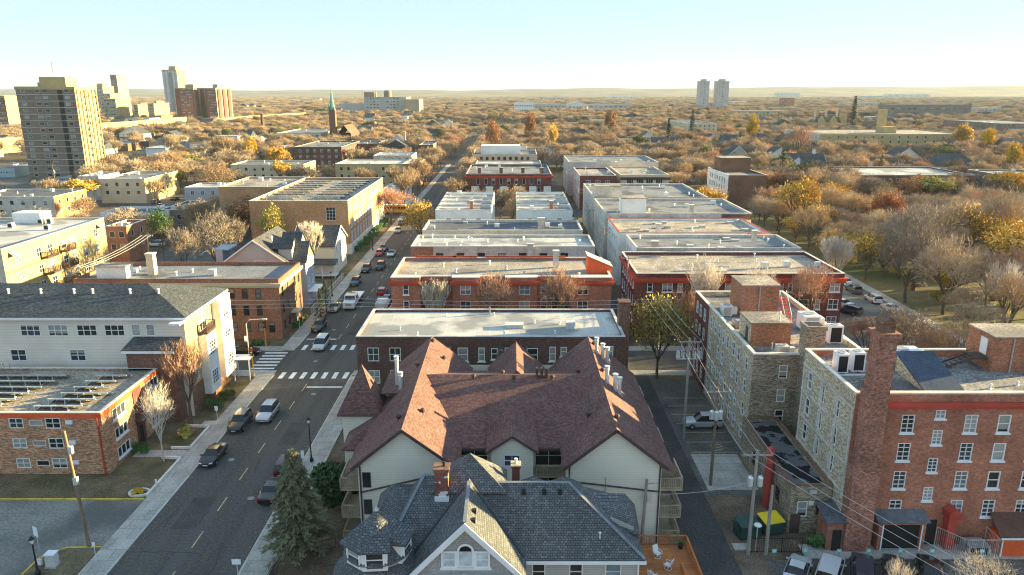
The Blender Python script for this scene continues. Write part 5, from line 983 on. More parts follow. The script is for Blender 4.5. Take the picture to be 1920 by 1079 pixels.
# houses near the park and beyond
def PX(x, y, z, w, d): p = gz(x, y, z); return p.x-w/2, p.x+w/2, p.y, p.y+d
hs = [('white house with grey gabled roof and red chimney by the school', 1702,292,7,15,13,'siding_white','shingle_dark','y','brick_red'),('olive roofed white house with two brick chimneys behind the low orange block', 1795,306,7.5,22,14,'siding_white','shingle_dark','h','brick_orange'),
 ('white gabled house with navy roof left of the bare park trees', 1462,292,7,16,12,'siding_white','shingle_navy','y',None),('white flat sided house with black railing under bare trees', 1512,305,7,20,12,'stucco_white','shingle_dark','x','stucco_white'),
 ('small white gable end house above the brown apartment block', 1337,262,7,11,12,'siding_white','shingle_navy','y',None),('house with steep pale gable and dark roof beside the brown block', 1385,287,7,11,11,'siding_grey','shingle_dark','y',None),
 ('navy roofed turreted house left among the centre trees', 1085,253,8,22,14,'siding_white','shingle_navy','h','stucco_cream'),('white dormered house with navy roof in the middle of the centre trees', 1215,258,8,14,12,'siding_white','shingle_navy','y','stucco_cream'),
 ('pale house with white porch right of the dormered house', 1245,270,6.5,16,10,'siding_white','shingle_dark','x',None),('blue grey gabled cottage in the trees right of centre', 1375,296,6,11,11,'siding_bluegrey','shingle_navy','y',None),
 ('grey house with dark hip roof near the white mansion', 1430,262,7,16,12,'siding_bluegrey','shingle_navy','h',None),('stone house with red tiled roof and pale chimneys at right', 1490,222,9,24,14,'stucco_cream','shingle_brown','x','stucco_cream'),
 ('brick house with steep gable in front of the school chimney', 1645,236,10,22,14,'brick_brown','shingle_brown','y',None),('white dormer house at the left end of the far treeline', 840,232,8,14,12,'siding_white','shingle_navy','y',None),
 ('pale blue cottage beside the street trees left of centre', 815,252,7,12,11,'siding_bluegrey','shingle_navy','x',None),('dark roofed house below the noise wall at left', 245,247,8,20,14,'siding_white','shingle_navy','y',None),
 ('white gabled house by the dark brownstone block', 745,264,9,14,11,'siding_white','shingle_dark','y','stucco_cream'),('brown roofed shed house in front of the low orange block', 1650,313,5,20,10,'siding_grey','shingle_brown','x',None)]
for i, (lb, px_, py_, z, w_, d_, wm, rm, rg, cm) in enumerate(hs):
    x0_, x1_, y0_, y1_ = PX(px_, py_, z, w_, d_); ze = z*.8; zp = z+4.0
    h_ = house(lb, x0_, x1_, y0_, y1_, ze, zp, wm, rm, rg, {'S': gw(w_, max(2, int(w_/4)), auto_rows(ze, 2.8, 1.5), 1.2, 1.5, 'dhn', 'white_paint', 'pane_dark'), ('E' if px_ < 960 else 'W'): gw(d_, 3, auto_rows(ze, 2.8, 1.5), 1.1, 1.5, 'dhn', 'white_paint', 'pane_dark')}, [(x0_+w_*.3, y0_+.3, 2.2, 'S')] if rg == 'x' and w_ > 14 else (), (x0_+1,x1_-1,y0_-2.5,y0_,2.9) if i % 3 == 0 else None, (x0_+w_*.78, (y0_+y1_)/2, ze, zp+1.6, 1.3, 1.0, cm) if cm else None)
# stone mansion
x0_, x1_, y0_, y1_ = PX(1572, 233, 9, 48, 16); M_ = thing('mansion', 'large cream stone mansion with many chimneys and steep gables at right', 'mansion', ((x0_+x1_)/2,(y0_+y1_)/2,0)); FOOT.append((x0_,x1_,y0_,y1_))
k = MB(); k.box(x0_,x1_,y0_,y1_,0,11); k.box(x0_+26,x0_+31,y0_-2,y0_+4,0,19)
for g_ in (7,19,38): k.prism([(x0_+g_-4,y0_-1,0),(x0_+g_+4,y0_-1,0),(x0_+g_+4,y0_-1,11),(x0_+g_,y0_-1,17),(x0_+g_-4,y0_-1,11)], (0,3,0))
k.build('wall','stucco_yellow_and_sunlit',M_); k = MB(); hip_roof(k, x0_,x1_,y0_,y1_,11,18,x0_+7,x1_-7); k.build('roof','shingle_brown',M_)
for c_ in (2,13,24,44): chimney(M_, x0_+c_, y0_+6, 11, 24, 1.8, 1.6, 'stucco_cream')
for g_ in (7,19,38):
    for z in (8,4.2): window(M_, (x0_+g_,y0_-1.05,z), 0, 3.2, 2.2, 'tri', 'cream_paint', 'pane_dark')
# ================================================================ towers and landmarks
def tower(label, x0, x1, xs, ytop, Y, mats, rows, colsS, colsE, depth=None, name='apartment_tower', pent=True, fl=None, zt=None, st='plain', band=None, side='E'):
    a, c_ = gy(x0, ytop, Y), gy(x1, ytop, Y); z = zt or a.z; X0, X1 = a.x, c_.x; D = depth
    root = thing(name, label, 'tower', ((X0+X1)/2, Y+D/2, 0)); FOOT.append((X0,X1,Y,Y+D)); w = MB(); w2 = MB(); fh = z/rows; zs = [fh*(i+.55) for i in range(rows)]
    S = [((X1-X0)*u, zz, ww, fh*.45, st, 'cream_paint', 'pane_mixed') for u, ww in colsS for zz in zs]; E_ = [(D*u, zz, ww, fh*.45, st, 'cream_paint', 'pane_dark') for u, ww in colsE for zz in zs][:100]
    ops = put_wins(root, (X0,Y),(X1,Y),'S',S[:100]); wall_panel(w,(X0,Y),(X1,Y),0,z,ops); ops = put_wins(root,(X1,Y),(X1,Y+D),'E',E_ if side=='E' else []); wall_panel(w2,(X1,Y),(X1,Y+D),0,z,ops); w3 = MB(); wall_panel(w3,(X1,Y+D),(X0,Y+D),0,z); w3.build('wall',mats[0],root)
    ops = put_wins(root,(X0,Y+D),(X0,Y),'W',E_ if side=='W' else []); w4 = MB(); wall_panel(w4,(X0,Y+D),(X0,Y),0,z,ops); w4.build('wall',mats[1],root); w.build('wall',mats[0],root); w2.build('wall',mats[1],root)  # side walls take the second material, mostly a painted sunlit tone
    k = MB(); k.poly([(X0,Y,z),(X1,Y,z),(X1,Y+D,z),(X0,Y+D,z)]); k.build('roof','felt_grey',root); k = MB(); k.box(X0-.3,X1+.3,Y-.3,Y-.01,z-.8,z+.6); k.box(X1+.01,X1+.3,Y,Y+D,z-.8,z+.6); k.box(X0-.3,X0-.01,Y,Y+D,z-.8,z+.6); k.build('parapet',mats[1],root)
    if band:
        k = MB()
        for i in range(1, rows): k.box(X0-.05,X1+.05,Y-.22,Y-.01,fh*i-.12,fh*i+.12)
        k.build('floor_band',band,root)
    if pent: k = MB(); k.box(X0+(X1-X0)*.3,X0+(X1-X0)*.75,Y+D*.3,Y+D*.8,z,z+pent); k.box(X0+(X1-X0)*.22,X0+(X1-X0)*.4,Y+D*.4,Y+D*.7,z,z+pent*.5); k.build('penthouse',mats[1],root)
    root['_t'] = (X0,X1,Y,Y+D,z); return root
mat('tower_brown', (.185,.140,.108), .9, .15, .08, .1, 1); mat('tower_sunlit_gold', (.36,.275,.135), .9, .12, .08, .08, 1); mat('tower_white', (.46,.46,.44), .85, .1, .08); mat('tower_grey', (.34,.33,.32), .9, .15, .08); mat('tower_rust', (.17,.065,.045), .9, .18, .06); mat('tower_tan', (.32,.26,.17), .9, .15, .06)  # the gold has sunlight mixed into its colour, for lit tower sides
TL = tower('tall brown slab tower with pale floor bands and sunlit side at far left', 28, 139, 176, 165, 352, ('tower_brown','tower_sunlit_gold'), 14, ((.12,2.0),(.36,2.4),(.49,2.4),(.86,2.2)), ((.1,1.2),(.24,1.2),(.37,1.2),(.5,1.2),(.63,1.2),(.76,1.2),(.9,1.2)), 18.5, band='stucco_beige', pent=5)
X0_,X1_,Y_,Y2_,z_ = TL['_t']; k = MB(); k.box(X0_+19.5,X0_+21.6,Y_-.12,Y_-.01,1,z_-1); k.build('stair_strip','black_paint',TL)
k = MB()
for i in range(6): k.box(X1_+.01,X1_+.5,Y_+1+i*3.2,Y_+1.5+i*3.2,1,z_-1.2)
k.build('sunlit_rib','tower_sunlit_gold',TL); k = MB(); k.tube([(X0_+14,Y_+8,z_+7),(X0_+14,Y_+8,z_+12)], .25, 6); k.build('antenna','grey_metal',TL)
TWh = tower('tall white residential tower with ribbed balconies at left', 303, 331, 346, 132, 1150, ('tower_white','tower_sunlit_gold'), 22, ((.15,2.4),(.38,2.4),(.62,2.4),(.85,2.4)), ((.25,2),(.5,2),(.75,2)), 32, pent=6)
X0_,X1_,Y_,Y2_,z_ = TWh['_t']; k = MB(); k.box(X0_+10,X0_+14,Y_-1.2,Y_-.01,4,z_-3); k.build('balcony_stack','concrete_dark',TWh)
for lb, a, c_, s_ in (('rust brick slab tower, left one of a pair with sunlit ribs', 327, 362, 388, ), ('rust brick slab tower, right one of a pair with sunlit ribs', 384, 404, 427)):
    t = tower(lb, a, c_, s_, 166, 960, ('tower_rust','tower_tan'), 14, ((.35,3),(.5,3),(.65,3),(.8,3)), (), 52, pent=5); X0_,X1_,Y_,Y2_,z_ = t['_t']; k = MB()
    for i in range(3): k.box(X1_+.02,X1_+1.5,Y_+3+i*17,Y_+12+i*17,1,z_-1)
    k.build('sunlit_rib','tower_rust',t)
tower('slender dark tower leaning tall behind the mid rise cluster at left', 206, 218, 226, 141, 1500, ('brick_greybrown','tower_tan'), 16, ((.5,4),), (), 40, pent=0)
for i, (a, c_, s_, yt, Y, m0, pn, lb) in enumerate(((168,192,204,163,1450,'tower_grey',6,'grey hospital block with stepped roof right of the tall brown tower'),(185,206,214,176,1300,'tower_tan',0,'tan block in front of the stepped hospital block'),(192,216,236,186,1000,'tower_tan',0,'cream block below the slender dark tower'),(250,258,268,197,1000,'tower_tan',2,'cream stepped block left of the white tower'),(276,288,300,195,900,'tower_tan',3,'yellow block just left of the white tower'),(-20,8,30,181,800,'tower_rust',0,'orange brick block at the left edge of the skyline'))):
    tower(lb, a, c_, s_, yt, Y, (m0,'tower_sunlit_gold'), 7, ((.2,3),(.4,3),(.6,3),(.8,3)), (), 40, pent=pn, name='midrise_building')
for a, c_, lb in ((1313,1331,'left of two pale green twin towers on the horizon'),(1345,1368,'right of two pale green twin towers on the horizon')):
    tower(lb, a, c_, a, 153, 1700, ('tower_grey','tower_grey'), 20, ((.5,3),), (), 26, pent=5, side='W')
t = tower('long dark hospital block with white window bands on the skyline', 682, 762, 790, 183, 1350, ('tower_grey','tower_tan'), 6, [(u,4) for u in (.08,.16,.24,.32,.55,.63,.71,.79)], (), 60, pent=0, name='hospital_building'); X0_,X1_,Y_,Y2_,z_ = t['_t']; k = MB(); k.box(X0_,X0_+18,Y_+4,Y_+30,z_,z_+9); k.lathe((X0_+40,Y_+20,z_), [(7,0),(7,10),(6,12)], 16); k.build('penthouse','brick_greybrown',t); k = MB(); k.box(X1_-2,X1_+26,Y_-30,Y_+30,0,z_-3); k.build('sunlit_wing','tower_tan',t); k = MB(); k.box(X0_-45,X0_-1,Y_+5,Y_+40,0,20); k.build('low_wing','tower_grey',t)
# far low institutional blocks
def lowblock(label, x0, x1, ytop, ybase, m, name='far_building', roof='felt_grey', nwin=8, depth=40):
    p = gz((x0+x1)/2, ybase, 0); Y = p.y; a, c_ = gy(x0,ytop,Y), gy(x1,ytop,Y); t = thing(name, label, 'building', ((a.x+c_.x)/2,Y,0)); FOOT.append((a.x,c_.x,Y,Y+depth)); w = MB(); S = gw(c_.x-a.x, nwin, [a.z*.35,a.z*.72] if a.z > 7 else [a.z*.55], (c_.x-a.x)/nwin*.55, min(2.4,a.z*.2), 'plain','grey_metal','pane_blue',.03)
    ops = put_wins(t,(a.x,Y),(c_.x,Y),'S',S); wall_panel(w,(a.x,Y),(c_.x,Y),0,a.z,ops)
    for A,B in (((c_.x,Y),(c_.x,Y+depth)),((c_.x,Y+depth),(a.x,Y+depth)),((a.x,Y+depth),(a.x,Y))): wall_panel(w,A,B,0,a.z)
    w.build('wall',m,t); k = MB(); k.poly([(a.x,Y,a.z),(c_.x,Y,a.z),(c_.x,Y+depth,a.z),(a.x,Y+depth,a.z)]); k.build('roof',roof,t); t['_t'] = (a.x,c_.x,Y,Y+depth,a.z); return t
mat('far_glass', (.30,.38,.40), .4, .15, .1)
lowblock('white and brown museum block beside the tree lined street', 964, 1000, 192, 216, 'stucco_white'); lowblock('long grey museum wing left of the columned pediment', 1000, 1062, 196, 212, 'tower_grey')
lowblock('long pale museum wing right of the columned pediment', 1102, 1180, 196, 212, 'tower_grey')
for i, q in enumerate(((1108,1190,187,194,'far_glass','green glazed long block beyond the museum'),(1010,1060,183,190,'stucco_beige','row of small pale blocks beyond the museum'),(1140,1180,179,185,'stucco_white','white far block above the museum trees'),(1328,1400,190,198,'stucco_white','white low blocks at the foot of the twin towers'),(1455,1500,174,184,'far_glass','teal glass block on the right skyline'),(1528,1556,172,182,'far_glass','blue windowed white block on the right skyline'),(1610,1680,180,187,'far_glass','pale green warehouse roofs right of the dark fir'),(1660,1745,177,184,'far_glass','long green factory on the right skyline'),(1738,1766,160,168,'stucco_cream','cream hotel standing on the horizon at right'),(1470,1490,184,206,'brick_orange','orange brick water tower block at right'),(1665,1822,196,225,'brick_greybrown','huge brown brick apartment slab at right'),(1830,1878,203,216,'tower_grey','pale block right of the brown apartment slab'),(1380,1480,208,222,'stucco_yellow_and_sunlit','tan field house roof behind the right hand trees'),(1590,1650,193,203,'far_glass','blue roofed pavilion behind the stone mansion'),(560,600,186,192,'stucco_white','white low block left of the hospital'),(1410,1440,174,181,'stucco_beige','beige low blocks right of the twin towers'),(1160,1200,182,187,'stucco_white','white sheds on the far centre horizon'),(100,170,178,190,'tower_tan','tan low block behind the tall brown tower'),(0,30,205,222,'stucco_cream','cream block with pale bands at the left edge'),(0,40,234,246,'siding_white','white gabled terrace at the left edge'),(280,302,217,238,'brick_orange','tan brick block in front of the white tower'),(200,239,270,284,'brick_brown','dark brown shed in the lot below the noise wall'),(246,276,285,298,'stucco_yellow_and_sunlit','small cream shed behind the golden trees by the tower'),(355,382,272,290,'stucco_white','white gabled shop by the far parking lot'),(384,412,263,276,'far_glass','low blue canopy in the far parking lot'),(-8,26,316,333,'far_glass','teal filling station canopy at the left edge'),(66,112,341,353,'stucco_white','white low shed below the tall brown tower'),(432,478,258,268,'stucco_cream','cream low shop left of the smokestack'),(420,470,238,248,'tower_tan','tan warehouse beside the pale noise wall'),(640,676,245,256,'stucco_beige','beige flats right of the church spire'),(720,752,240,250,'brick_orange','orange brick flats in the woods left of the street'),(1195,1240,216,226,'stucco_beige','beige flats in the centre woods'),(1440,1470,243,256,'stucco_white','white flats above the gabled navy house'),(1110,1150,226,238,'stucco_cream','cream flats behind the navy turreted house'),(235,280,222,240,'tower_grey','dark roofed barn block below the white tower'))):
    lowblock(q[5], q[0], q[1], q[2], q[3], q[4], nwin=6 if q[1]-q[0] < 100 else 14, depth=30)
# museum pediment with columns
p = gz(1083, 214, 0); a, c_ = gy(1064,197,p.y), gy(1103,197,p.y); Mz = a.z; t = thing('museum', 'pale classical museum front with columns and triangular pediment', 'museum', ((a.x+c_.x)/2,p.y,0)); k = MB(); k.box(a.x,c_.x,p.y+4,p.y+40,0,Mz); k.box(a.x,c_.x,p.y,p.y+4,Mz-3,Mz); k.prism([(a.x-1,p.y,Mz),(c_.x+1,p.y,Mz),((a.x+c_.x)/2,p.y,Mz+6.5)], (0,40,0)); k.build('temple_front','tower_white',t)
for i in range(6): k = MB(); u = a.x+2+(c_.x-a.x-4)*i/5; k.lathe((u,p.y+1.5,0), [(1.3,0),(1.1,Mz-3)], 8); k.build('column','tower_white',t)
# church with green spire
Yc = 560; p = gy(619,162,Yc); t = thing('church', 'brick church with tall green copper spire left of centre', 'church', (p.x,Yc,0)); zb_ = gy(619,206,Yc).z; FOOT.append((p.x-4,p.x+14,Yc-4,Yc+30)); k = MB(); k.box(p.x-2.3,p.x+2.3,Yc,Yc+4.6,0,zb_); k.build('tower','brick_brown',t); k = MB(); k.lathe((p.x,Yc+2.3,zb_), [(2.4,0),(1.8,2.5),(.9,9),(.05,p.z-zb_)], 8); k.build('spire', mat('copper_green', (.12,.26,.20), .7, .2, .3), t); k = MB(); k.box(p.x+3,p.x+14,Yc,Yc+30,0,9); k.build('nave','brick_brown',t); k = MB(); gable_roof(k, p.x+3,p.x+14,Yc,Yc+30,9,16); k.build('nave_roof','shingle_brown',t)
for sx in (-2.0,2.0): k = MB(); k.lathe((p.x+sx,Yc+.4,zb_), [(.5,0),(.5,2),(.05,4)], 6); k.build('pinnacle','copper_green',t)
# chimney stack, noise walls
p = gz(494,256,0); t = thing('smokestack', 'dark slender smokestack left of the church spire', 'chimney', (p.x,p.y,0)); k = MB(); k.lathe((p.x,p.y,0), [(1.5,0),(1.3,20)], 12); k.lathe((p.x,p.y,20), [(1.5,0),(1.5,.7)], 12); k.build('shaft','brick_dark',t)
def noise_wall(label, P, z0, z1):
    t = thing('noise_wall', label, 'wall', (P[0].x,P[0].y,0)); k = MB(); q = MB()
    for a, c_ in zip(P, P[1:]):
        d = c_-a; L = d.length; n = max(2, int(L/5))
        k.bar((a.x,a.y,(z0+z1)/2),(c_.x,c_.y,(z0+z1)/2),.4,z1-z0)
        for i in range(n):
            if i % 4 < 2: m_ = a+d*((i+.5)/n); dn = d.normalized(); q.bar((m_.x-dn.x*.5,m_.y-dn.y*.5-.35,(z0+z1)/2),(m_.x+dn.x*.5,m_.y+dn.y*.5-.35,(z0+z1)/2),.3,(z1-z0)*.96)
    k.build('wall_panel','tower_sunlit_gold',t); q.build('wall_post','wood_rail',t)
noise_wall('long golden freeway noise wall right of the tall brown tower', [gz(186,262,0),gz(250,257,0),gz(300,250,0),gz(352,244,0)], 4, 14)
noise_wall('short golden noise wall at the left edge below the tower', [gz(-80,304,0),gz(46,292,0)], 2.5, 12)
noise_wall('distant pale noise wall below the rust brick towers', [gz(400,240,0),gz(470,232,0),gz(575,224,0)], 1, 10)
# ================================================================ trees
mat('bark', (.095,.075,.058), .95, .25, 1.2, .2, 8); mat('bark_pale', (.42,.37,.30), .9, .2, 1.2, .2, 8)
TC = {}
for nm, c in dict(gold=(.34,.24,.145), tan=(.33,.255,.175), grey=(.22,.18,.14), pale=(.46,.40,.33), rustbare=(.35,.215,.145), brown=(.17,.12,.08)).items(): mat('twig_'+nm, c, .95, .28, .25, .0, 4, obvar=.22); mat('wood_'+nm, tuple(x*k for x, k in zip(c, (.62,.60,.62))), .95, .35, .12, .0, 4)
for nm, c in dict(yellow=(.50,.33,.030), orange=(.32,.16,.07), rust=(.40,.15,.05), lime=(.29,.25,.055), olive=(.10,.115,.03), green=(.03,.055,.02), amber=(.46,.29,.05)).items(): mat('leaf_'+nm, c, .85, .35, .5, .15, 4, obvar=.12)
mat('needle_blue', (.14,.135,.075), .9, .35, .6, .2, 5); mat('needle_dark', (.022,.036,.018), .9, .35, .6, .2, 5, obvar=.2)
def skeleton(seed, spread=1., up=.25, first=5):
    r = random.Random(seed); out = []
    LEN = (2.5, 2.7, 2.05, 1.45, 1.05, .8); RAD = (.24, .13, .072, .04, .024, .015); NCH = (first, 4, 4, 4, 6)
    def grow(p, d, lv):
        L = LEN[lv]*r.uniform(.75, 1.2); mid = p+d*(L*.5)+Vector((r.uniform(-1,1), r.uniform(-1,1), r.uniform(-.3,.5)))*(L*.07); q = mid+(d+Vector((0,0,up*.3))).normalized()*(L*.5)
        out.append((p, mid, q, RAD[lv], RAD[min(lv+1,5)]*1.05, lv))
        if lv == 5: return
        n = NCH[lv]; ph = r.uniform(0, 6.28)
        for i in range(n):
            t = 1. if i < 2 or lv == 0 else r.uniform(.35, .95); base = mid.lerp(q, (t-.5)*2) if t > .5 else p.lerp(mid, t*2)
            ax = ph+6.283*i/n+r.uniform(-.5,.5); a = d.orthogonal().normalized(); b = d.cross(a); sd = a*math.cos(ax)+b*math.sin(ax)
            an = (r.uniform(.42,.75) if lv == 0 else r.uniform(.4,.85))*spread
            nd = (d*math.cos(an)+sd*math.sin(an)+Vector((0,0,up if lv else up*.4))).normalized(); grow(base, nd, lv+1)
    grow(Vector((0,0,-.15)), Vector((r.uniform(-.05,.05), r.uniform(-.05,.05), 1)).normalized(), 0); return out
def ribbons(segs, wmul, r):
    v = []; f = []
    for p, q, w0, w1 in segs:
        d = (q-p); s = d.cross(Vector((r.uniform(-1,1), r.uniform(-1,1), r.uniform(-1,1))))
        if s.length < 1e-5: continue
        s.normalize(); b = len(v); v += [p-s*w0*wmul, p+s*w0*wmul, q+s*w1*wmul, q-s*w1*wmul]; f.append((b,b+1,b+2,b+3))
    return v, f
def leaves(pts, n, size, r, scatter=.3):
    v = []; f = []
    for _ in range(n):
        c = r.choice(pts)+Vector((r.gauss(0,scatter), r.gauss(0,scatter), r.gauss(0,scatter))); a = Vector((r.gauss(0,1), r.gauss(0,1), r.gauss(0,1))).normalized(); b = a.orthogonal().normalized(); s = size*r.uniform(.6,1.3); k = len(v)
        v += [c-a*s-b*s*.6, c+a*s-b*s*.6, c+a*s+b*s*.6, c-a*s+b*s*.6]; f.append((k,k+1,k+2,k+3))
    return v, f
def mesh_from(name, v, f, mats, mi=None):
    me = bpy.data.meshes.new(name); me.from_pydata([tuple(p) for p in v], [], f)
    for m in mats: me.materials.append(MATS[m] if isinstance(m, str) else m)
    if mi is not None: me.polygons.foreach_set('material_index', mi)
    me.update(); return me
SK = {}; TM = {}
SHAPES = [(1,1.,.25,5),(2,.85,.35,4),(3,1.15,.2,6),(4,.95,.3,5),(5,.62,.5,5)]
def tree_mesh(shape, kind, dense):
    key = (shape, kind, dense)
    if key in TM: return TM[key]
    if shape not in SK: SK[shape] = skeleton(*SHAPES[shape])
    sk = SK[shape]; r = random.Random(shape*7+1); zm = max(s[2].z for s in sk); wm = max(max(abs(s[2].x), abs(s[2].y)) for s in sk)
    bk = 'bark_pale' if kind == 'pale' else 'bark'
    tk = ('trunk', shape, bk)
    if tk not in TM:
        b = MB()
        for p, m, q, r0, r1, lv in sk:
            if lv <= 2: b.tube([p, m, q], [r0, (r0+r1)/2, r1], (7,6,5)[lv], cap=False)
        o = b.build('trunk', bk, org=(0,0,0)); TM[tk] = o.data; bpy.data.objects.remove(o)
    segs = []
    for p, m, q, r0, r1, lv in sk:
        if lv >= 3 and (lv < 5 or dense > 1.2 or r.random() < .45): segs += [(p, m, r0, (r0+r1)/2), (m, q, (r0+r1)/2, r1*.6)]
    bare = kind in ('gold','tan','grey','pale','rustbare','brown')
    v, f = ribbons(segs, dense*(1 if bare else .8), r); mi = [0]*len(f); mats = ['twig_'+(kind if bare else 'brown')]
    if not bare:
        pts = [s[2] for s in sk if s[5] >= 4 and (s[2].x*.7+s[2].y*.5+s[2].z*.4+r.uniform(-2,2)) > -1.5]; lv_, lf = leaves(pts, 2600, .13*max(1, dense*.75), r); o = len(v); v += lv_; f += [tuple(i+o for i in t) for t in lf]; mi += [1]*len(lf); mats.append('leaf_'+kind)
    me = mesh_from('crown', v, f, mats, mi); me['zm'] = zm; me['wm'] = wm; TM[key] = me; TM[(key, 't')] = TM[tk]; return me
TREES = []; NTREE = 0
TNAME = dict(gold='bare_tree', tan='bare_tree', grey='bare_tree', pale='bare_tree', rustbare='bare_tree', brown='bare_tree')
def tree(kind, X, Y, h, w, label, group, shape=None, dense=1.0, rz=None, z=0):
    """one tree: root empty > trunk, crown"""
    shape = random.randrange(4) if shape is None else shape
    cm = tree_mesh(shape, kind, dense); t = thing(TNAME.get(kind, 'leafy_tree'), label, 'tree', (X,Y,z), random.uniform(0,6.28) if rz is None else rz, group)
    sz = h/cm['zm']; sx = w/2/cm['wm']; t.scale = (sx, sx, sz)
    for nm, me in (('trunk', TM[((shape, kind, dense), 't')]), ('crown', cm)):
        o = bpy.data.objects.new(nm, me); COL.objects.link(o); o.parent = t
    TREES.append((X, Y, w/2)); return t
def ptree(kind, x, ytop, Y, wpx, label, group=None, shape=None, dense=None, x0=None):
    a = gy(x, ytop, Y); sc = a.y/(_ray(x, ytop)[1]); h = max(2.5, a.z); X = gy(x, (ytop+PCY)/2 if ytop < 500 else ytop+60, Y).x
    return tree(kind, X, Y, h, max(2, wpx*sc), label, group, shape, dense or (1. if Y < 95 else 1.35 if Y < 130 else 1.5 if Y < 230 else 2.1))
def conifer(X, Y, h, w, label, m='needle_dark', group=None, n=16, q=70, name='conifer_tree', bark='bark'):
    r = random.Random(int(X*10+Y)); t = thing(name, label, 'tree', (X,Y,0), 0, group); b = MB(); b.tube([(X,Y,0),(X,Y,h*.97)], [h*.022, .02], 7); b.build('trunk', bark, t)
    v = []; f = []
    if name == 'spruce_tree' and h > 10: f = [0]
    for i in range(n*q if not f else 0):
        u = (i/(n*q))**.8; zz = h*(.13+.86*u); R = w/2*(1-u)**.85*(.55+.45*r.random()**.5)*(1 if r.random() < .9 else 1.15); a = r.uniform(0,6.28); rr_ = R*(r.random()**.45)
        c = Vector((rr_*math.cos(a), rr_*math.sin(a), zz-rr_*.28)); d = Vector((math.cos(a+r.uniform(-.5,.5)), math.sin(a+r.uniform(-.5,.5)), r.uniform(-.5,.1))).normalized(); s = d.cross(Vector((r.uniform(-.4,.4), r.uniform(-.4,.4), 1))).normalized()
        L = .55*(h/11)*r.uniform(.6,1.3)*(1.1-.5*u); W = L*.32; k = len(v); v += [c-s*W*.6, c+s*W*.6, c+d*L+s*W-Vector((0,0,L*.15)), c+d*L-s*W-Vector((0,0,L*.15))]; f.append((k,k+1,k+2,k+3))
    if f == [0]:
        f = []
        for i in range(30):
            u = i/29; zz = h*(.17+.81*u)
            for j in range(10):
                a = j*.628+i*1.1+r.uniform(-.3,.3); R = (w/2*(1-u)**.8+.18)*r.uniform(.6,1.12); dr = Vector((math.cos(a), math.sin(a), 0)); sd = Vector((-dr.y, dr.x, 0))
                for k_ in range(54):
                    t_ = r.random()**.6; c = dr*(R*t_)+sd*r.gauss(0,.16+.12*t_)*(1-.5*t_)*(1-u*.6)+Vector((0,0,zz-R*.34*t_*t_+.12*R*t_+r.gauss(0,.07))); nd = (dr*r.uniform(.2,1)+sd*r.uniform(-.8,.8)+Vector((0,0,r.uniform(-.5,.2)))).normalized(); sw = nd.cross(Vector((r.uniform(-.5,.5), r.uniform(-.5,.5), 1))).normalized(); L = r.uniform(.18,.38); W = .07; k = len(v)
                    v += [c-sw*W, c+sw*W, c+nd*L+sw*W*.6, c+nd*L-sw*W*.6]; f.append((k,k+1,k+2,k+3))
    me = mesh_from('crown', v, f, [m]); o = bpy.data.objects.new('crown', me); COL.objects.link(o); o.parent = t; TREES.append((X,Y,w/2)); return t
def bush(X, Y, h, w, label, m='leaf_olive', n=700, size=.11, name='shrub', group=None, z=0):
    r = random.Random(int(X*31+Y*7)); t = thing(name, label, 'shrub', (X,Y,z), 0, group); b = MB()
    for i in range(6): a = r.uniform(0,6.28); b.tube([(X,Y,z),(X+math.cos(a)*w*.3,Y+math.sin(a)*w*.3,z+h*.7)], [.04,.015], 5)
    b.build('stem', 'bark', t); v = []; f = []; lobes = [Vector((r.gauss(0,.2)*w, r.gauss(0,.2)*w, h*r.uniform(.3,.7))) for _ in range(7)]
    for i in range(n):
        c = r.choice(lobes)+Vector((r.gauss(0,1), r.gauss(0,1), r.gauss(0,1))).normalized()*(min(w,h)*.32*r.random()**.35)
        if c.z < .05: c.z = .05
        a = Vector((r.gauss(0,1), r.gauss(0,1), r.gauss(0,1))).normalized(); b_ = a.orthogonal(); s = size*r.uniform(.6,1.4); k = len(v); v += [c-a*s-b_*s*.5, c+a*s-b_*s*.5, c+a*s+b_*s*.5, c-a*s+b_*s*.5]; f.append((k,k+1,k+2,k+3))
    me = mesh_from('foliage', v, f, [m]); o = bpy.data.objects.new('foliage', me); COL.objects.link(o); o.parent = t; return t
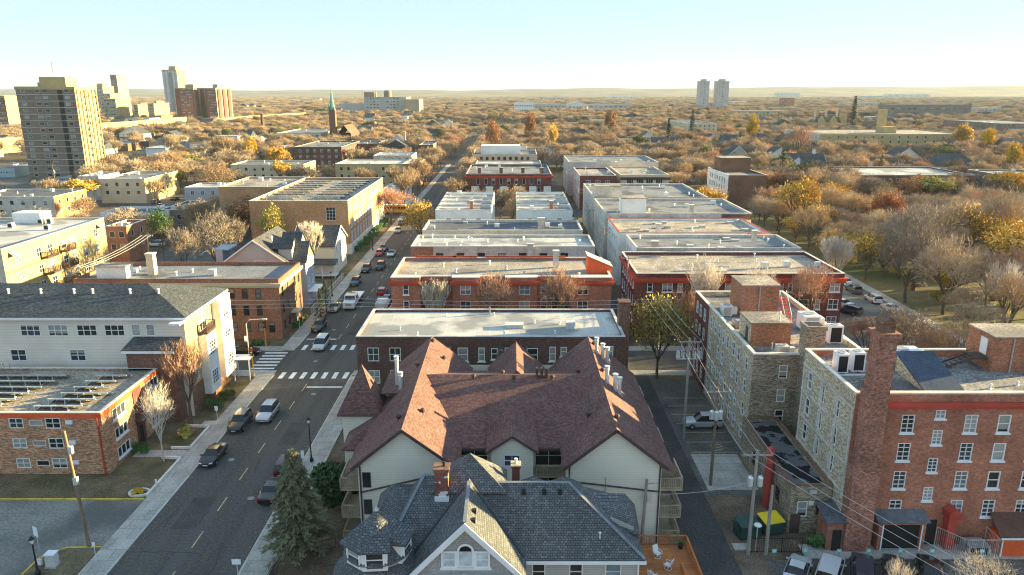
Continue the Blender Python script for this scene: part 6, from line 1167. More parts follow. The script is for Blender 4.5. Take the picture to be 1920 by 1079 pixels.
# ---- named trees, near to far
for q in [('pale',295,712,74.2,105,'pale bare branching tree in front of the entry of the mottled brick block',0),('rustbare',345,636,83.2,105,'tall bare upright tree lit orange between the mottled brick and cream blocks',4),('gold',8,672,82.5,90,'golden bare tree at the left edge in front of the cream sided block',1),
 ('pale',815,522,112.6,72,'pale bare tree before the left recess of the red cornice block',4),('rustbare',925,498,112.4,105,'reddish bare tree before the middle recess of the red cornice block',2),('rustbare',1050,494,112.4,110,'reddish bare tree before the right recess of the red cornice block',0),
 ('pale',1325,470,114.6,85,'pale bare tree left of three before the maroon block',1),('pale',1425,484,114.6,100,'pale bare tree in the middle before the maroon block',2),('rustbare',1525,486,114,110,'brownish bare tree at the right end of the maroon block',0),
 ('lime',1237,545,98.6,150,'yellow and green leaved tree beside the alley and utility wires',2),('rustbare',1290,528,108,75,'reddish bare tree behind the yellow alley tree',1),
 ('amber',790,372,190,80,'golden leaved tree overhanging the right side of the main street',2),('lime',513,381,178,55,'green yellow tree in front of the golden brick facade',3),('pale',577,412,157,65,'pale bare tree behind the grey gabled house',4),
 ('gold',965,366,203,62,'golden bare tree left in the gap between the two pale roofed blocks',0),('tan',1003,374,201,52,'tan bare tree right in the gap between the two pale roofed blocks',1),
 ('grey',342,420,150,75,'grey bare tree at the near end of the parking lot left',0),('grey',403,382,158,115,'large grey bare tree beside the golden brick block parking lot',2),('grey',445,398,166,60,'grey bare tree against the golden brick wall',1),('green',305,392,172,58,'dark green tree over the parking lot wall',0),('gold',168,366,236,58,'golden bare tree beside the brown flat roofed block at left',2),
 ('gold',228,286,335,72,'golden bare tree just right of the tall brown tower',0),('gold',330,278,335,80,'golden bare tree below the noise wall',2),('tan',337,250,420,56,'tan rounded tree by the far parking lot',0),('gold',415,300,292,88,'wide golden bare tree behind the blue grey low block',2),('gold',432,248,420,72,'wide tan tree right of the far parking lot',1),('yellow',480,256,400,28,'small yellow tree left of the smokestack',3),('olive',346,322,300,28,'narrow olive tree beside the cream flats',4),('gold',300,330,262,46,'golden bare tree in front of the cream flats',1),
 ('gold',785,288,305,60,'sunlit golden tree at the right end of the cream arched block',2),('amber',530,276,360,55,'amber tree left of the brownstone block',0),('amber',533,300,318,40,'amber tree behind the golden brick roof',1),
 ('rust',1652,352,196,90,'rust orange leaved tree in the middle of the park',2),('grey',1725,372,147,205,'largest grey bare tree spreading beside the park path',0),('yellow',1766,513,138,44,'small bright yellow tree by the park path',4),('amber',1490,328,205,92,'amber leaved tree at the left corner of the park',3),('gold',1547,345,222,80,'golden bare tree behind the amber corner tree',0),('pale',1572,440,142,75,'pale bare tree off the right end of the maroon block',4),
 ('grey',1715,578,98,185,'dark spreading bare tree behind the red wing roof',2),('grey',1805,588,94,170,'dark bare tree right of the spreading one behind the red wing roof',0),('rustbare',1622,588,106,110,'reddish bare tree between the tan wing and the park road',1),('grey',1690,566,106,130,'dark bare tree between the tall red chimney and the park road',1),('brown',1760,600,92,120,'low dark bare tree just behind the red wing parapet',0),('tan',1835,560,112,130,'tan bare tree left of the whitish one at the park edge',3),
 ('pale',1895,488,122,120,'whitish bare tree at the right edge of the park',0),('tan',1865,600,104,120,'tan bare tree at the right edge by the brick penthouse',3),
 ('pale',1682,1040,50.2,60,'small pale bare tree over the parked cars at the bottom right',1),('pale',1850,1034,49.5,150,'wide pale bare tree at the bottom right corner before the orange garage',2),
 ('orange',992,212,470,28,'orange leaved tree beside the far street',0),('orange',925,222,455,34,'large orange leaved tree right of the far street',2),('amber',1035,232,440,20,'small amber tree behind the navy roofed house',1),('orange',1140,205,560,30,'orange leaved tree among the centre woods',0),('yellow',1400,212,480,26,'yellow tree left of the tan field house',3),('yellow',1832,240,430,30,'yellow tree at the right end of the school',0),('yellow',1882,264,355,36,'yellow topped tree at the right edge behind the park',2),('amber',1785,230,480,38,'amber tree in front of the brown apartment slab',2),('rustbare',1490,232,420,70,'pinkish bare tree left of the school',0)]:
    ptree(*q[:6], None, q[6])
conifer(-18.7, 56.3, 10.7, 6.1, 'blue green spruce standing left of the grey turreted house', 'needle_blue', None, 22, 120, 'spruce_tree')
conifer(gy(938,668,85).x, 84.6, 9.6, 3.2, 'small dark spruce between the condominium and the brick block', 'needle_blue', None, 14, 90, 'spruce_tree')
for x_, yt, Y, w_, lb in ((136,316,290,20,'narrow dark fir beside the tall brown tower'),(1605,179,700,18,'tall dark fir on the right skyline'),(1470,278,330,34,'dark fir by the white gabled house'),(1255,221,520,13,'slim dark fir among the centre woods'),(1300,204,620,14,'dark fir right in the centre woods'),(1655,290,330,26,'olive fir before the stone school'),(608,525,131,34,'dark cedar by the white porch near the main street'),(598,540,128,26,'smaller dark cedar beside the first one by the porch')):
    p = gy(x_, yt, Y); conifer(p.x, Y, p.z, w_*Y/_ray(x_,yt)[1], lb, 'needle_dark', None, 12, 60)
bush(-16.6, 64.0, 6.0, 4.6, 'dense dark green juniper beside the left balconies', mat('juniper', (.040,.070,.024), .9, .35, .6, .2, 5), 6000, .15)
bush(-17.5, 70.2, 2.6, 3.2, 'bare brown shrub along the kerb by the condominium turret', 'twig_brown', 900, .05); bush(-17.6, 66.8, 2.2, 2.4, 'low evergreen shrub between the turret and juniper', 'leaf_green', 600)
for x_, y_, h_, w_, lb, m_ in ((-38.6,88.5,1.7,2.6,'green shrub under the first white bay','leaf_green'),(-38.4,91.4,1.4,2.2,'small green shrub beyond the first white bay','leaf_olive'),(-39.2,80.5,1.3,2.4,'yellow green shrub by the walkway','leaf_lime'),(-42.6,76.4,1.2,2.2,'dark shrub at the brick block entry','leaf_green'),(-37.9,122,1.4,2,'shrub at the brown brick entry','leaf_green'),(-37.8,126,1.2,2.2,'second shrub past the brown brick entry','leaf_olive'),(-41.5,112.6,1.0,3,'low green hedge at the brick corner','leaf_green'),(-38.4,67.3,.7,1.2,'yellow plant in the oval flower bed','leaf_yellow'),(-14.6,47.5,1.2,2.2,'mossy shrub below the turret','leaf_olive'),(-16.8,50.6,1.0,1.6,'brown shrub beside the spruce','twig_brown'),(-40.0,40.8,.8,2,'low green shrub on the kerbed island','leaf_green'),(58,97,1.6,2.5,'dark shrub behind the tan wing','leaf_green'),(27.6,58.2,1.6,1.4,'dark climbing shrub by the annex door','leaf_green')): bush(x_, y_, h_, w_, lb, m_, 420)
for i in range(12): bush(-40.3, 186+i*4.0, 1.8, 3.6, 'clipped dark hedge section along the golden brick block', 'leaf_green', 260, .16, 'hedge', 'hedge along the golden brick block')
rr = random.Random(21)
for i in range(44): x_ = rr.uniform(77,135); y_ = rr.uniform(92,190); bush(x_, y_, rr.uniform(1.2,3), rr.uniform(2.5,5), 'olive or yellow shrub in the park undergrowth', rr.choice(['leaf_olive','leaf_lime','leaf_amber','twig_tan']), 500, .14, 'shrub', 'park undergrowth shrubs')
# ---- filled-in trees: park, street rows, gardens
ROADS = [(52,76,236,292),(-38,-20.5,-20,1600),(-700,400,C1a-2,C1b+2),(-700,400,C2a-2,C2b+2),(61,75.5,-20,243),(14.5,22,-20,423),(-700,400,422,435)]
LOTS = [(-85,-60,140,196),(-140,-60,253.5,298),(-330,-190,254,420),(-190,-100,200,240),(-130,-60,345,395)]
OCC = [(x0-1.5,x1+1.5,y0-1.5,y1+1.5) for x0,x1,y0,y1 in FOOT]
def free(x, y, m=3.2, lots=True):
    for a, b, c, d in OCC:
        if a-m*.5 < x < b+m*.5 and c-(12 if c > 240 else m) < y < d+m*.3: return False
    for a, b, c, d in ROADS+(LOTS if lots else []):
        if a < x < b and c < y < d: return False
    return True
def spaced(x, y, s):
    return all((x-a)**2+(y-b)**2 > (s*.5+r_*.55)**2 for a, b, r_ in TREES)
n_ = 0; rr = random.Random(77)
for _ in range(4000):
    if n_ >= 140: break
    x_ = 77+125*rr.random()**1.3; y_ = rr.uniform(84, 241)
    if x_ > .76*y_+14 or (92 < x_ < 112 and y_ < 150 and rr.random() < .8): continue
    w_ = rr.uniform(10, 19) if y_ < 185 else rr.uniform(9, 13)
    if not spaced(x_, y_, w_*.34) or not free(x_, y_, 2): continue
    tree(rr.choice(['gold','tan','gold','grey','tan','amber' if x_ < 110 or rr.random() < .3 else 'gold','lime' if rr.random() < .4 else 'tan','rustbare']), x_, y_, w_*rr.uniform(.75,1.1), w_, 'bare or thinly leaved tree among the crowd of trees filling the park', 'park trees', None, 1.3); n_ += 1
for side in (-38.6, -19.6):
    y_ = 258
    while y_ < 560:
        if not (240 < y_ < 256 or 420 < y_ < 436): tree(rr.choice(['gold','tan','gold','rustbare']), side+rr.uniform(-.8,.8), y_, rr.uniform(10,13.5), rr.uniform(9,13), 'bare street tree on the '+('left' if side < -30 else 'right')+' side of the far main street', 'street trees beyond the second crossing', None, 2.1)
        y_ += rr.uniform(12, 17)
cand = []
for gy_ in np.arange(196, 700, 9.5):
    W_ = .74*gy_+12
    for gx_ in np.arange(-W_, W_, 10.5):
        x_ = gx_+rr.uniform(-4,4); y_ = gy_+rr.uniform(-4,4); w_ = rr.uniform(11,18)
        if rr.random() < (.8 if -430 < x_ < -175 and y_ < 660 else .22): continue
        if free(x_, y_) and spaced(x_, y_, w_*.6): cand.append((y_, x_, w_))
cand.sort(); NI = max(0, 296-len([o for o in SC.objects if o.get('category') == 'tree']))
KW = ['gold']*6+['tan']*6+['grey']*4+['brown']*3+['rustbare']*2+['amber']*2+['orange','lime','yellow']
for y_, x_, w_ in cand[:NI]:
    reg = 'left of the main street' if x_ < -30 else 'behind the centre blocks' if x_ < 60 else 'behind the park at right'
    tree(rr.choice(KW), x_, y_, rr.uniform(9,13.5), w_, 'bare autumn tree in the mid-distance trees '+reg, 'trees in the middle distance', None, 2.1)
# ---- the woods beyond: one uncountable mass
woods = [(x_, y_, w_*.95, rr.uniform(8.5,13)) for y_, x_, w_ in cand[NI:]]
for y0_, y1_, st, pr, wmin, wmax in ((700,1500,16,.30,12,21),(1500,5100,34,.30,26,46)):
    for gy_ in np.arange(y0_, y1_, st):
        W_ = .75*gy_
        xs = np.arange(-W_, W_, st)+RNG.uniform(-st*.4, st*.4, len(np.arange(-W_, W_, st)))
        nn = np.sin(xs*.011+gy_*.006)+np.sin(xs*.004-gy_*.009)+RNG.uniform(-1,1,len(xs))
        for x_, k in zip(xs, nn):
            if k < -1.05: continue
            y_ = gy_+RNG.uniform(-st*.4, st*.4)
            if y_ < 1500 and any(a-3 < x_ < b+3 and c-26 < y_ < d+3 for a, b, c, d in FOOT): continue
            woods.append((x_, y_, RNG.uniform(wmin, wmax), RNG.uniform(7,13)))
PR = []
for kd, sh in (('gold',0),('tan',1),('grey',2),('gold',3),('tan',0),('brown',1),('rustbare',3),('olive',2)):
    cm = tree_mesh(sh, kd, 2.3 if kd != 'olive' else 2.1); tm = TM[((sh, kd, 2.3 if kd != 'olive' else 2.1), 't')]; bm_ = bmesh.new(); bm_.from_mesh(cm); n0 = len(bm_.faces); bm_.from_mesh(tm); bm_.faces.ensure_lookup_table()
    for f_ in bm_.faces[n0:]: f_.material_index = len(cm.materials)
    me = bpy.data.meshes.new('wood_tree'); bm_.to_mesh(me); bm_.free()
    for m_ in list(cm.materials)+[tm.materials[0]]: me.materials.append(m_)
    PR.append((bpy.data.objects.new('wood_tree', me), cm['zm'], cm['wm']))
WD = np.array(woods); N = len(WD); pid = RNG.choice(8, N, p=(.15,.20,.20,.12,.12,.12,.06,.03))
me = bpy.data.meshes.new('woods'); me.from_pydata([(x_, y_, 0) for x_, y_, _, _ in woods], [], [])
def attr(nm, ty, fld, arr): at = me.attributes.new(nm, ty, 'POINT'); at.data.foreach_set(fld, np.asarray(arr).ravel())
attr('pid', 'INT', 'value', pid.astype(np.int32)); attr('rot', 'FLOAT_VECTOR', 'vector', np.stack([np.zeros(N), np.zeros(N), RNG.uniform(0,6.28,N)], 1).astype(np.float32))
zm_ = np.array([p_[1] for p_ in PR])[pid]; wm_ = np.array([p_[2] for p_ in PR])[pid]; sx_ = WD[:,2]/2/wm_
attr('scl', 'FLOAT_VECTOR', 'vector', np.stack([sx_, sx_, WD[:,3]/zm_], 1).astype(np.float32))
o = bpy.data.objects.new('woods', me); COL.objects.link(o); ng = bpy.data.node_groups.new('woods', 'GeometryNodeTree'); ng.interface.new_socket('Geometry', in_out='INPUT', socket_type='NodeSocketGeometry'); ng.interface.new_socket('Geometry', in_out='OUTPUT', socket_type='NodeSocketGeometry')
gi = ng.nodes.new('NodeGroupInput'); go = ng.nodes.new('NodeGroupOutput'); jn = ng.nodes.new('GeometryNodeJoinGeometry'); ng.links.new(jn.outputs[0], go.inputs[0])
def named(nm, ty): n_ = ng.nodes.new('GeometryNodeInputNamedAttribute'); n_.data_type = ty; n_.inputs['Name'].default_value = nm; return n_.outputs['Attribute']
ap_, ar_, as_ = named('pid', 'INT'), named('rot', 'FLOAT_VECTOR'), named('scl', 'FLOAT_VECTOR')
for i, (po, _, _) in enumerate(PR):
    cpn = ng.nodes.new('FunctionNodeCompare'); cpn.data_type = 'INT'; cpn.operation = 'EQUAL'; ng.links.new(ap_, cpn.inputs[2]); cpn.inputs[3].default_value = i
    oi_ = ng.nodes.new('GeometryNodeObjectInfo'); oi_.inputs['Object'].default_value = po; oi_.inputs['As Instance'].default_value = True; ip = ng.nodes.new('GeometryNodeInstanceOnPoints')
    ng.links.new(gi.outputs[0], ip.inputs['Points']); ng.links.new(cpn.outputs[0], ip.inputs['Selection']); ng.links.new(oi_.outputs['Geometry'], ip.inputs['Instance']); ng.links.new(ar_, ip.inputs['Rotation']); ng.links.new(as_, ip.inputs['Scale']); ng.links.new(ip.outputs[0], jn.inputs[0])
md = o.modifiers.new('scatter', 'NODES'); md.node_group = ng
o['kind'] = 'stuff'; o['label'] = 'far bare woods covering the city to the horizon'; o['category'] = 'woods'
# far small houses and sheds showing among the woods
fm = []
for wm, rm in (('siding_white','shingle_dark'),('stucco_white','membrane_pale'),('siding_bluegrey','shingle_navy'),('brick_brown','felt_grey')):
    b = MB(); b.cm = 0; b.box(-6,6,-5,5,0,7); b.cm = 1
    if rm.startswith('sh'): b.prism([(-6.3,-5.3,7.01),(6.3,-5.3,7.01),(0,-5.3,11.5)], (0,10.6,0))
    else: b.box(-6.2,6.2,-5.2,5.2,7.01,7.5)
    o = b.build('far_house', [wm, rm], org=(0,0,0)); fm.append(o.data); bpy.data.objects.remove(o)
n_ = 0
for _ in range(6000):
    if n_ >= 210: break
    y_ = 430+1500*rr.random()**1.3; x_ = rr.uniform(-.72,.72)*y_
    if not free(x_, y_, 8, False): continue
    i = rr.randrange(4); o = bpy.data.objects.new('far_house', fm[i]); COL.objects.link(o); s = rr.uniform(.8,1.4); o.location = (x_,y_,0); o.rotation_euler = (0,0,rr.choice((0,PI/2))); o.scale = (s*rr.uniform(1,1.8),s,rr.uniform(.8,1.2)); n_ += 1
    props(o, ('tiny white gabled house','tiny white flat roofed house','tiny blue grey house','tiny brown flat roofed block')[i]+' in the far woods below the horizon', 'house', 'far houses in the woods')
# ================================================================ vehicles
PAINT = dict(black=(.012,.012,.014), silver=(.42,.43,.45), grey=(.13,.135,.14), white=(.72,.72,.71), red=(.38,.015,.015), beige=(.36,.32,.26), maroon=(.07,.012,.014), blue=(.03,.06,.14), charcoal=(.035,.037,.04), navy=(.02,.028,.05))
for k_, c in PAINT.items(): mat('paint_'+k_, c, .28, .03, 1, spec=.5, metal=.15 if k_ in ('silver','grey') else 0, coat=.6)
CARM = {}
#  stations along the car: (y, half width, z bottom, z belt, z roof or None, roof half width)
CSPEC = dict(
 sedan=[(-2.30,.66,.42,.78,None,0),(-2.22,.82,.28,.92,None,0),(-1.55,.89,.24,.98,None,0),(-1.35,.90,.24,.99,1.02,.68),(-.75,.91,.24,.97,1.40,.58),(.25,.91,.24,.95,1.44,.60),(1.05,.90,.24,.93,.97,.70),(1.25,.90,.24,.90,None,0),(1.95,.86,.26,.80,None,0),(2.25,.74,.34,.66,None,0),(2.32,.60,.42,.56,None,0)],
 suv=[(-2.32,.72,.50,.95,None,0),(-2.28,.84,.36,1.02,1.10,.70),(-2.0,.91,.30,1.05,1.60,.64),(-1.0,.94,.28,1.04,1.70,.66),(.25,.94,.28,1.02,1.68,.66),(1.0,.93,.28,1.01,1.08,.74),(1.15,.93,.28,1.00,None,0),(1.95,.90,.30,.92,None,0),(2.28,.80,.38,.78,None,0),(2.36,.66,.48,.62,None,0)],
 hatch=[(-2.0,.66,.45,.85,None,0),(-1.96,.80,.32,.95,1.0,.66),(-1.5,.87,.26,.97,1.42,.58),(-.4,.88,.25,.95,1.48,.60),(.35,.88,.25,.94,1.45,.60),(1.05,.87,.25,.92,.96,.70),(1.2,.87,.25,.90,None,0),(1.75,.83,.27,.80,None,0),(2.0,.70,.36,.64,None,0)],
 van=[(-2.4,.78,.45,1.0,None,0),(-2.36,.90,.34,1.08,1.14,.76),(-2.2,.95,.30,1.10,1.74,.74),(-.6,.97,.28,1.08,1.80,.76),(.6,.97,.28,1.04,1.74,.74),(1.5,.95,.28,1.0,1.06,.80),(1.62,.95,.28,.98,None,0),(2.15,.90,.30,.84,None,0),(2.42,.76,.42,.66,None,0)])
def car_meshes(kind):
    st = CSPEC[kind]; V = []; F = {'body': [], 'side': [], 'screen': []}; N = 7
    for y, w, zb, zt, zr, wr in st:
        a = [(0, zb), (w*.9, zb), (w, zb+.16), (w*.985, zt*.97), (w*.93, zt)]
        a += [(wr, zr), (0, zr+.04)] if zr else [(w*.6, zt+.03), (0, zt+.045)]
        row = [(x, y, z) for x, z in a]+[(-x, y, z) for x, z in a[-2:0:-1]]; V.append(row)
    n = len(V[0]); vs = [p for r in V for p in r]
    for i in range(len(st)-1):
        ra, rb = st[i][4], st[i+1][4]
        for j in range(n):
            q = (i*n+j, i*n+(j+1)%n, (i+1)*n+(j+1)%n, (i+1)*n+j); c = 'body'; seg = j if j < 6 else n-1-j
            lo = lambda s: s[4] is not None and s[4]-s[3] < .15
            if ra and rb and seg == 4 and not (lo(st[i]) and lo(st[i+1])): c = 'side'
            if ra and rb and (lo(st[i]) != lo(st[i+1])) and seg == 5: c = 'screen'
            F[c].append(q)
    F['body'] += [tuple(range(n-1,-1,-1)), tuple(range((len(st)-1)*n, len(st)*n))]
    mid = lambda q: sum(vs[i][1] for i in q)
    F['rear'] = [q for q in F['screen'] if mid(q) < 0]; F['screen'] = [q for q in F['screen'] if mid(q) >= 0]; out = {}
    for k, fs in F.items():
        used = sorted({i for f in fs for i in f}); mp = {i: t for t, i in enumerate(used)}
        out[k] = ([vs[i] for i in used], [tuple(mp[i] for i in f) for f in fs])
    return out
WHEEL = None
def car_proto(kind, paint, label):
    global WHEEL
    key = (kind, paint)
    t = thing('parked_car', label, 'car')
    if kind not in CARM: CARM[kind] = car_meshes(kind)
    for nm, part, m in (('body','body','paint_'+paint),('side_window','side','car_glass'),('windscreen','screen','car_glass'),('rear_window','rear','car_glass')):
        if not CARM[kind][part][1]: continue
        me = mesh_from(nm, *CARM[kind][part], [m])
        if nm == 'body': me.polygons.foreach_set('use_smooth', [True]*len(me.polygons)); me.set_sharp_from_angle(angle=.75)
        o = bpy.data.objects.new(nm, me); COL.objects.link(o); o.parent = t
    st = CSPEC[kind]; wmax = max(s[1] for s in st); f_, b_ = st[-1][0], st[0][0]; R = .36 if kind in ('suv','van') else .32
    for y in (f_-.92, b_+.95):
        for s in (-1, 1):
            k = MB(); x = s*(wmax-.10); k.tube([(x-.11,y,R),(x+.11,y,R)], R, 16); o = k.build('wheel','tyre',t,(0,0,0)); k = MB(); k.tube([(x+s*.105,y,R),(x+s*.125,y,R)], R*.62, 10); q = k.build('rim','rim',o,(0,0,0))
    fw, rw = st[-3], st[1]
    for s in (-1, 1):
        k = MB(); k.raw([(s*.42,f_-.10,.60),(s*.74,f_-.24,.62),(s*.74,f_-.22,.76),(s*.42,f_-.12,.72),(s*.42,f_-.01,.58),(s*.76,f_-.12,.62),(s*.76,f_-.14,.74),(s*.42,f_-.05,.70)], [(4,5,6,7),(3,2,6,7),(0,1,5,4),(1,2,6,5),(0,3,7,4)]); k.build('headlight','lamp_glass',t,(0,0,0))
        k = MB(); zz = .74 if kind != 'suv' else .9; k.box(min(s*.5,s*.8),max(s*.5,s*.8),b_-.015,b_+.12,zz-.08,zz+.10); k.build('tail_light','tail_red',t,(0,0,0))
        k = MB(); k.box(min(s*wmax*.97,s*(wmax+.17)),max(s*wmax*.97,s*(wmax+.17)),.72,.86,.92,1.06); k.build('wing_mirror','paint_'+paint,t,(0,0,0))
    k = MB(); k.box(-.26,.26,f_-.005,f_+.02,.44,.55); k.build('licence_plate','white_paint',t,(0,0,0)); k = MB(); k.box(-.4,.4,f_-.06,f_+.008,.57,.66); k.build('grille','black_paint',t,(0,0,0))
    return t
PROT = {}
def car(kind, paint, X, Y, rz, label, group=None, z=.012, name=None):
    key = (kind, paint)
    if key not in PROT: t = PROT[key] = car_proto(kind, paint, label); t.location = (X,Y,z); t.rotation_euler = (0,0,rz)
    else: t = dup(PROT[key], (X,Y,z), rz, label)
    if name: t.name = name
    if group: t['group'] = group
    elif 'group' in t: del t['group']
    return t
TW_, AW_ = PI, 0.0      # towards / away from the camera
LX = SW+1.1
def cp(x, y): return gz(x, y, 0)
for kind, pn, px_, py_, X, rz, lb in [('sedan','black',397,862,LX,TW_,'black sedan parked at the left kerb, nearest the camera'),('suv','black',447,800,LX,TW_,'black four wheel drive car parked at the left kerb behind the nearest sedan'),('suv','silver',503,782,None,TW_,'silver estate car driving towards the camera before the crosswalk'),
 ('van','silver',603,652,None,TW_,'silver minivan waiting on the far crosswalk'),('suv','black',594,618,LX,TW_,'black car parked left just past the crossing'),('sedan','beige',619,582,LX,TW_,'beige sedan parked left beside the white flatbed truck'),('suv','charcoal',661,534,LX,TW_,'dark car parked left ahead of the cedars'),('suv','charcoal',683,509,LX,TW_,'dark car parked left, second beyond the cedars'),
 ('hatch','red',709,479,LX,TW_,'red hatchback parked at the left kerb'),('sedan','grey',714,470,LX,TW_,'grey sedan parked just behind the red hatchback'),('sedan','silver',734,480,None,TW_,'silver sedan driving opposite the red hatchback'),('suv','black',714,504,None,TW_,'black car driving towards the camera in mid street'),('hatch','red',717,552,None,AW_,'red car driving away with tail lights on'),('sedan','charcoal',736,566,SE_-1.1,AW_,'dark car parked right by the red cornice block'),
 ('sedan','silver',742,436,LX,TW_,'silver sedan parked left near the school bus'),('sedan','charcoal',753,422,None,AW_,'dark sedan just before the school bus'),('sedan','black',461,665,None,-PI/2,'black sedan on the cross street left of the signal'),('suv','maroon',548,880,SE_-1.1,AW_,'dark maroon car parked right behind the spruce'),('sedan','black',518,928,SE_-1.1,AW_,'black sedan parked right, half hidden by the spruce'),
 ('suv','silver',1316,800,None,PI/2,'silver estate car parked crosswise in the alley lot'),('sedan','black',1163,548,18.9,AW_,'black car parked at the alley mouth'),('sedan','silver',1166,526,19.3,AW_,'silver car parked in the alley beside the red cornice block'),('sedan','red',1160,516,19.0,AW_,'red car hidden behind the silver one in the alley')]:
    p = cp(px_, py_); car(kind, pn, p.x if X is None else X, p.y, rz, lb)
for i, (yy, pn) in enumerate(((462,'silver'),(452,'charcoal'),(443,'white'),(430,'silver'),(418,'black'),(405,'charcoal'),(394,'silver'))):
    p = cp(1130, yy); car('sedan' if i % 2 else 'suv', pn, 19.2, p.y, AW_+.25, 'car in the row along the far alley below the stained concrete block', 'cars in the far alley')
for px_, py_, pn, kind, lb in ((1637,566,'white','suv','white car parked beyond the maroon block by the park'),(1668,583,'white','sedan','white sedan parked behind the white car by the park'),(1600,548,'grey','suv','grey car parked on the park road beyond the maroon block'),(1583,533,'white','sedan','white car farthest along the park road'),(1730,626,'red','sedan','red car half hidden under bare park road trees'),(1592,588,'charcoal','suv','dark car in the yard at the corner of the maroon block'),(1577,574,'white','sedan','white car in the yard behind the dark one')):
    p = cp(px_, py_); car(kind, pn, p.x, p.y, 0 if py_ not in (588,574) else .6, lb)
for i, (X, pn, kind, lb) in enumerate(((24.3,'silver','sedan','silver sedan in the bottom right lot, leftmost'),(27.1,'silver','van','silver van in the bottom right lot'),(29.9,'navy','suv','navy car in the bottom right lot beside the silver van'),(32.6,'charcoal','sedan','charcoal car in the bottom right lot left of the pale bare tree'),(35.6,'black','sedan','black sedan right of the pale bare tree in the bottom lot'))): car(kind, pn, X, 53.9, -.55 if i < 2 else -.4, lb)
rr = random.Random(9)
car('suv','white', cp(292,462).x, cp(292,462).y, PI/2, 'white car in the parking lot behind the tan chimney'); car('suv','black', cp(300,446).x, cp(300,446).y, PI/2, 'black car under the dark green tree in the parking lot')
n_ = 0
for _ in range(900):
    if n_ >= 64: break
    a, b, c, d = rr.choice(LOTS[1:]); x_, y_ = rr.uniform(a+2,b-2), rr.uniform(c+2,d-2); x_ = round(x_/3)*3; y_ = round(y_/9)*9
    if (x_,y_) in PROT or not all(not(q[0]-2 < x_ < q[1]+2 and q[2]-2 < y_ < q[3]+2) for q in FOOT): continue
    PROT[(x_,y_)] = None; car(rr.choice(['sedan','suv']), rr.choice(['silver','white','black','grey','blue','charcoal','red']), x_, y_, 0, 'car in the distant parking lots left of the golden brick block', 'cars in the distant left lots'); n_ += 1
# flatbed truck
T = thing('flatbed_truck', 'white flatbed tow truck driving towards the camera', 'truck', (0,0,.012)); O = (0,0,0)
k = MB(); k.box(-1.1,1.1,-1.0,.9,.75,2.5); k.prism([(-1.1,.9,.75),(-1.1,2.6,.75),(-1.1,2.7,1.5),(-1.1,1.2,1.75),(-1.1,.9,1.75)], (2.2,0,0)); k.prism([(-1.05,.9,1.76),(-1.05,1.2,1.76),(-1.05,.9,2.45)], (2.1,0,0)); k.box(-1.0,1.0,-1.05,.7,2.5,2.62); k.build('cab','paint_white',T,O)
k = MB(); k.prism([(-.95,1.24,1.80),(.95,1.24,1.80),(.9,.94,2.42),(-.9,.94,2.42)], (0,.02,.012)); k.build('windscreen','car_glass',T,O)
for s in (-1,1): k = MB(); k.box(min(s*1.10,s*1.115),max(s*1.10,s*1.115),-.5,.7,1.7,2.35); k.build('side_window','car_glass',T,O); k = MB(); k.box(min(s*.6,s*.95),max(s*.6,s*.95),2.66,2.72,1.0,1.22); k.build('headlight','lamp_glass',T,O)
k = MB(); k.box(-.55,.55,2.66,2.73,.95,1.4); k.build('grille','grey_metal',T,O); k = MB(); k.box(-1.1,1.1,2.6,2.85,.5,.8); k.build('bumper','galvanised',T,O)
k = MB(); k.box(-1.2,1.2,-7.0,-1.1,1.05,1.25); k.box(-1.2,1.2,-1.3,-1.12,1.25,2.0); k.box(-1.2,-1.12,-7,-1.3,1.25,1.35); k.box(1.12,1.2,-7,-1.3,1.25,1.35); k.build('flatbed','galvanised',T,O); k = MB(); k.box(-.5,.5,-6.6,2.4,.5,.75); k.build('chassis','black_paint',T,O); k = MB(); k.box(-.7,.7,-.9,-.6,2.62,2.78); k.build('beacon_bar','amber',T,O)
for y in (1.8,-4.2,-5.4):
    for s in (-1,1): k = MB(); k.tube([(s*1.0-.15,y,.48),(s*1.0+.15,y,.48)], .48, 16); o = k.build('wheel','tyre',T,O); k = MB(); k.tube([(s*1.15,y,.48),(s*1.165,y,.48)], .26, 10); k.build('rim','rim',o,O)
p = cp(655,580); T.location = (p.x+.15,p.y+1.5,.012); T.rotation_euler = (0,0,PI)
# white utility truck parked right and school bus
T = thing('utility_truck', 'white utility pickup parked right in front of the red cornice block', 'truck', (0,0,.012))
k = MB(); k.prism([(-.95,-2.8,.5),(-.95,2.7,.5),(-.95,2.75,1.0),(-.95,1.3,1.15),(-.95,.7,1.85),(-.95,-.7,1.9),(-.95,-.8,1.2),(-.95,-2.8,1.2)], (1.9,0,0)); k.build('body','paint_white',T,O); k = MB(); k.prism([(-.85,1.27,1.2),(.85,1.27,1.2),(.75,.74,1.8),(-.75,.74,1.8)], (0,.02,.02)); k.build('windscreen','car_glass',T,O); k = MB(); k.box(-1.0,1.0,-2.9,-.85,1.202,1.7); k.build('tool_box','membrane_pale',T,O)
k = MB()
for s in (-.85,.85): k.tube([(s,-2.7,1.7),(s,-2.7,2.2),(s,1.0,2.2),(s,.9,1.85)], .03, 5)
k.bar((-.85,-2.7,2.2),(.85,-2.7,2.2),.05); k.bar((-.85,.3,2.2),(.85,.3,2.2),.05); k.build('ladder_rack','grey_metal',T,O)
for y in (1.7,-1.7):
    for s in (-1,1): k = MB(); k.tube([(s*.85-.12,y,.38),(s*.85+.12,y,.38)], .38, 14); o = k.build('wheel','tyre',T,O); k = MB(); k.tube([(s*.975,y,.38),(s*.985,y,.38)], .2, 10); k.build('rim','rim',o,O)
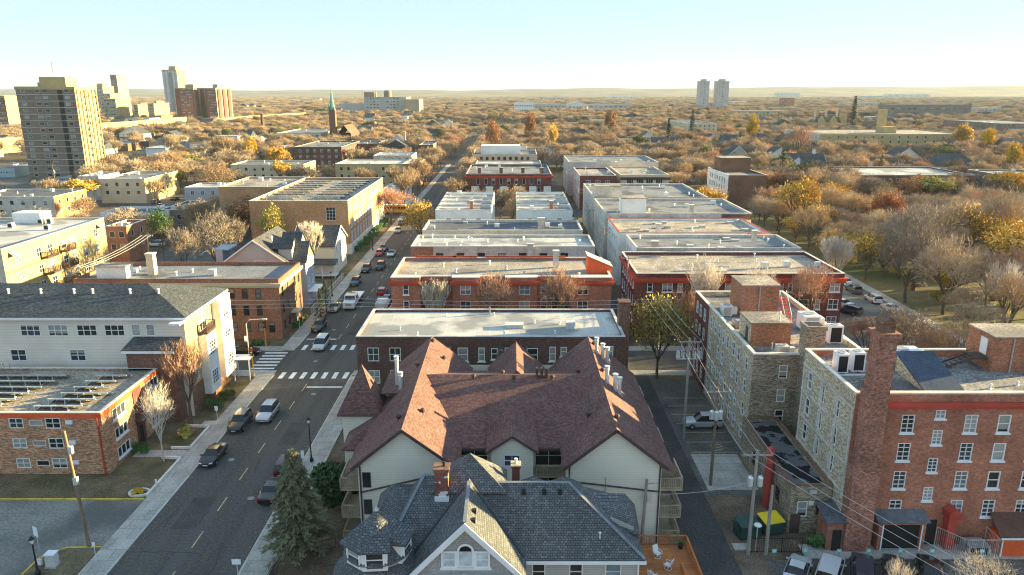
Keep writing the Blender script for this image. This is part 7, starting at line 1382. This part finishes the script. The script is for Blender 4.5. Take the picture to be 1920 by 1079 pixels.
for s in (-1,1): k = MB(); k.box(min(s*.6,s*.9),max(s*.6,s*.9),2.74,2.78,.75,.92); k.build('headlight','lamp_glass',T,O); k = MB(); k.box(min(s*.7,s*.92),max(s*.7,s*.92),-2.83,-2.79,.8,1.05); k.build('tail_light','tail_red',T,O)
p = cp(728,578); T.location = (SE_-1.2,p.y,.012)
T = thing('school_bus', 'yellow school bus crossing the far end of the street', 'bus', (0,0,.012)); mat('bus_yellow', (.62,.30,.02), .4, .05, 1)
k = MB(); k.box(-1.2,1.2,-5.5,3.4,.7,2.9); k.box(-1.15,1.15,-5.4,3.2,2.902,3.08); k.prism([(-1.05,3.402,.7),(-1.05,5.2,.7),(-1.05,5.2,1.5),(-1.05,3.402,1.8)], (2.1,0,0)); k.build('body','bus_yellow',T,O); k = MB(); k.box(-1.12,1.12,-5.3,3.1,3.082,3.14); k.build('roof_panel','white_paint',T,O)
for s in (-1,1):
    for i in range(9): k = MB(); y = -5.0+i*.93; k.box(min(s*1.2,s*1.22),max(s*1.2,s*1.22),y,y+.75,1.9,2.6); k.build('window','car_glass',T,O)
    k = MB(); k.box(min(s*1.2,s*1.225),max(s*1.2,s*1.225),-5.5,3.4,1.5,1.6); k.build('rub_rail','black_paint',T,O)
    for y in (4.1,-3.6): k = MB(); k.tube([(s*1.0-.15,y,.5),(s*1.0+.15,y,.5)], .5, 14); o = k.build('wheel','tyre',T,O); k = MB(); k.tube([(s*1.155,y,.5),(s*1.165,y,.5)], .26, 10); k.build('rim','bus_yellow',o,O)
k = MB(); k.box(-1.0,1.0,3.4,3.43,1.85,2.7); k.build('windscreen','car_glass',T,O)
p = cp(738,408); T.location = (p.x,246.5,.012); T.rotation_euler = (0,0,-PI/2)
# ================================================================ street furniture
def street_lamp(x, y, h, label, group='black lamp posts along the pavements'):
    t = thing('street_lamp', label, 'street lamp', (x,y,.13), 0, group); k = MB(); k.lathe((x,y,.13), [(.22,0),(.22,.3),(.1,.5),(.075,1),(.06,h-.6),(.1,h-.55)], 10); k.build('pole','black_paint',t); k = MB(); k.lathe((x,y,.13+h-.55), [(.1,0),(.2,.35),(.2,.4)], 10); k.build('lantern','lamp_glass',t); k = MB(); k.lathe((x,y,.13+h-.15), [(.26,0),(.15,.15),(.03,.3)], 10); k.build('lamp_cap','black_paint',t); return t
street_lamp(-22.4,73.9,5.2,'black lamp post on the pavement left of the condominium'); p = cp(118,1100); street_lamp(-40.5,54.0,3.6,'black lamp post on the kerbed island at bottom left')
street_lamp(gz(623,557).x,gz(623,557).y,5.0,'black lamp post beside the cedars on the left pavement'); street_lamp(gz(699,470).x,gz(699,470).y,5.2,'black lamp post beside the red hatchback'); street_lamp(-18.2,48.8,3.4,'short black lamp post below the spruce'); street_lamp(109,127,4.5,'black lamp post on the park path')
def sign(x, y, h, w, hh, label, m='white_paint', rz=0, post='galvanised'):
    t = thing('street_sign', label, 'sign', (x,y,.1), rz); k = MB(); k.tube([(0,0,0),(0,0,h)], .035, 6); k.build('post',post,t,O); k = MB(); k.box(-w/2,w/2,-.06,-.035,h-hh,h); k.build('sign_plate',m,t,O); return t
sign(-42.6,57.5,2.4,.7,.95,'white sign on a post beside the driveway kerb','white_paint',-.5); sign(-23.0,53.0,2.3,.75,.5,'white sign on a short post at the bottom of the right pavement'); sign(-36.3,66.9,1.8,.2,.4,'small grey sign post on the left pavement by the lawn'); sign(-36.5,55.8,2.0,.25,.4,'thin sign post at the driveway corner pavement'); sign(-36.6,83.5,2.4,.4,.6,'small parking sign in front of the cream block beds'); sign(-22.6,71.5,2.6,.35,.9,'narrow white sign beside the black lamp post')
t = thing('utility_cabinet', 'white utility cabinet on the kerbed island', 'cabinet', (-40.0,55.2,.12)); k = MB(); k.box(-40.4,-39.6,54.9,55.6,.2,1.35); k.build('casing','membrane_pale',t); k = MB(); k.box(-40.45,-39.55,54.85,55.65,1.352,1.42); k.build('lid','white_paint',t); k = MB(); k.box(-40.5,-39.5,54.8,55.7,.1,.2); k.build('plinth','concrete_dark',t)
t = thing('utility_cabinet', 'small white box on the grass of the kerbed island', 'cabinet', (-41.2,55.4,.12)); k = MB(); k.box(-41.35,-41.05,55.3,55.5,.12,.6); k.build('casing','white_paint',t); k = MB(); k.box(-41.37,-41.03,55.28,55.52,.602,.64); k.build('lid','membrane_pale',t)
t = thing('fire_hydrant', 'white topped hydrant on the corner past the crosswalk', 'hydrant', (gz(551,644).x,gz(551,644).y,.13)); k = MB(); k.lathe(t.location, [(.2,0),(.15,.1),(.15,.7),(.2,.72),(.17,.9),(.05,1.0)], 10); k.build('hydrant_body','membrane_pale',t)
def signal(x, y, label, arm=None, m='bus_yellow'):
    t = thing('traffic_signal', label, 'traffic light', (x,y,.13)); k = MB(); k.tube([(x,y,.13),(x,y,4.6)], .09, 8); k.build('pole',m,t); k = MB(); k.box(x-.18,x+.18,y-.2,y+.2,3.4,4.5); o = k.build('signal_head','black_paint',t)
    for i, mm in enumerate(('tail_red','amber','leaf_green')): k = MB(); k.tube([(x,y-.21,4.25-i*.33),(x,y-.24,4.25-i*.33)], .11, 10); k.build('lens',mm,o)
    if arm: k = MB(); k.tube([(x-.4,y,.13),(x-.4,y,8.2),(x+.2,y,8.8),(x+2.2,y,8.9)], .07, 8); k.build('lamp_arm','grey_metal',t); k = MB(); k.box(x+1.9,x+2.6,y-.15,y+.15,8.8,8.95); k.build('lamp_head','membrane_pale',t); k = MB(); k.box(x-.8,x-.42,y-.15,y-.1,5.6,6.4); k.build('sign_plate','white_paint',t)
    return t
p = gz(492,660); signal(p.x, C1b+1.6, 'yellow traffic signal pole at the far left corner of the crossing'); p = gz(480,715); signal(-37.4, 99.0, 'yellow traffic signal with tall curved lamp arm at the near left corner', 1)
def utility_pole(x, y, h, label, arms=1, trans=0, m='wood_pole', lean=0, cabinets=0):
    t = thing('utility_pole', label, 'utility pole', (x,y,0)); k = MB(); k.tube([(x,y,0),(x+lean,y,h)], [.17,.12], 10); k.build('pole',m,t); k = MB(); xt = x+lean
    for i in range(arms):
        z = h-.4-i*.9; k.bar((xt-1.3,y-.15,z),(xt+1.3,y-.15,z),.1,.13)
        for s in (-1.2,-.5,.5,1.2): k.lathe((xt+s,y-.15,z+.07), [(.05,0),(.07,.1),(.03,.2)], 6)
    if arms: k.build('crossarm','wood_pole_grey',t)
    for i in range(trans): k = MB(); a = (-.45,.0,.45)[i] if trans == 3 else (-.42,.42)[i] if trans == 2 else .4; k.lathe((xt+a,y-.32 if a == 0 else y-.12,h-3.4), [(.2,0),(.24,.06),(.24,.85),(.18,.95),(.05,1.0)], 12); k.lathe((xt+a,y-.3,h-2.42), [(.04,0),(.03,.25)], 6); k.build('transformer','galvanised',t)
    for i in range(cabinets): k = MB(); k.box(xt+.1,xt+.45,y-.15,y+.2,h-2.2-i*3,h-1.5-i*3); k.build('meter_box','galvanised',t)
    return t
UP = {}
p = cp(168,1027); utility_pole(p.x,p.y,11.6,'bare wooden utility pole on the kerbed island at lower left',0,0,'wood_pole',-.5,2)
UP['a'] = (21.0,66.9); utility_pole(20.9,69.0,11.0,'brown wooden utility pole with three grey transformers beside the alley pad',1,3)
UP['b'] = (20.3,79.6); utility_pole(20.3,79.0,12.9,'utility pole with a wide rack of pale insulators in the alley lot',2,0,'wood_pole_grey'); t = thing('insulator_rack','ring of white insulators and transformers on the alley lot pole','insulator rack',(20.3,79,0)); k = MB()
for i in range(12): a = 2*PI*i/12; k.lathe((20.3+1.3*math.cos(a),79.2+.5*math.sin(a),10.4), [(.12,0),(.16,.1),(.08,.5),(.12,.6),(.05,.9)], 6)
k.bar((18.9,79.2,10.3),(21.7,79.2,10.3),.12); k.build('insulator','membrane_pale',t)
p = cp(1400,1040); utility_pole(21.1,57.0,10.3,'weathered utility pole with two transformers at the alley fence',1,2,'wood_pole_grey'); utility_pole(22.7,57.0,6.9,'thin utility pole beside the dumpsters',0,0,'wood_pole_grey')
utility_pole(11.7,57.9,7.0,'short dark utility pole against the condominium wall',0,0,'wood_pole_grey',.2,1); utility_pole(21.2,103.0-2.6,12,'utility pole behind the yellow alley tree',1,0,'wood_pole_grey'); utility_pole(19.9,122,13,'utility pole at the corner of the red cornice block',1,0,'wood_pole_grey')
for y_ in (150,180,212,262): utility_pole(19.2,y_,13,'utility pole standing in the far alley',2,0,'wood_pole_grey')['group'] = 'utility poles in the far alley'
p = gz(290,440); utility_pole(gy(275,440,147).x,147,12.0,'wooden pole with crossarm at the parking lot behind the brown brick block',1,0); utility_pole(gy(98,310,285).x,285,13,'tall pole in front of the tall brown tower',1,1)
def wire(label, pts, r=.028, sag=.5, m='cable'):
    t = thing('power_line', label, 'power line', pts[0]); k = MB()
    for a, b in zip(pts, pts[1:]):
        a = Vector(a); b = Vector(b); k.tube([a.lerp(b, i/8)-Vector((0,0,sag*4*(i/8)*(1-i/8))) for i in range(9)], r, 4, cap=False)
    k.build('cable', m, t); return t
mat('cable', (.42,.42,.42), .5, 0, 1, metal=.3); mat('cable_dark', (.03,.03,.03), .6, 0)
for s, nm in ((-1.2,'left'),(0.0,'middle'),(1.2,'right')): wire(nm+' wire of the three alley power lines crossing the lower right', [(20.3+s,100.4,11.8),(20.3+s,79.0,12.7),(20.9+s,69,10.8),(21.1+s,57,10.1),(29.5+s,36,11.4)], .018, .25)
for i, z in enumerate((9.4,10.0,10.6)): wire(('lowest','middle','highest')[i]+' wire crossing the main street at the first crossing', [(-75,104.5,z),(-22,103.5,z),(21.2,100.4,z+.8)], .024, .4)
for s in (-.9,0,.9): wire('pale service wire sweeping down past the cream block, '+{-.9:'left',0:'middle',.9:'right'}[s]+' of three', [(gy(275,440,147).x+s,147,11.8),(gy(150,508,112).x+s,112,13.2)], .035, .6)
wire('thin wire from the short pole to the condominium corner', [(11.9,57.9,6.6),(13.2,58.4,6.4)], .02, .05, 'cable_dark'); wire('thin slack wire over the alley to the short pole', [(11.9,57.9,5.6),(21.1,57,7.4)], .02, .5)
# dumpsters, reserved plates, deck bits
def dumpster(x, y, lidm, label, rz=0):
    t = thing('dumpster', label, 'dumpster', (x,y,0), rz); k = MB(); k.prism([(-1.0,-.75,.12),(1.0,-.75,.12),(1.0,.75,.12),(-1.0,.75,.12)], (0,0,1.15)); k.box(-1.08,1.08,-.82,.82,1.15,1.28); k.box(-1.12,-1.0,-.3,.3,.6,.9); k.box(1.0,1.12,-.3,.3,.6,.9); k.build('bin_body', mat('dumpster_green', (.02,.055,.045), .5, .25, 1.5),t,O); k = MB(); k.slab([(-1.02,-.8,1.36),(1.02,-.8,1.36),(1.02,.8,1.62),(-1.02,.8,1.62)], .06); k.build('lid',lidm,t,O)
    for a in (-.85,.85):
        for b in (-.6,.6): k = MB(); k.lathe((a,b,0), [(.07,0),(.07,.12)], 8); k.build('castor','black_paint',t,O)
    return t
dumpster(21.9,60.0,'dumpster_green','dark green dumpster with green lid beside the alley',.25); dumpster(24.3,60.6,mat('lid_yellow',(.62,.44,.02),.5,.1,1),'green dumpster with bright yellow lid by the annex',.25)
for i, X in enumerate((23.1,25.8,28.8,31.4,34.2,37.0,41.4)):
    t = thing('parking_plate', 'small teal parking plate on a post before the red brick wall', 'sign', (X,56.2,0), 0, 'teal parking plates'); k = MB(); k.tube([(X,56.2,0),(X,56.2,1.1)], .025, 5); k.build('post','grey_metal',t); k = MB(); k.box(X-.2,X+.2,56.12,56.16,.8,1.15); k.build('sign_plate', mat('teal_plate',(.20,.50,.48),.5,.05,1),t); k = MB(); k.box(X-.12,X+.12,56.1,56.118,.92,1.03); k.build('sign_band','white_paint',t)
t = thing('satellite_lamp', 'white round floodlight on a short post at the alley fence', 'floodlight', (21.9,57.4,0)); k = MB(); k.tube([(21.9,57.4,0),(21.9,57.4,2.6)], .05, 6); k.build('post','galvanised',t); k = MB(); k.lathe((21.9,57.4,2.6), [(.1,0),(.36,.12),(.3,.22),(.05,.3)], 12); k.build('lamp_head','white_paint',t)
chain_fence('white picket fence along the garden on the left pavement', [(-37.6,131),(-37.6,158)], 1.1, 'white_paint', name='picket_fence', bars=.3); chain_fence('low metal railing round the garden below the spruce', [(-20.4,50),(-20.4,56),(-16,58)], 1.1, 'brown_trim', name='garden_railing', bars=1.2)
GAM = .27
# ================================================================ light, air, camera
SUN_EL, SUN_AZ = math.radians(9.5), math.radians(75)      # azimuth clockwise from +Y (the view direction)
w = bpy.data.worlds.new('World'); SC.world = w; w.use_nodes = True; nt = w.node_tree; bg = nt.nodes['Background']
sky = nt.nodes.new('ShaderNodeTexSky'); sky.sky_type = 'NISHITA'; sky.sun_disc = False; sky.sun_elevation = SUN_EL; sky.sun_rotation = SUN_AZ; sky.altitude = 300; sky.air_density = 1.0; sky.dust_density = 0.0; sky.ozone_density = 7.0
gm = nt.nodes.new('ShaderNodeGamma'); gm.inputs[1].default_value = GAM; nt.links.new(sky.outputs[0], gm.inputs[0]); nt.links.new(gm.outputs[0], bg.inputs[0]); bg.inputs[1].default_value = .10
L = bpy.data.lights.new('sun', 'SUN'); L.energy = 3.2; L.angle = math.radians(.5); L.color = (1.0, .78, .37)
lo = bpy.data.objects.new('sun', L); COL.objects.link(lo); d = Vector((math.sin(SUN_AZ)*math.cos(SUN_EL), math.cos(SUN_AZ)*math.cos(SUN_EL), math.sin(SUN_EL))); lo.rotation_euler = d.to_track_quat('Z', 'Y').to_euler(); lo.location = d*200
cam = bpy.data.cameras.new('camera'); co = bpy.data.objects.new('camera', cam); COL.objects.link(co); cam.sensor_width = 36; cam.lens = 36*FP/1920; cam.clip_start = .5; cam.clip_end = 30000
co.location = (0,0,CH); co.rotation_euler = (PI/2-PIT, 0, 0); SC.camera = co
vs = SC.view_settings; vs.view_transform = 'Standard'; vs.look = 'None'; vs.exposure = 3.0; vs.gamma = 1
SC.render.engine = 'CYCLES'; SC.cycles.max_bounces = 5; SC.cycles.diffuse_bounces = 3; SC.cycles.use_denoising = True; SC.cycles.filter_width = 1.1

hz = MB(); hz.box(-8400, 8400, -120, 8600, -3, 150); m = bpy.data.materials.new('haze_air'); m.use_nodes = True; nt = m.node_tree; nt.nodes.remove(nt.nodes['Principled BSDF']); pv = nt.nodes.new('ShaderNodeVolumePrincipled'); pv.inputs['Color'].default_value = (.70,.86,1.0,1); pv.inputs['Density'].default_value = .000042; pv.inputs['Anisotropy'].default_value = 0.0
nt.links.new(pv.outputs[0], nt.nodes['Material Output'].inputs['Volume']); MATS['haze_air'] = m; o = hz.build('haze', 'haze_air', org=(0,0,0)); o['kind'] = 'stuff'; o['label'] = 'thin pale haze over the distant city'; SC.cycles.volume_bounces = 1
